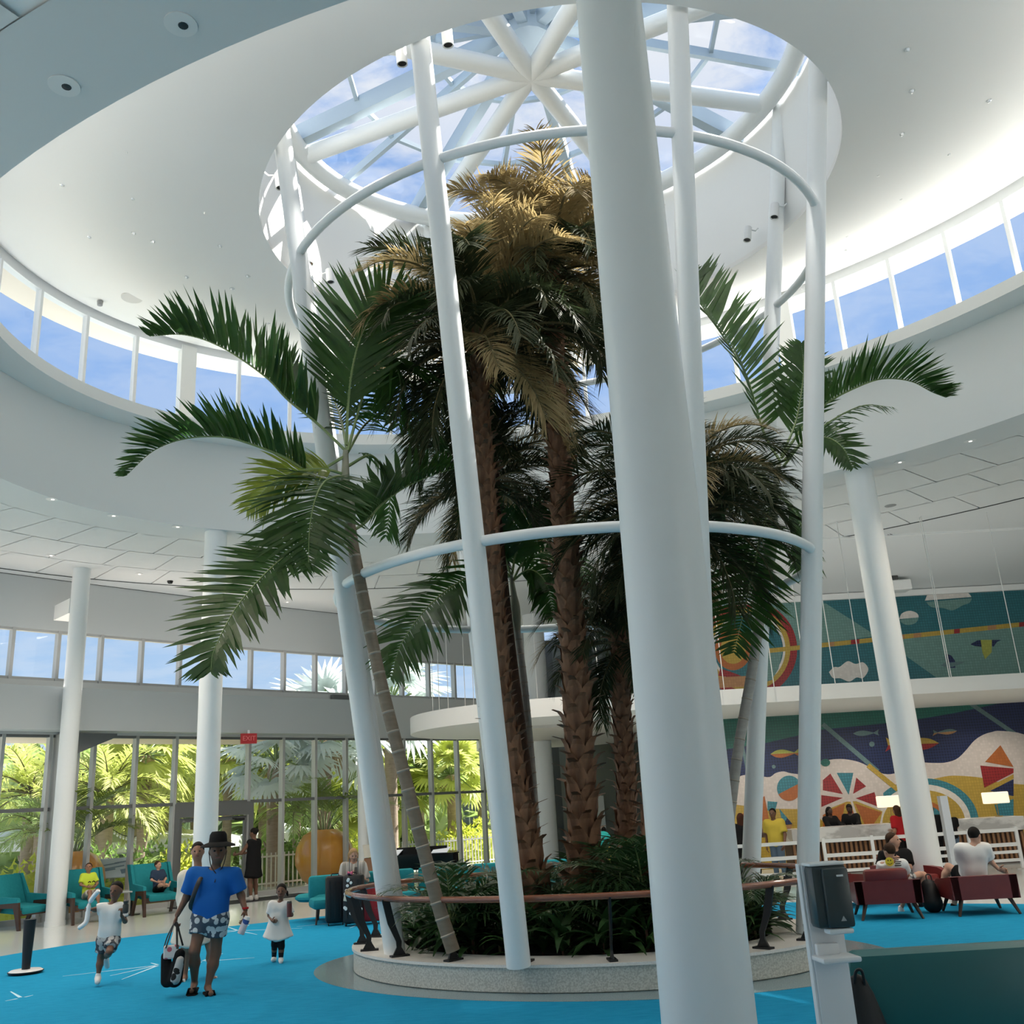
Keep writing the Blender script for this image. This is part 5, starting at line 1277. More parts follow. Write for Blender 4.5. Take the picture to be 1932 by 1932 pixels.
def stand(p, S, rz=0.0, lean=0.0, arms=None):
    """plain standing skeleton at floor point p, turned by rz (0 faces the camera)"""
    q = {'pelvis': (0, 0, .53), 'head': (0, -.012 - lean * .4, .925), 'sa': (-.105, -lean * .3, .80), 'sb': (.105, -lean * .3, .80), 'ea': (-.135, .015 - lean * .3, .63), 'eb': (.135, .015 - lean * .3, .63), 'wa': (-.14, -.03 - lean * .3, .485), 'wb': (.14, -.03 - lean * .3, .485),
         'fa': (-.14, -.04 - lean * .3, .42), 'fb': (.14, -.04 - lean * .3, .42), 'ha': (-.05, 0, .52), 'hb': (.05, 0, .52), 'ka': (-.055, -.012, .285), 'kb': (.055, -.012, .285), 'na': (-.058, .012, .045), 'nb': (.058, .012, .045), 'ta': (-.065, -.085, .020), 'tb': (.065, -.085, .020)}
    if arms: q.update(arms)
    c, s = math.cos(rz), math.sin(rz)
    return {n: Vector((p[0] + (v[0] * c - v[1] * s) * S, p[1] + (v[0] * s + v[1] * c) * S, p[2] + v[2] * S)) for n, v in q.items()}
def sit(p, S, rz=0.0, lean=0.0, arms=None, seat=.42, legs=None):
    """seated skeleton: p is on the floor under the hips"""
    z = seat / S + .055
    q = {'pelvis': (0, 0, z), 'head': (0, -.01 - lean, z + .385), 'sa': (-.10, -lean * .7, z + .265), 'sb': (.10, -lean * .7, z + .265), 'ea': (-.135, -.03 - lean * .4, z + .115), 'eb': (.135, -.03 - lean * .4, z + .115), 'wa': (-.09, -.15 - lean * .4, z + .075), 'wb': (.09, -.15 - lean * .4, z + .075),
         'fa': (-.06, -.20 - lean * .4, z + .08), 'fb': (.06, -.20 - lean * .4, z + .08), 'ha': (-.05, 0, z), 'hb': (.05, 0, z), 'ka': (-.07, -.24, z + .005), 'kb': (.07, -.24, z + .005), 'na': (-.07, -.25, .045), 'nb': (.07, -.25, .045), 'ta': (-.075, -.34, .02), 'tb': (.075, -.34, .02)}
    if arms: q.update(arms)
    if legs: q.update(legs)
    c, s = math.cos(rz), math.sin(rz)
    return {n: Vector((p[0] + (v[0] * c - v[1] * s) * S, p[1] + (v[0] * s + v[1] * c) * S, p[2] + v[2] * S)) for n, v in q.items()}

cl = lambda n, c, **k: mat('cloth_' + n, c, .85, spec=.15, **k)
BLUE_T = cl('royal_blue', (.012, .105, .38)); WHITE_T = cl('white', (.70, .70, .69)); BLACK_T = cl('black', (.010, .010, .011)); NEON = cl('neon_yellow', (.55, .68, .06)); YELLOW_T = cl('yellow', (.56, .42, .06)); RED_T = cl('red', (.40, .018, .022)); TEAL_T = cl('turquoise', (.05, .55, .52)); NAVY_T = cl('navy', (.03, .05, .09)); KHAKI = cl('striped', (.30, .28, .25), vary=(26, .05, (.48, .46, .43), (1, .05, .05))); JEANS = cl('denim', (.10, .15, .21)); CREAM = cl('cream', (.66, .62, .54))
def pattern_mat(name, ca, cb, scale, thr=.5):
    m = mat(name, ca, .85, spec=.15); nt = m.node_tree; b_ = nt.nodes['Principled BSDF']
    tc = nt.nodes.new('ShaderNodeTexCoord'); v = nt.nodes.new('ShaderNodeTexVoronoi'); v.inputs['Scale'].default_value = scale
    r = nt.nodes.new('ShaderNodeValToRGB'); r.color_ramp.interpolation = 'CONSTANT'; r.color_ramp.elements[0].color = tuple(ca) + (1,); r.color_ramp.elements[1].position = thr; r.color_ramp.elements[1].color = tuple(cb) + (1,)
    nt.links.new(tc.outputs['Object'], v.inputs['Vector']); nt.links.new(v.outputs['Distance'], r.inputs[0]); nt.links.new(r.outputs[0], b_.inputs['Base Color'])
    return m
DOTS = pattern_mat('shorts_dot_print', (.52, .55, .57), (.06, .08, .11), 16, .52); PRINT = pattern_mat('shorts_leaf_print', (.45, .44, .43), (.07, .075, .085), 12, .45)
# man in the sun hat, walking towards the camera with a tote
yM = 12.2
J = joints(yM, head=(411, 1606, -.02), pelvis=(396, 1728), sa=(366, 1651), sb=(441, 1650), ea=(352, 1693, .03), eb=(455, 1690, .03), wa=(334, 1727, -.02), wb=(463, 1717, -.05), fa=(330, 1741, -.03), fb=(463, 1738, -.10), ha=(382, 1732), hb=(411, 1732), ka=(367, 1793, -.10), kb=(407, 1797, .05), na=(367, 1853, .10), nb=(392, 1860, .0), ta=(362, 1869, -.05), tb=(398, 1875, -.18))
man, g, hp, base = person('man in a blue shirt, patterned shorts and black sun hat walking', J, 1.80, (.30, -1, -.05), 'brown', [('shirt', BLUE_T, .80, .045, .016), ('shorts', DOTS, .52, .014), ('sandals', BLACK_T)], ('short', 'black'), .0135, head_k=1.13, hands=(1.3, .8))
HATM = cl('hat_black', (.013, .013, .013))
q = B(); c = hp(0, 0, .052); q.lathe([(.0, .125), (.075, .12), (.098, .085), (.104, .03), (.108, .0), (.19, -.028), (.205, -.05), (.203, -.055), (.188, -.036), (.105, -.008), (.1, .02)], c, 24, sx=1.0, sy=1.05); link('hat', q.mesh('hat', HATM, True), man)
q = B(); q.tube(spline([hp(-.05, .0, .0), hp(-.034, .03, -.075), hp(0, .05, -.13), hp(.012, .07, -.165)], 10), .006, 5); q.tube(spline([hp(.05, .0, .0), hp(.036, .03, -.075), hp(.0, .05, -.13)], 10), .006, 5); link('hat_cord', q.mesh('hat_cord', BLACK, True), man)
q = B(); q.tube(spline([g['sa'] * .72 + g['sb'] * .28 + A3((0, .02, .06)), g['sa'] * .72 + g['sb'] * .28 + A3((-.02, -.155, -.06)), g['sa'] * .8 + g['sb'] * .2 + A3((-.05, -.16, -.25)), g['ea'] + A3((.07, -.06, -.12)), g['ea'] + A3((.10, .06, -.18))], 20), .030, 6, flat=.35); link('backpack_strap', q.mesh('backpack_strap', BLACK, True), man)
q = B(); q.add(*sdf_mesh([(.05, '+', 'c', g['sa'] * .6 + g['sb'] * .4 + A3((0, .22, -.12)), g['pelvis'] + A3((-.13, .17, .08)), .13, .14)], .025)); link('backpack', q.mesh('backpack', cl('backpack', (.018, .014, .022)), 'all'), man)
q = B(); q.tube([g['wb'] + A3((0, 0, .012)), g['wb'] + A3((0, 0, .032))], .038, 10); link('wristband', q.mesh('wristband', RED_T, True), man)
# tote bag in his hand
tp = on_y(326, 1800, yM - .1)
tote = thing('tote_bag', 'black tote bag with a grey patterned front held by the walking man', 'bag', (tp.x, tp.y, on_y(320, 1862, yM - .1).z))
q = B(); V, F = sdf_mesh([(.03, '+', 'c', A3(on_y(313, 1805, yM - .1)), A3(on_y(316, 1850, yM - .1)), .055, .075), (.03, '+', 'c', A3(on_y(339, 1800, yM - .12)), A3(on_y(330, 1848, yM - .12)), .06, .085)], .014); q.add(V, F); q.build('bag_body', BLACK_T, tote, 'all')
q = B(); V, F = sdf_mesh([(.03, '+', 'c', A3(on_y(340, 1812, yM - .185)), A3(on_y(331, 1848, yM - .20)), .045, .055)], .012); q.add(V, F); q.build('front_pocket', pattern_mat('bag_blob_print', (.02, .02, .02), (.42, .41, .40), 11, .42), tote, 'all')
q = B(); a, c2 = on_y(309, 1788, yM - .1), on_y(345, 1784, yM - .12); hnd = on_y(332, 1739, yM - .06)
q.tube(spline([a, (a + hnd) / 2 + Vector((-.02, 0, 0)), hnd, (c2 + hnd) / 2 + Vector((.01, -.02, 0)), c2], 20), .014, 6, flat=.5); q.tube(spline([a + Vector((.05, -.08, 0)), hnd + Vector((0, -.01, 0)), c2 + Vector((-.03, -.1, -.02))], 16), .012, 6, flat=.5); q.build('strap', BLACK, tote, True)
q = B(); c = on_y(323, 1796, yM - .14); q.rbox(c, (.17, .05, .15), .02, .2); q.build('pouch', pattern_mat('pouch_print', (.55, .12, .15), (.66, .60, .58), 9, .25), tote)
cup = thing('drink_can', 'tall printed blue and white cup in the hand of the man in the blue shirt', 'cup', on_y(461, 1762, yM - .12))
q = B(); d0 = on_y(454, 1762, yM - .13); d1 = on_y(465, 1735, yM - .12); q.tube([d0, d1], .040, 14); q.build('can', pattern_mat('cup_print', (.05, .10, .30), (.62, .55, .58), 7, .4), cup, True)
q = B(); q.tube([d1, d1 + (d1 - d0) * .22], [.041, .030], 14); q.build('lid', WHITE_T, cup, True)
# woman behind him
yW = 13.3
J = joints(yW, head=(373, 1607), pelvis=(362, 1726), sa=(347, 1655), sb=(402, 1655), ea=(343, 1694, .03), eb=(412, 1694), wa=(345, 1728), wb=(412, 1728), fa=(346, 1742), fb=(412, 1742), ha=(352, 1728), hb=(374, 1728), ka=(350, 1788), kb=(398, 1788), na=(349, 1842, .05), nb=(398, 1838, .2), ta=(341, 1851, -.12), tb=(404, 1846, .05))
wm, g, hp, base = person('woman in a long cream outfit walking behind the man in the sun hat', J, 1.66, (.25, -1, 0), 'tan', [('dress', CREAM, 1.35, .0, .014, .20, .10), ('sandals', WHITE_T)], ('bun', 'black'), .016)
# running boy with a balloon sword
yB = 13.3
J = joints(yB, head=(219, 1681), pelvis=(206, 1771), sa=(193, 1712), sb=(227, 1712), ea=(180, 1716, -.03), eb=(236, 1738), wa=(170, 1716, -.12), wb=(229, 1727, -.14), fa=(163, 1716, -.16), fb=(232, 1712, -.18), ha=(196, 1773), hb=(213, 1773), ka=(190, 1806, .03), kb=(206, 1796, -.22), na=(185, 1842, .0), nb=(200, 1806, .18), ta=(184, 1853, -.10), tb=(202, 1823, .26))
boy, g, hp, base = person('boy in a white t-shirt and printed shorts running on the blue carpet', J, 1.22, (-.12, -1, .0), 'brown', [('shirt', WHITE_T, .75, .05, .016), ('shorts', PRINT, .72, .016), ('shoes', WHITE_T)], ('crop', 'black'), .0125, head_k=1.28, hands=(1.3, 1.2))
bs = thing('balloon_sword', 'long white twisted balloon held up by the running boy', 'balloon', on_y(165, 1716, yB - .17))
q = B(); q.tube(spline([on_y(187, 1680, yB - .22), on_y(178, 1690, yB - .2), on_y(168, 1704, yB - .18)], 14), [.020] + [.030] * 12 + [.018, .012], 10); q.build('blade', mat('balloon_white', (.78, .79, .80), .25), bs, True)
q = B(); q.tube(spline([on_y(168, 1704, yB - .18), on_y(166, 1720, yB - .18), on_y(163, 1738, yB - .2), on_y(156, 1746, yB - .22), on_y(147, 1752, yB - .24)], 18), [.012, .02] + [.030] * 15 + [.026, .014], 10); q.build('grip', mat('balloon_white', (.78, .79, .80), .25), bs, True)
ty = thing('toy', 'small dark toy held in the running boy’s raised hand', 'toy', on_y(237, 1712, yB - .2))
q = B(); c = on_y(237, 1714, yB - .2); q.rbox(c, (.07, .04, .12), .02, .3); q.lathe([(.0, .05), (.03, .06), (.035, .09), (0, .12)], c, 8); q.build('toy_body', mat('toy_dark', (.05, .045, .04), .5), ty, True)
# girl in the white dress
yG = 14.45
J = joints(yG, head=(531, 1682), pelvis=(525, 1742), sa=(513, 1707), sb=(543, 1707), ea=(508, 1727, .0), eb=(550, 1726), wa=(513, 1737, -.10), wb=(545, 1720, -.16), fa=(519, 1738, -.15), fb=(548, 1713, -.2), ha=(519, 1745), hb=(531, 1745), ka=(518, 1782), kb=(531, 1785), na=(517, 1806, .14), nb=(530, 1808, .0), ta=(515, 1811, .02), tb=(530, 1815, -.12))
girl, g, hp, base = person('small girl in a white dress and dark leggings holding a drink', J, 1.08, (.10, -1, .0), 'brown', [('dress', WHITE_T, .85, 0, .016, .16, .125), ('trousers', cl('leggings', (.02, .018, .02)), 1.95, .004), ('shoes', WHITE_T)], ('tail', 'black'), .0115, head_k=1.3, hands=(1.0, 1.2))
cp2 = thing('drink_can', 'tall brown drink can held by the small girl in the white dress', 'cup', on_y(547, 1720, yG - .22))
q = B(); q.tube([on_y(546, 1730, yG - .24), on_y(546, 1704, yG - .24)], .036, 12); q.build('can', mat('can_brown', (.13, .035, .035), .4), cp2, True)
q = B(); q.tube([on_y(546, 1704, yG - .24), on_y(546, 1700, yG - .24)], [.037, .030], 12); q.build('lid', mat('can_lid', (.05, .05, .055), .4), cp2, True)
# woman in black at the door
p = on_z(477, 1700); 
woman, g, hp, base = person('woman in a black sleeveless dress standing at the glass door', stand((p.x, p.y, .012), 1.74, 1.15 - PI, arms={'eb': (.15, -.10, .66), 'wb': (.10, -.24, .64), 'fb': (.09, -.31, .65), 'ea': (-.14, -.09, .67), 'wa': (-.09, -.23, .65), 'fa': (-.08, -.3, .66)}), 1.74, (-.9, .3, -.1), 'brown', [('dress', BLACK_T, 0, 0, .012, .20, .095), ('shoes', mat('shoe_pale', (.5, .48, .46), .6))], ('bun', 'black'), .019)
# people by the reception counter
def walkup(label, u, v, y, S, rz, skin, clothes, hair, face=None, arms=None, lean=.0, vox=.022):
    """head at pixel u, v on depth y"""
    hd_ = on_y(u, v, y); pz = hd_.z - .925 * S
    f = face or (math.sin(rz), -math.cos(rz), 0)
    return person(label, stand((hd_.x, hd_.y, 0), hd_.z / .93, rz, lean, arms), hd_.z / .93, f, skin, clothes, hair, vox)
ARM = {'ea': (-.13, -.10, .68), 'wa': (-.08, -.22, .64), 'fa': (-.05, -.28, .64), 'eb': (.13, -.10, .68), 'wb': (.08, -.22, .64), 'fb': (.05, -.28, .64)}
TR = ('trousers', BLACK_T, 1.9, .008); SH = ('shoes', BLACK_T)
walkup('woman with long dark hair in black standing nearest the huge column at reception', 1397, 1543, 22.4, 1.5, PI, 'dark', [('shirt', BLACK_T, 1.5, .05), TR, SH], ('long', 'red'), arms=ARM)
walkup('person with dark hair facing the long-haired woman at the left end of reception', 1416, 1541, 23.6, 1.5, .6, 'dark', [('shirt', cl('tan', (.20, .13, .09)), 1.6, .05), TR, SH], ('long', 'black'), arms=ARM)
walkup('person in a yellow t-shirt leaning on the rail by the left part of reception', 1458, 1534, 22.5, 1.5, -.5, 'brown', [('shirt', YELLOW_T, .8, .07, .016), ('trousers', JEANS, 1.9, .008), SH], ('short', 'black'), arms={'eb': (.15, -.05, .63), 'wb': (.14, -.12, .50), 'fb': (.13, -.16, .45)})
walkup('clerk with long dark hair behind the marble counter', 1564, 1530, 25.2, 1.5, .35, 'dark', [('shirt', BLACK_T, 1.5, .05), TR, SH], ('long', 'black'), arms=ARM)
walkup('clerk with a white headband bending over the marble counter', 1604, 1525, 25.2, 1.5, -.55, 'dark', [('shirt', BLACK_T, 1.6, .05), TR, SH], ('short', 'black'), face=(-.6, -.7, -.4), arms=ARM, lean=.12)
walkup('guest in a red t-shirt with long hair standing at the counter', 1692, 1528, 22.6, 1.5, PI + .5, 'tan', [('shirt', RED_T, .8, .06, .014), ('trousers', BLACK_T, 1.9, .008), SH], ('long', 'brown'), arms={'ea': (-.15, -.09, .66), 'wa': (-.13, -.23, .62), 'fa': (-.12, -.30, .62)})
walkup('guest in a black jacket half hidden by the column behind the red armchairs', 1756, 1528, 22.8, 1.5, PI, 'dark', [('shirt', BLACK_T, 1.7, .08, .02), TR, SH], ('short', 'black'), arms=ARM)
walkup('guest in a black top and jeans behind the silver post', 1787, 1533, 22.7, 1.5, PI - .2, 'tan', [('shirt', BLACK_T, .8, .03, .014), ('trousers', JEANS, 1.9, .008), SH], ('short', 'black'), arms=ARM)
walkup('walker with a turquoise round backpack beyond the palm trunks', 1139, 1566, 27.5, 1.5, PI, 'dark', [('shirt', BLACK_T, .8, .03, .01), ('trousers', YELLOW_T, 1.6, .02), SH], ('short', 'black'))
p = on_y(1138, 1583, 27.1); bp_ = thing('backpack', 'round turquoise backpack on the back of the walker beyond the palm trunks', 'bag', p)
q = B(); q.lathe([(0, -.10), (.12, -.09), (.20, -.03), (.205, .03), (.14, .08), (0, .10)], p, 18, M=Matrix.Rotation(PI / 2, 3, 'X')); q.build('bag_body', TEAL_T, bp_, True)
q = B(); q.tube(spline([p + Vector((-.12, -.10, .02)), p + Vector((0, -.115, -.03)), p + Vector((.12, -.10, .0))], 8), .018, 6); q.build('zip', cl('teal_dark', (.02, .22, .22)), bp_, True)

# ---------------------------------------------------------------- seated people
for ch, lab, S, shirt, rz, sk, face, legs in ((CH1, 'sleeping child in a neon yellow t-shirt slumped in the left teal chair', 1.20, NEON, .75, 'tan', (.35, -1, .35), None), (CH2, 'child in a navy t-shirt lying back in the second teal chair', 1.10, NAVY_T, .70, 'fair', (.95, -.45, .15), {'na': (-.04, -.40, .48), 'nb': (.05, -.42, .46), 'ta': (-.05, -.46, .55), 'tb': (.06, -.48, .53), 'ka': (-.06, -.22, .47), 'kb': (.06, -.22, .46)})):
    arms = {'head': (0, .10, .80), 'sa': (-.10, .09, .665), 'sb': (.10, .09, .665), 'ea': (-.15, .02, .52), 'eb': (.15, .02, .52), 'wa': (-.08, -.10, .48), 'wb': (.08, -.10, .48), 'fa': (-.03, -.15, .48), 'fb': (.04, -.15, .48), 'ka': (-.07, -.24, .44), 'kb': (.07, -.24, .44), 'na': (-.08, -.30, .22), 'nb': (.08, -.30, .22), 'ta': (-.08, -.38, .19), 'tb': (.08, -.38, .19)}
    if legs: arms.update(legs)
    Jx = sit((ch.x + .02, ch.y - .02, 0), S, rz, arms=arms, seat=.47)
    for n in Jx:                                    # raise the upper body to the seat's height
        if n in ('head', 'sa', 'sb', 'ea', 'eb', 'wa', 'wb', 'fa', 'fb'): Jx[n].z += .16 * (1.2 / S)
        elif n in ('ka', 'kb') or legs: Jx[n].z += .12 if n not in ('pelvis', 'ha', 'hb') else 0
    kid, g, hp, base = person(lab, Jx, S, face, sk, [('shirt', shirt, .8, .04, .014), ('shorts', BLACK_T if legs else KHAKI, .8, .014)], ('short', 'brown'), .015, head_k=1.25)
    if not legs:                                    # dark curved marks printed on the front of the shirt
        q = B(); cc = (g['sa'] + g['sb']) / 2 * .45 + g['pelvis'] * .55; f_ = A3((math.sin(rz), -math.cos(rz), .35)); s_ = A3((math.cos(rz), math.sin(rz), 0)); u_ = A3((0, .0, 1.0))
        for pts in ([(-.10, -.02), (-.03, -.06), (.05, -.05), (.10, .01)], [(-.06, .05), (-.03, .07), (0, .05)], [(.03, .055), (.06, .075), (.09, .05)]):
            q.tube([cc + f_ * .125 + s_ * a + u_ * b_ for a, b_ in pts], .012, 5)
        link('shirt_print', q.mesh('shirt_print', BLACK_T, True), kid)
hx = on_y(664, 1628, 19.4)
Jx = sit((hx.x, 19.55, 0), 1.66, .25, lean=.03, arms={'wa': (-.03, -.17, .49), 'wb': (.04, -.17, .48), 'fa': (.0, -.21, .51), 'fb': (.02, -.21, .50), 'ea': (-.15, -.05, .42), 'eb': (.15, -.05, .42)}, seat=.44)
bw, g, hp, base = person('blonde woman in a striped blouse looking at her phone on the teal sofa', Jx, 1.66, (.35, -1, -.35), 'fair', [('shirt', KHAKI, .9, .07, .016), ('trousers', BLACK_T, 1.9, .008), SH], ('mid', 'blonde'), .017, hands=(.9, .9))
ph = thing('phone', 'dark phone in the hands of the blonde woman', 'phone', Vector(g['fa'] + base)); q = B(); q.rbox(Vector(g['fa']) + base + Vector((.03, -.02, .05)), (.075, .012, .15), .005, M=Matrix.Rotation(-.5, 3, 'X')); q.build('phone_body', BLACK, ph)
hx = on_y(728, 1640, 19.9)
Jx = sit((hx.x, 20.05, 0), 1.70, .75, arms={'eb': (.17, .0, .36), 'wb': (.17, -.12, .31), 'fb': (.15, -.18, .30)}, seat=.44)
person('person with bare arms sitting on the teal sofa, mostly hidden by the left post', Jx, 1.70, (.7, -.7, -.1), 'tan', [('tank', cl('grey', (.25, .25, .26)), 0, .06), ('shorts', JEANS, .75), ('shoes', WHITE_T)], ('short', 'brown'), .019)
# boy in the smiley shirt, turned away
yb = 15.3
J = joints(yb, head=(1678, 1607), pelvis=(1690, 1660, .1), sa=(1664, 1633), sb=(1704, 1631), ea=(1661, 1652, .08), eb=(1712, 1650, .1), wa=(1672, 1660, .3), wb=(1706, 1662, .3), fa=(1680, 1660, .4), fb=(1698, 1662, .4), ha=(1683, 1662, .12), hb=(1697, 1662, .12), ka=(1722, 1655, .55), kb=(1735, 1650, .45), na=(1700, 1715, .7), nb=(1722, 1700, .7), ta=(1703, 1724, .9), tb=(1728, 1708, .9))
sb_, g, hp, base = person('boy in a white t-shirt with a yellow smiley on its back, in the armchair', J, 1.42, (-.35, .9, -.1), 'fair', [('shirt', WHITE_T, .7, .05, .018), ('shorts', PRINT, .6), ('shoes', WHITE_T)], ('short', 'brown'), .014, head_k=1.12, facing=(0, 1, 0))
c = on_y(1673, 1625, yb) - base; c.y -= .115
q = B(); q.lathe([(0, -.004), (.062, -.004), (.062, .004), (0, .004)], c, 20, M=Matrix.Rotation(PI / 2, 3, 'X')); link('smiley_print', q.mesh('smiley_print', mat('smiley_yellow', (.72, .55, .03), .7)), sb_)
q = B(); 
for sx in (-.02, .018): q.lathe([(0, -.003), (.007, -.003), (.007, .003), (0, .003)], c + Vector((sx, -.006, .018)), 8, M=Matrix.Rotation(PI / 2, 3, 'X'), sy=1.5)
q.tube([c + Vector((x, -.006, -.012 - .022 * math.cos(x / .038 * 1.3))) for x in (-.036, -.02, 0, .02, .036)], .004, 5)
link('smiley_face', q.mesh('smiley_face', BLACK_T), sb_)
q = B(); rr = random.Random(2)
for k in range(5): q.box(c + Vector((.115 + rr.uniform(-.01, .01), .004, .045 - k * .026)), (rr.uniform(.06, .12), .006, .013))
link('shirt_lettering', q.mesh('shirt_lettering', BLACK_T), sb_)
# man in black facing right
ym = 16.9
J = joints(ym, head=(1685, 1586), pelvis=(1702, 1668), sa=(1668, 1613), sb=(1710, 1612), ea=(1660, 1640), eb=(1716, 1636, -.1), wa=(1672, 1655, -.2), wb=(1702, 1624, -.32), fa=(1680, 1657, -.25), fb=(1690, 1619, -.34), ha=(1692, 1668), hb=(1712, 1668), ka=(1730, 1655, -.45), kb=(1742, 1652, -.35), na=(1728, 1700, -.4), nb=(1745, 1697, -.3), ta=(1738, 1706, -.5), tb=(1755, 1702, -.4))
mb, g, hp, base = person('man in a black t-shirt sitting behind the boy and looking right', J, 1.74, (.8, -.55, .05), 'fair', [('shirt', BLACK_T, .8, .05, .016), ('shorts', BLACK_T, .7), ('shoes', BLACK_T)], ('crop', 'brown'), .016)
q = B(); q.tube([g['wb'] + A3((.03, 0, -.01)), g['wb'] + A3((.055, 0, -.02))], .036, 10); link('watch', q.mesh('watch', BLACK, True), mb)
# man in white at the right edge
yw = 15.75
J = joints(yw, head=(1839, 1577), pelvis=(1836, 1655, .1), sa=(1812, 1603), sb=(1858, 1600), ea=(1815, 1630, .15), eb=(1868, 1624, .1), wa=(1826, 1648, .35), wb=(1884, 1640, .05), fa=(1832, 1650, .42), fb=(1893, 1642, .0), ha=(1826, 1657, .12), hb=(1846, 1657, .12), ka=(1790, 1636, .42), kb=(1806, 1652, .5), na=(1776, 1672, .42), nb=(1800, 1712, .6), ta=(1762, 1668, .34), tb=(1795, 1722, .75))
person('man in a white t-shirt and black shorts sitting with his back turned, legs crossed', J, 1.74, (.75, .65, -.15), 'fair', [('shirt', WHITE_T, .75, .05, .018), ('shorts', BLACK_T, .62, .016), ('shoes', BLACK_T, .008)], ('short', 'black'), .014, facing=(0, 1, 0))
p = on_z(1763, 1722); t = thing('backpack', 'black backpack on the carpet left of the man in white', 'bag', p)
q = B(); q.add(*sdf_mesh([(.05, '+', 'c', A3(p + Vector((0, 0, .14))), A3(p + Vector((0, .05, .36))), .145, .11)], .02, [(A3(p) + A3((0, 0, .0)), A3((0, 0, -1)))])); q.build('bag_body', mat('bag_black', (.006, .006, .007), .6), t, 'all')
q = B(); q.tube(spline([p + Vector((-.04, -.02, .45)), p + Vector((-.03, 0, .53)), p + Vector((.03, 0, .53)), p + Vector((.04, -.02, .45))], 10), .010, 6); q.build('loop', BLACK, t, True)

# ---------------------------------------------------------------- mosaic mural on the reception wall, in two storeys
def on_mural(u, v):
    d = ray(u, v); t = (26.2 - .15) / (d.y - .03 * d.x); return CAM_P + d * t
def tile_mat(name, col, s=.072, k=.55):
    m = mat(name, col, .28, spec=.4); nt = m.node_tree; b_ = nt.nodes['Principled BSDF']
    geo = nt.nodes.new('ShaderNodeNewGeometry'); sp = nt.nodes.new('ShaderNodeSeparateXYZ'); cb = nt.nodes.new('ShaderNodeCombineXYZ'); br = nt.nodes.new('ShaderNodeTexBrick')
    nt.links.new(geo.outputs['Position'], sp.inputs[0]); nt.links.new(sp.outputs['X'], cb.inputs[0]); nt.links.new(sp.outputs['Z'], cb.inputs[1]); nt.links.new(cb.outputs[0], br.inputs['Vector'])
    br.offset = 0; br.inputs['Scale'].default_value = 1; br.inputs['Brick Width'].default_value = s; br.inputs['Row Height'].default_value = s; br.inputs['Mortar Size'].default_value = s * .10; br.inputs['Mortar Smooth'].default_value = .2
    br.inputs['Color1'].default_value = tuple(col) + (1,); br.inputs['Color2'].default_value = tuple(c * .86 for c in col) + (1,); br.inputs['Mortar'].default_value = tuple(c * k for c in col) + (1,)
    nt.links.new(br.outputs['Color'], b_.inputs['Base Color']); return m
TM = {n: tile_mat('mosaic_' + n, c, k=kk) for n, c, kk in (('teal', (.028, .155, .185), .55), ('sage', (.15, .28, .255), .7), ('navy', (.010, .016, .055), 2.2), ('green', (.020, .145, .115), .6), ('sand', (.60, .54, .51), .88), ('yellow', (.46, .31, .055), .75), ('red', (.22, .016, .018), 1.5), ('orange', (.40, .12, .030), .8), ('aqua', (.045, .22, .28), .6), ('white', (.68, .64, .60), .9), ('tan', (.42, .21, .09), .8), ('lime', (.36, .38, .08), .8), ('greyteal', (.12, .20, .21), .8))}
MU = {'low': thing('mural', 'mosaic mural behind reception with umbrellas, beach ball, fish and dunes', 'mural', (9, 26.2, .0)), 'up': thing('mural', 'upper mosaic mural above the mezzanine with clouds, birds and a rainbow', 'mural', (9, 26.2, 4.14))}
EXM = Vector((1, .03, 0)); EXM.normalize()
lay = {'low': 0, 'up': 0}
def piece(which, nm, m, pts, px=None, zlo=None, zhi=None, lv=None):
    lay[which] += 1
    poly = []
    for x, y in pts:
        u, v = px(x, y) if px else (x, y); p = on_mural(u, v); z = p.z
        poly.append(((p - Vector((5, 26.2, 0))).dot(EXM), z))
    lo_, hi_ = (0.0, 3.80) if which == 'low' else (4.1, 6.90)
    poly = clip(clip(poly, 1, lo_, 1), 1, hi_, -1); poly = clip(poly, 0, 12.8, -1); poly = clip(poly, 0, -.6, 1)
    if len(poly) < 3: return
    th = .010 + .0004 * (lay[which] if lv is None else lv)
    b = B(); b.slab(poly, (5, 26.2, 0), EXM, (0, 0, 1), th); b.build(nm, TM[m], MU[which])
def clip(poly, ax, val, sg):
    out = []
    for i in range(len(poly)):
        a, c = poly[i], poly[(i + 1) % len(poly)]; da, dc = sg * (a[ax] - val), sg * (c[ax] - val)
        if da >= 0: out.append(a)
        if (da >= 0) != (dc >= 0):
            t = da / (da - dc); out.append(tuple(a[k] + (c[k] - a[k]) * t for k in (0, 1)))
    return out
A8 = lambda x, y: (1360 + x / 3.645, 1310 + y / 3.645)
A3p = lambda x, y: (1340 + x / 3.263, 1050 + y / 3.263)
def arc(cx, cy, rx, ry, a0, a1, n=22): return [(cx + rx * math.cos(a0 + (a1 - a0) * i / n), cy + ry * math.sin(a0 + (a1 - a0) * i / n)) for i in range(n + 1)]
def smooth(pts, n): return [(p.x, p.y) for p in spline([(x, y, 0) for x, y in pts], n)]
L = lambda nm, m, pts: piece('low', nm, m, pts, A8)
L('sea', 'navy', [(-400, -300), (2700, -300), (2700, 1500), (-400, 1500)])
L('water_band', 'green', [(-300, -200), (2600, -300), (2600, -40), (1925, 60), (1600, 130), (1310, 180), (1130, 200), (715, 240), (330, 330), (0, 385), (-300, 440)])
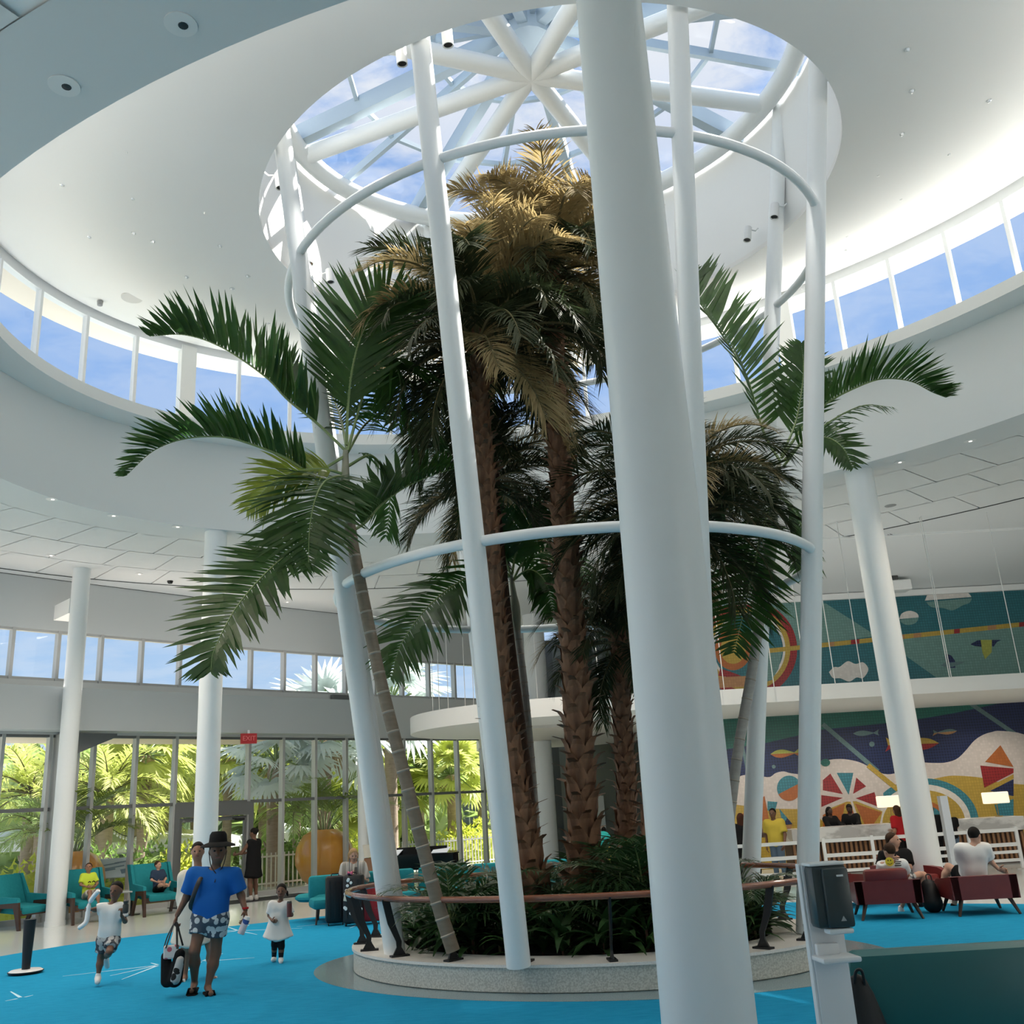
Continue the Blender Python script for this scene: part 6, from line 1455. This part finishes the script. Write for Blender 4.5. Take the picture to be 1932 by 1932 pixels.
for a, c, w, m in (((700, 205), (1080, 530), 15, 'greyteal'), ((1710, 60), (2150, 360), 14, 'greyteal'), ((150, 360), (188, 560), 10, 'greyteal')):
    dx, dy = c[0] - a[0], c[1] - a[1]; l = math.hypot(dx, dy); nx, ny = -dy / l * w, dx / l * w; L('light_ray', m, [(a[0] - nx, a[1] - ny), (a[0] + nx, a[1] + ny), (c[0] + nx, c[1] + ny), (c[0] - nx, c[1] - ny)])
L('dune', 'sand', smooth([(-300, 640), (0, 600), (75, 590), (150, 557), (225, 555), (330, 570), (375, 542), (430, 530), (480, 543), (580, 550), (640, 520), (715, 460), (800, 445), (880, 450), (960, 470), (1040, 510), (1110, 545), (1190, 545), (1290, 500), (1370, 470), (1450, 472), (1540, 470), (1620, 445), (1680, 390), (1740, 320), (1800, 280), (1860, 260), (1925, 252), (2100, 280), (2400, 420)], 90) + [(2400, 1300), (-300, 1300)])
L('sand_bank', 'yellow', smooth([(-300, 720), (0, 745), (150, 765), (330, 785), (580, 790), (800, 800), (960, 745), (1060, 700), (1170, 670), (1250, 665), (1400, 600), (1540, 565), (1640, 560), (1800, 575), (1950, 610), (2400, 640)], 60) + [(2400, 1300), (-300, 1300)])
for nm, rx, ry, m in (('rainbow_band', 378, 308, 'aqua'), ('rainbow_band', 325, 266, 'white'), ('rainbow_band', 285, 226, 'yellow'), ('rainbow_band', 165, 152, 'orange'), ('rainbow_core', 140, 122, 'aqua')): L(nm, m, arc(1395, 885, rx, ry, 0, 2 * PI, 44)[:-1])
c0 = (868, 712)
L('umbrella_ground', 'sand', arc(c0[0], c0[1], 250, 215, 0, 2 * PI, 40)[:-1])
for m, pts in (('red', [(700, 590), (752, 545), (838, 687), (700, 660)]), ('aqua', [(795, 540), (910, 540), (878, 692)]), ('red', [(930, 572), (998, 633), (908, 685)]), ('red', [(925, 715), (1055, 672), (1085, 775)]), ('yellow', [(905, 735), (930, 735), (1110, 805), (1090, 900), (960, 900)]), ('orange', [(920, 750), (1105, 812), (1000, 960), (985, 890)]), ('yellow', [(760, 780), (862, 738), (890, 738), (940, 900), (760, 960)]), ('red', [(872, 790), (905, 800), (935, 940), (858, 940)]), ('orange', [(700, 830), (775, 785), (852, 748), (820, 940), (700, 960)]), ('red', [(690, 693), (838, 712), (690, 775)])): L('umbrella_gore', m, pts)
L('ball_half', 'aqua', arc(468, 646, 83, 87, math.radians(152), math.radians(335)))
L('ball_half', 'orange', arc(468, 646, 83, 87, math.radians(-25), math.radians(152)))
for m, pts in (('orange', [(140, 830), (230, 735), (300, 700), (330, 860), (150, 900)]), ('aqua', [(320, 735), (388, 740), (372, 800), (320, 800)]), ('aqua', [(400, 785), (490, 890), (425, 885)]), ('navy', [(455, 850), (490, 892), (425, 900)]), ('tan', [(425, 905), (490, 895), (480, 930), (430, 930)]), ('red', [(430, 925), (480, 920), (480, 1000), (430, 1000)])): L('kite', m, pts)
for a, c, w in (((178, 550), (212, 760), 12), ((1010, 488), (1215, 655), 16)):
    dx, dy = c[0] - a[0], c[1] - a[1]; l = math.hypot(dx, dy); nx, ny = -dy / l * w, dx / l * w; L('sun_ray', 'yellow', [(a[0] - nx, a[1] - ny), (a[0] + nx, a[1] + ny), (c[0] + nx, c[1] + ny), (c[0] - nx, c[1] - ny)])
for m, pts in (('orange', [(1815, 465), (1920, 350), (2010, 500)]), ('red', [(1782, 490), (2010, 510), (2010, 540), (1810, 642)]), ('yellow', [(1805, 655), (2010, 550), (2010, 580), (1870, 655)]), ('navy', [(1860, 658), (2010, 585), (2010, 700), (1850, 665)]), ('aqua', [(1880, 760), (2010, 720), (2010, 850), (1900, 830)])): L('umbrella_gore', m, pts)
def fish(x0, y0, x1, y1, h, top, bot, flip=False):
    # nose at x0, tail at x1
    dx, dy = x1 - x0, y1 - y0
    P = lambda f, g: (x0 + dx * f, y0 + dy * f + g * h)
    up = smooth([P(0, 0), P(.18, -.8), P(.4, -1), P(.62, -.6), P(.80, -.15)], 14); dn = smooth([P(.80, .15), P(.62, .6), P(.4, 1), P(.18, .8), P(0, 0)], 14)
    L('fish', top, up + [P(.99, -1.3), P(.95, 0), P(.78, .0)]); L('fish', bot, [P(.78, 0), P(.95, 0), P(1.0, 1.0)] + dn)
fish(340, 412, 545, 402, 28, 'lime', 'orange'); fish(908, 270, 1086, 265, 18, 'greyteal', 'greyteal'); fish(1498, 336, 1130, 352, 42, 'yellow', 'red'); fish(1622, 252, 1455, 268, 18, 'greyteal', 'tan')
for x, y, r in ((362, 498, 13), (1037, 343, 18)): L('bubble', 'greyteal', arc(x, y, r, r, 0, 2 * PI, 14)[:-1])
L('bush', 'green', arc(718, 470, 32, 26, 0, 2 * PI, 14)[:-1])
U = lambda nm, m, pts: piece('up', nm, m, pts, A3p)
U('sky', 'teal', [(-500, 100), (2600, -100), (2600, 1100), (-500, 1100)])
U('light_field', 'sage', [(-100, 300), (500, 270), (712, 290), (990, 468), (1005, 492), (700, 532), (-100, 600)])
U('light_field', 'sage', [(1165, 500), (2400, 380), (2400, 780), (1390, 745), (1182, 597)])
for nm, r, m in (('rainbow_band', 299, 'red'), ('rainbow_band', 256, 'yellow'), ('rainbow_band', 226, 'white'), ('rainbow_core', 212, 'teal')): U(nm, m, arc(236, 572, r, r, 0, 2 * PI, 48)[:-1])
U('light_field', 'sage', [(290, 590), (446, 572), (420, 690), (380, 760), (290, 790)])
def bar(x0, x1, m): f = lambda x: 580 + (432 - 580) * (x - 365) / (1787 - 365); U('bar', m, [(x0, f(x0) - 14), (x1, f(x1) - 14), (x1, f(x1) + 14), (x0, f(x0) + 14)])
bar(360, 2300, 'yellow')
for x0, x1, m in ((735, 762, 'tan'), (865, 917, 'red'), (1165, 1196, 'tan'), (1250, 1297, 'tan'), (1500, 1535, 'red'), (1706, 1758, 'tan'), (1900, 1950, 'red')): bar(x0, x1, m)
for r, m in ((112, 'orange'), (78, 'yellow')): U('sun_ring', m, arc(140, 572, r, r * 1.15, 0, 2 * PI, 30)[:-1])
U('sun_base', 'red', [(60, 690), (110, 705), (190, 735), (120, 745), (50, 735)]); U('sun_base', 'tan', [(40, 745), (235, 735), (225, 800), (40, 810)])
def cloud(pts, half=None):
    sh = smooth(pts + pts[:1], 60)[:-1]
    if half is None: U('cloud', 'white', sh)
    else:
        g = lambda x: half[1] + (half[2] - half[1]) * (x - half[0][0]) / (half[0][1] - half[0][0])
        U('cloud', 'white', [p for p in sh if p[1] <= g(p[0]) + 1]); U('cloud', 'sage', [p for p in sh if p[1] >= g(p[0]) - 1])
cloud([(730, 712), (760, 682), (795, 680), (845, 645), (893, 662), (940, 652), (972, 695), (940, 748), (900, 745), (855, 770), (800, 750), (755, 748)])
cloud([(1320, 272), (1345, 225), (1400, 222), (1460, 195), (1525, 218), (1570, 214), (1606, 250), (1595, 285), (1555, 300), (1490, 332), (1430, 318), (1360, 312)], ((1320, 1606), 280, 252))
cloud([(1163, 382), (1180, 350), (1225, 335), (1268, 348), (1281, 375), (1262, 410), (1215, 422), (1178, 408)], ((1163, 1281), 388, 374))
U('bird', 'navy', [(1450, 600), (1482, 610), (1505, 642), (1507, 686), (1466, 686)]); U('bird', 'greyteal', [(1413, 672), (1440, 655), (1560, 648), (1560, 654), (1490, 680), (1440, 680)])
U('bird', 'navy', [(1600, 541), (1640, 518), (1668, 515), (1668, 556), (1630, 552)]); U('bird', 'lime', [(1662, 514), (1732, 514), (1730, 590), (1690, 632), (1674, 590)]); U('bird', 'navy', [(1732, 514), (1790, 514), (1762, 528), (1742, 556), (1732, 550)])

# ---------------------------------------------------------------- garden beyond the glass
GR = struct('ground')
b = B(); b.add([(-160, -40, -.06), (-160, 160, -.06), (120, 160, -.06), (120, -40, -.06)], [(0, 1, 2, 3)]); b.build('pavement', mat('paving_pale', (.58, .55, .50), .9, vary=(.6, .3, (.50, .47, .43))), GR)
def wall_off(u, v, out):
    """point on the ray at a distance out beyond the glass wall"""
    d = ray(u, v); n = Vector((-.7071, .7071, 0)); q = Vector((0, 34.3, 0)); t = (q.dot(n) + out) / d.dot(n); return CAM_P + d * t
GRASS = mat('lawn', (.16, .22, .05), .95, vary=(1.5, .3, (.26, .32, .08)))
b = B(); b.prism([(-60, 5), (-22, 14), (-6, 34), (6, 40), (10, 90), (-90, 90)], -.055, -.03); b.build('lawn', GRASS, GR)
LIME = mat('hedge_lime', (.42, .47, .06), .7, trans=.3, vary=(3, .3, (.50, .50, .09)))
HEDG = mat('hedge_green', (.13, .22, .045), .7, trans=.3, vary=(3, .3, (.26, .34, .08)))
DKG = mat('trees_dark', (.035, .06, .025), .8, trans=.2, vary=(1, .3, (.10, .15, .05)))
MIDG = mat('trees_mid', (.22, .29, .10), .8, trans=.3, vary=(1, .3, (.40, .44, .20)))
def leaf_blob(rr, rx, ry, rz_, n, ls, low=-.2):
    bb = B()
    for _ in range(n):
        a, e = rr.uniform(0, 2 * PI), math.asin(rr.uniform(low, 1)); k = rr.uniform(.82, 1.06)
        p = Vector((rx * math.cos(a) * math.cos(e) * k, ry * math.sin(a) * math.cos(e) * k, rz_ * math.sin(e) * k))
        d = (p.normalized() + Vector((rr.uniform(-1, 1), rr.uniform(-1, 1), rr.uniform(-.6, 1)))).normalized(); s, w_, _d = frame_of(d); l = ls * rr.uniform(.6, 1.3)
        bb.add([p - s * l * .35, p + d * l * .5 - w_ * l * .1, p + s * l * .35, p + d * l], [(0, 1, 2), (1, 3, 2), (0, 3, 1)])
    bb.lathe([(0, rz_ * low), (rx * .8, rz_ * low), (rx * .82, rz_ * .2), (rx * .55, rz_ * .62), (0, rz_ * .8)], (0, 0, 0), 12, sy=ry / rx)
    return bb
def shrub(label, u, v, out, rx, rz_, m, cat='shrub', ls=.16, n=420, ry=None, z=None):
    p = wall_off(u, v, out); t = thing('shrub', label, cat, (p.x, p.y, -.03)); bb = leaf_blob(random.Random(int(u * 7 + v)), rx, ry or rx, rz_, n, ls, 0.0)
    o = bb.build('foliage', m); o.parent = t
    bb = B(); bb.tube([(0, 0, -.02), (0, 0, rz_ * .4)], .05, 6); o2 = link('stem', bb.mesh('stem', WALNUT), t)
    return t
for i, (u, v, out, rx, rz_, m, lab) in enumerate(((62, 1668, 1.6, 1.1, 1.35, LIME, 'lime hedge bush outside at the far left glass'), (190, 1662, 3.6, 1.5, 1.5, HEDG, 'green bush left of the tilted garden sign'), (228, 1690, 1.8, 1.1, .95, LIME, 'low lime bush below the tilted garden sign'), (292, 1660, 3.8, 1.3, 1.6, HEDG, 'green bush behind the second teal chair'), (318, 1690, 1.7, 1.3, 1.05, LIME, 'low lime bush behind the second teal chair'), (350, 1660, 3.0, 1.1, 1.5, LIME, 'lime bush left of the glass door'),
        (505, 1650, 5.0, 1.1, 1.4, HEDG, 'green bush outside right of the glass door'), (575, 1650, 4.6, 1.2, 1.4, HEDG, 'green bush left of the large orange pot'), (690, 1640, 5.0, 1.2, 1.5, LIME, 'lime bush right of the large orange pot'), (870, 1630, 5.0, 1.3, 1.4, LIME, 'lime bush outside left of the second post'), (920, 1622, 4.5, 1.3, 1.5, LIME, 'lime bush outside behind the second post'), (1000, 1620, 4.0, 1.2, 1.5, HEDG, 'green bush seen between the tall trunks'))):
    shrub(lab, u, v, out, rx, rz_, m)
# orange ball pots
ORG = mat('orange_glaze', (.62, .24, .028), .3, vary=(2, .3, (.72, .33, .05)), coat=.3)
def pot(label, u, v, out, R, plant_h, seed):
    p = wall_off(u, v, out); p.z = -.03; t = thing('planter_pot', label, 'pot', p)
    bb = B(); bb.lathe([(0, 0), (R * .38, 0), (R * .75, R * .26), (R * .98, R * .75), (R, R * 1.0), (R * .95, R * 1.32), (R * .72, R * 1.70), (R * .42, R * 1.86), (R * .36, R * 1.82), (0, R * 1.78)], p, 32); bb.build('ball', ORG, t, True)
    rr = random.Random(seed); top = p + Vector((0, 0, R * 1.8))
    pl = thing('areca_palm', 'areca palm growing in the ' + label, 'palm', top)
    for i in range(22):
        a = i * 2.4; e = rr.uniform(.75, 1.45); q = top + Vector((math.cos(a) * .12, math.sin(a) * .12, 0)); pts = []; Ls = plant_h * rr.uniform(.7, 1.1)
        for k in range(6):
            pts.append(q.copy()); q = q + Vector((math.cos(a) * math.cos(e), math.sin(a) * math.cos(e), math.sin(e))) * (Ls / 5); e -= .30
        bb = B(); frond(bb, pts, (0, 0, 1), plant_h * .22, .045, 22, .3, .7, .2, .014, .35, None, rr, ragged=.14); bb.build('frond', [mat('areca_leaf', (.13, .19, .035), .5, trans=.35, vary=(4, .3, (.26, .28, .06))), RACHIS], pl)
    return t
pot('large orange ball pot outside the glass by the slim column', 612, 1690, 1.35, .86, 2.5, 3)
pot('orange ball pot behind the left slim column', 128, 1722, 1.2, .80, 2.3, 4)
# garden palms: fan palms with skirts, feathery palms, one silver palm
def fan_leaf_mesh(seed, m, n=22, R=.62, pet=.75):
    rr = random.Random(seed); bb = B(); bb.tube([(0, 0, 0), (pet * .6, 0, .05), (pet, 0, 0)], .018, 4, mi=1)
    c = Vector((pet, 0, 0))
    for i in range(n):
        a = (i - (n - 1) / 2) / (n - 1) * 4.6; d = Vector((math.cos(a), math.sin(a), -.10 + rr.uniform(-.08, .08))); l = R * (.8 + .2 * math.cos(a * .5)) * rr.uniform(.88, 1.08)
        leaflet(bb, c, d, Vector((0, 0, 1)), l, .085, .35, fold=.4)
    return bb.mesh('fan_leaf', [m, RACHIS])
FANY = mat('fan_leaf_yellow_green', (.34, .38, .10), .6, trans=.4, vary=(2, .3, (.54, .52, .20)))
FANG = mat('fan_leaf_green', (.20, .28, .08), .6, trans=.4, vary=(2, .3, (.38, .43, .17)))
FANS = mat('fan_leaf_silver', (.42, .48, .45), .6, trans=.35, vary=(2, .3, (.58, .62, .58)))
TRB = mat('garden_trunk', (.26, .19, .14), .9, vary=(5, .35, (.40, .31, .24), (1, 1, 4)))
SKIRT = mat('dead_leaf_skirt', (.30, .20, .11), .9, vary=(5, .3, (.42, .31, .19)))
FAN = {k: [fan_leaf_mesh(i + 10 * j, m) for i in range(3)] for j, (k, m) in enumerate((('y', FANY), ('g', FANG), ('s', FANS)))}
GFE = {k: [date_frond_mesh(1.0, e0, e1, m, 300 + i, w=.022, ll=.26, n=34) for i, (e0, e1) in enumerate(((1.2, 0), (.8, -.9), (.3, -1.2), (0, -1.4)))] for k, m in (('y', FANY), ('g', FANG))}
def garden_palm(label, u, v_crown, out, kind, cs, n, tr=.16, nm='garden_palm', skirt=True, lean=0):
    p = wall_off(u, v_crown, out); t = thing(nm, label, 'palm', (p.x, p.y, -.03)); rr = random.Random(int(u * 13 + v_crown)); H = p.z + .03
    bb = B(); bb.tube(spline([(lean, 0, -.05), (lean * .4, 0, H * .5), (0, 0, H)], 12), [tr * 1.25] + [tr] * 11 + [tr * .9], 10); link('trunk', bb.mesh('trunk', TRB, True), t)
    for k in range(min(40, int(H / .22))):
        bb = B(); a = k * 2.4; z = .3 + k * .22
        if z > H - .1: break
        bb.tube([(lean * (1 - z / H) + tr * .95 * math.cos(a), tr * .95 * math.sin(a), z), (lean * (1 - z / H) + tr * 1.25 * math.cos(a), tr * 1.25 * math.sin(a), z + .16)], [.05, .02], 4); link('leaf_scar', bb.mesh('leaf_scar', TRB), t)
    if skirt:
        bb = B()
        for k in range(26):
            a = k * 2.4; d = Vector((math.cos(a), math.sin(a), -1.6)); leaflet(bb, Vector((math.cos(a) * tr, math.sin(a) * tr, H - .05)), d, Vector((math.cos(a), math.sin(a), .3)), cs * rr.uniform(.45, .75), .12, .3)
        link('dead_leaves', bb.mesh('dead_leaves', SKIRT), t)
    for i in range(n):
        f = (i + .5) / n; a = i * 2.4 + rr.uniform(-.2, .2)
        if kind[0] == 'f':
            o = link('fan_leaf', FAN[kind[1]][i % 3], t); o.rotation_euler = (rr.uniform(-.3, .3), -(1.35 - 2.1 * f) , a)
        else:
            o = link('frond', GFE[kind[1]][min(3, int(f * 4))], t); o.rotation_euler = (rr.uniform(-.2, .2), 0, a)
        o.location = (0, 0, H); s = cs * rr.uniform(.85, 1.1); o.scale = (s, s, s)
    return t
for spec in (('stout feathery palm outside left of the tilted garden sign', 200, 1508, 7, 'py', 2.2, 30, .26, 'garden_palm', False), ('tall yellow green fan palm right of the stout feathery palm', 276, 1425, 8, 'fy', 1.5, 30, .17), ('feathery palm behind the tall fan palm', 318, 1512, 13, 'py', 2.2, 26, .2, 'garden_palm', False),
        ('fan palm with brown skirt just right of the column behind the man', 432, 1425, 9, 'fy', 1.5, 30, .17), ('fan palm left of the glass door, behind the column', 372, 1430, 13, 'fy', 1.7, 30, .17), ('pale feathery palm at the left end of the glass', 60, 1500, 10, 'py', 2.6, 26, .2, 'garden_palm', False), ('green feathery palm left of the stout palm', 150, 1465, 13, 'pg', 2.8, 30, .2, 'garden_palm', False), ('fan palm far back between the left mullions', 225, 1430, 18, 'fg', 2.0, 28, .18),
        ('silver fan palm right of the door, trunk patterned', 520, 1440, 3.6, 'fs', 1.5, 26, .26, 'silver_palm', False), ('big silver fan palm at the end of the grey balcony', 612, 1385, 3.2, 'fs', 1.9, 30, .22, 'silver_palm', True), ('silver fan palm whose leaves fill the upper windows', 735, 1330, 4.2, 'fs', 2.1, 26, .22, 'silver_palm', False), ('yellow fan palm right of the silver palm by the door', 498, 1445, 9, 'fy', 1.8, 28, .17),
        ('sabal palm with a shaggy head outside between the two front posts', 850, 1462, 6, 'fy', 1.4, 30, .18), ('yellow green fan palm behind the second post', 905, 1450, 9, 'fy', 2.0, 32, .18), ('green fan palm behind the leaning palm trunk', 790, 1450, 8, 'fg', 1.9, 30, .17), ('yellow fan palm left of the leaning palm trunk', 700, 1500, 8, 'fy', 2.0, 30, .17), ('fan palm seen between the tall date palms', 1005, 1440, 7, 'fy', 1.8, 28, .17), ('feathery palm far behind the orange pot', 640, 1470, 11, 'pg', 2.6, 28, .2, 'garden_palm', False), ('fan palm far behind the leaning trunk at left', 745, 1465, 14, 'fg', 2.2, 28, .18),
        ('yellow feathery palm low behind the tilted sign', 255, 1540, 12, 'py', 2.0, 24, .18, 'garden_palm', False), ('low feathery palm left of the large orange pot', 560, 1530, 7, 'pg', 1.8, 24, .15, 'garden_palm', False), ('low feathery palm beyond the bushes at far left', 75, 1570, 8, 'pg', 1.8, 22, .15, 'garden_palm', False)):
    garden_palm(*spec)
def tree(label, u, v, out, rx, rz_, m):
    p = wall_off(u, v, out); t = thing('background_tree', label, 'tree', (p.x, p.y, -.03)); bb = leaf_blob(random.Random(int(u * 3 + v)), rx, rx * .8, rz_, 520, .9, -.7); o = bb.build('crown', m); o.parent = t; o.location = (0, 0, max(p.z, rz_ * .5))
    bb = B(); bb.tube([(0, 0, -.05), (0, 0, max(p.z, rz_ * .5))], .25, 8); link('trunk', bb.mesh('trunk', TRB), t)
for lab, u, v, out, rx, rz_, m in (('dark tree behind the stout feathery palm', 245, 1565, 20, 4, 3.4, DKG), ('dark tree right of the tall fan palm', 330, 1560, 24, 4, 3.6, MIDG), ('tree line crown at the far left of the garden', 90, 1560, 30, 6, 4.0, MIDG), ('tree crown behind the glass door', 420, 1560, 26, 6, 4.0, MIDG), ('tree crown behind the large orange pot', 590, 1570, 22, 5, 3.6, DKG), ('tree crown left of the gray building', 740, 1575, 22, 5, 3.8, MIDG), ('tree crown right of the gray building', 960, 1560, 24, 6, 4.5, MIDG), ('tree crown behind the silver palm', 510, 1540, 30, 6, 4.5, MIDG), ('wide tree crown far behind the left palms', 170, 1530, 38, 8, 5.0, MIDG)): tree(lab, u, v, out, rx, rz_, m)
# tilted garden sign
p = wall_off(213, 1690, 1.3); p.z = 0; c = wall_off(213, 1638, 1.3); t = thing('garden_sign', 'tilted pale blue map board on a post outside the glass', 'sign', (p.x, p.y, -.03))
Rm = Rz(.55) @ Matrix.Rotation(.75, 3, 'X')
b = B(); b.rbox(c, (1.0, .66, .05), .03, M=Rm); b.build('board', mat('sign_pale_blue', (.52, .60, .68), .5), t)
for q, dd in (((-.12, .10, .028), (.55, .03)), ((.02, .0, .028), (.5, .03)), ((-.15, -.08, .028), (.4, .05)), ((.2, .16, .028), (.3, .04)), ((.25, -.15, .028), (.16, .14))):
    b = B(); b.box(c + Rm @ Vector(q), (dd[0], dd[1], .006), M=Rm @ Rz(.15)); b.build('map_mark', mat('sign_blue_grey', (.18, .25, .34), .6), t)
b = B(); b.tube([(c.x, c.y, -.05), c], .05, 8); b.build('post', ALU, t, True)
# picket fence
FENC = mat('fence_white', (.66, .64, .58), .6)
def fence(label, u0, u1, v, out):
    a, c = wall_off(u0, v, out), wall_off(u1, v, out); a.z = c.z = 0; d = c - a; n = max(3, int(d.length / .14)); t = thing('fence', label, 'fence', (a + c) / 2); an = math.atan2(d.y, d.x)
    pk = B(); pk.box((0, 0, .50), (.035, .02, 1.0), an); pm = pk.mesh('picket', FENC)
    for i in range(n + 1): o = link('picket', pm, t); o.location = a + d * (i / n) - (a + c) / 2
    for z in (.15, .9): b = B(); b.box((a + c) / 2 + Vector((0, 0, z)), (d.length, .03, .05), an); b.build('rail', FENC, t)
fence('white picket fence outside right of the glass door', 486, 600, 1650, 2.6); fence('white picket fence below the tilted garden sign', 205, 330, 1680, 2.4); fence('white picket fence behind the black piano', 760, 1010, 1630, 2.6)
# grey building with balconies beyond the garden
p = wall_off(850, 1590, 20); a0 = .45; BD = thing('building', 'grey building with dark windows and a white balcony beyond the garden', 'building', (p.x, p.y, 0)); R = Rz(a0)
bl = lambda x, y, z: Vector((p.x, p.y, 0)) + R @ Vector((x, y, z))
GB = mat('building_grey', (.33, .34, .37), .8); GW = mat('building_window', (.05, .075, .09), .2); WT = mat('building_white', (.66, .67, .68), .7)
b = B(); b.box(bl(0, 2.5, 3.6), (15, 5, 7.2), a0); b.build('wall', GB, BD)
b = B(); b.box(bl(0, 2.5, 7.3), (15.6, 5.6, .3), a0); b.build('roof', WT, BD)
for x in (-5.4, -3.2, -1.0, 1.2, 5.2):
    for z in (1.35, 4.4):
        f_ = B(); f_.box(bl(x, -.04, z), (1.6, .1, 1.9), a0); fr_ = f_.build('window', WT, BD)
        for dx in (-.38, .38):
            g = B(); g.box(bl(x + dx, -.10, z), (.66, .04, 1.7), a0); g.build('pane', GW, fr_)
b = B(); b.box(bl(-1.5, -.7, 2.85), (9.5, 1.4, .22), a0); b.build('balcony', WT, BD)
for z in (3.2, 3.5, 3.8): b = B(); b.box(bl(-1.5, -1.35, z), (9.5, .05, .06), a0); b.build('balcony_rail', WT, BD)
for x in (-6.2, -1.5, 3.2): b = B(); b.box(bl(x, -1.35, 1.7), (.14, .14, 4.3), a0); b.build('balcony_post', WT, BD)
b = B(); b.box(bl(3.6, -.3, 1.2), (2.0, .5, 1.7), a0); b.build('maroon_panel', mat('maroon_panel', (.20, .03, .04), .7), BD)
# white awnings by the pool
for lab, u, v, out, w_ in (('white awning roof outside at the far left', 58, 1590, 14, 5), ('white awning roof behind the tilted garden sign', 262, 1592, 13, 5), ('white awning roof behind the second teal chair', 335, 1594, 13, 4.5), ('white van roof shape beyond the large orange pot', 528, 1600, 14, 3)):
    p = wall_off(u, v, out); t = thing('awning', lab, 'awning', (p.x, p.y, 0)); z = max(1.3, p.z)
    b = B(); b.add([(p.x + sx * w_ / 2, p.y + sy * w_ / 3, z - .25) for sx, sy in ((-1, -1), (1, -1), (1, 1), (-1, 1))] + [(p.x + sx * w_ / 2, p.y + sy * w_ / 3, z + .12) for sx, sy in ((-1, -1), (1, -1), (1, 1), (-1, 1))] + [(p.x, p.y, z + .55)], [(0, 1, 5, 4), (1, 2, 6, 5), (2, 3, 7, 6), (3, 0, 4, 7), (4, 5, 8), (5, 6, 8), (6, 7, 8), (7, 4, 8)]); b.build('canopy', mat('canvas_white', (.74, .73, .71), .8), t)
    for sx, sy in ((-1, -1), (1, -1), (1, 1), (-1, 1)): b = B(); b.tube([(p.x + sx * w_ * .47, p.y + sy * w_ * .31, 0), (p.x + sx * w_ * .47, p.y + sy * w_ * .31, z)], .05, 6); b.build('post', ALU, t)
a, c = wall_off(205, 1560, 9), wall_off(262, 1578, 9); t = thing('string_light', 'string of white bulbs hanging across the dark tree outside', 'string light', (a + c) / 2); P_ = spline([a, (a + c) / 2 - Vector((0, 0, .12)), c], 10)
b = B(); b.tube(P_, .012, 4); b.build('wire', BLACK, t)
for q in P_[1::1]: b = B(); b.lathe([(0, -.14), (.045, -.09), (.03, -.03), (0, 0)], q, 8); b.build('bulb', mat('bulb_white', (.8, .8, .78), .3), t, True)
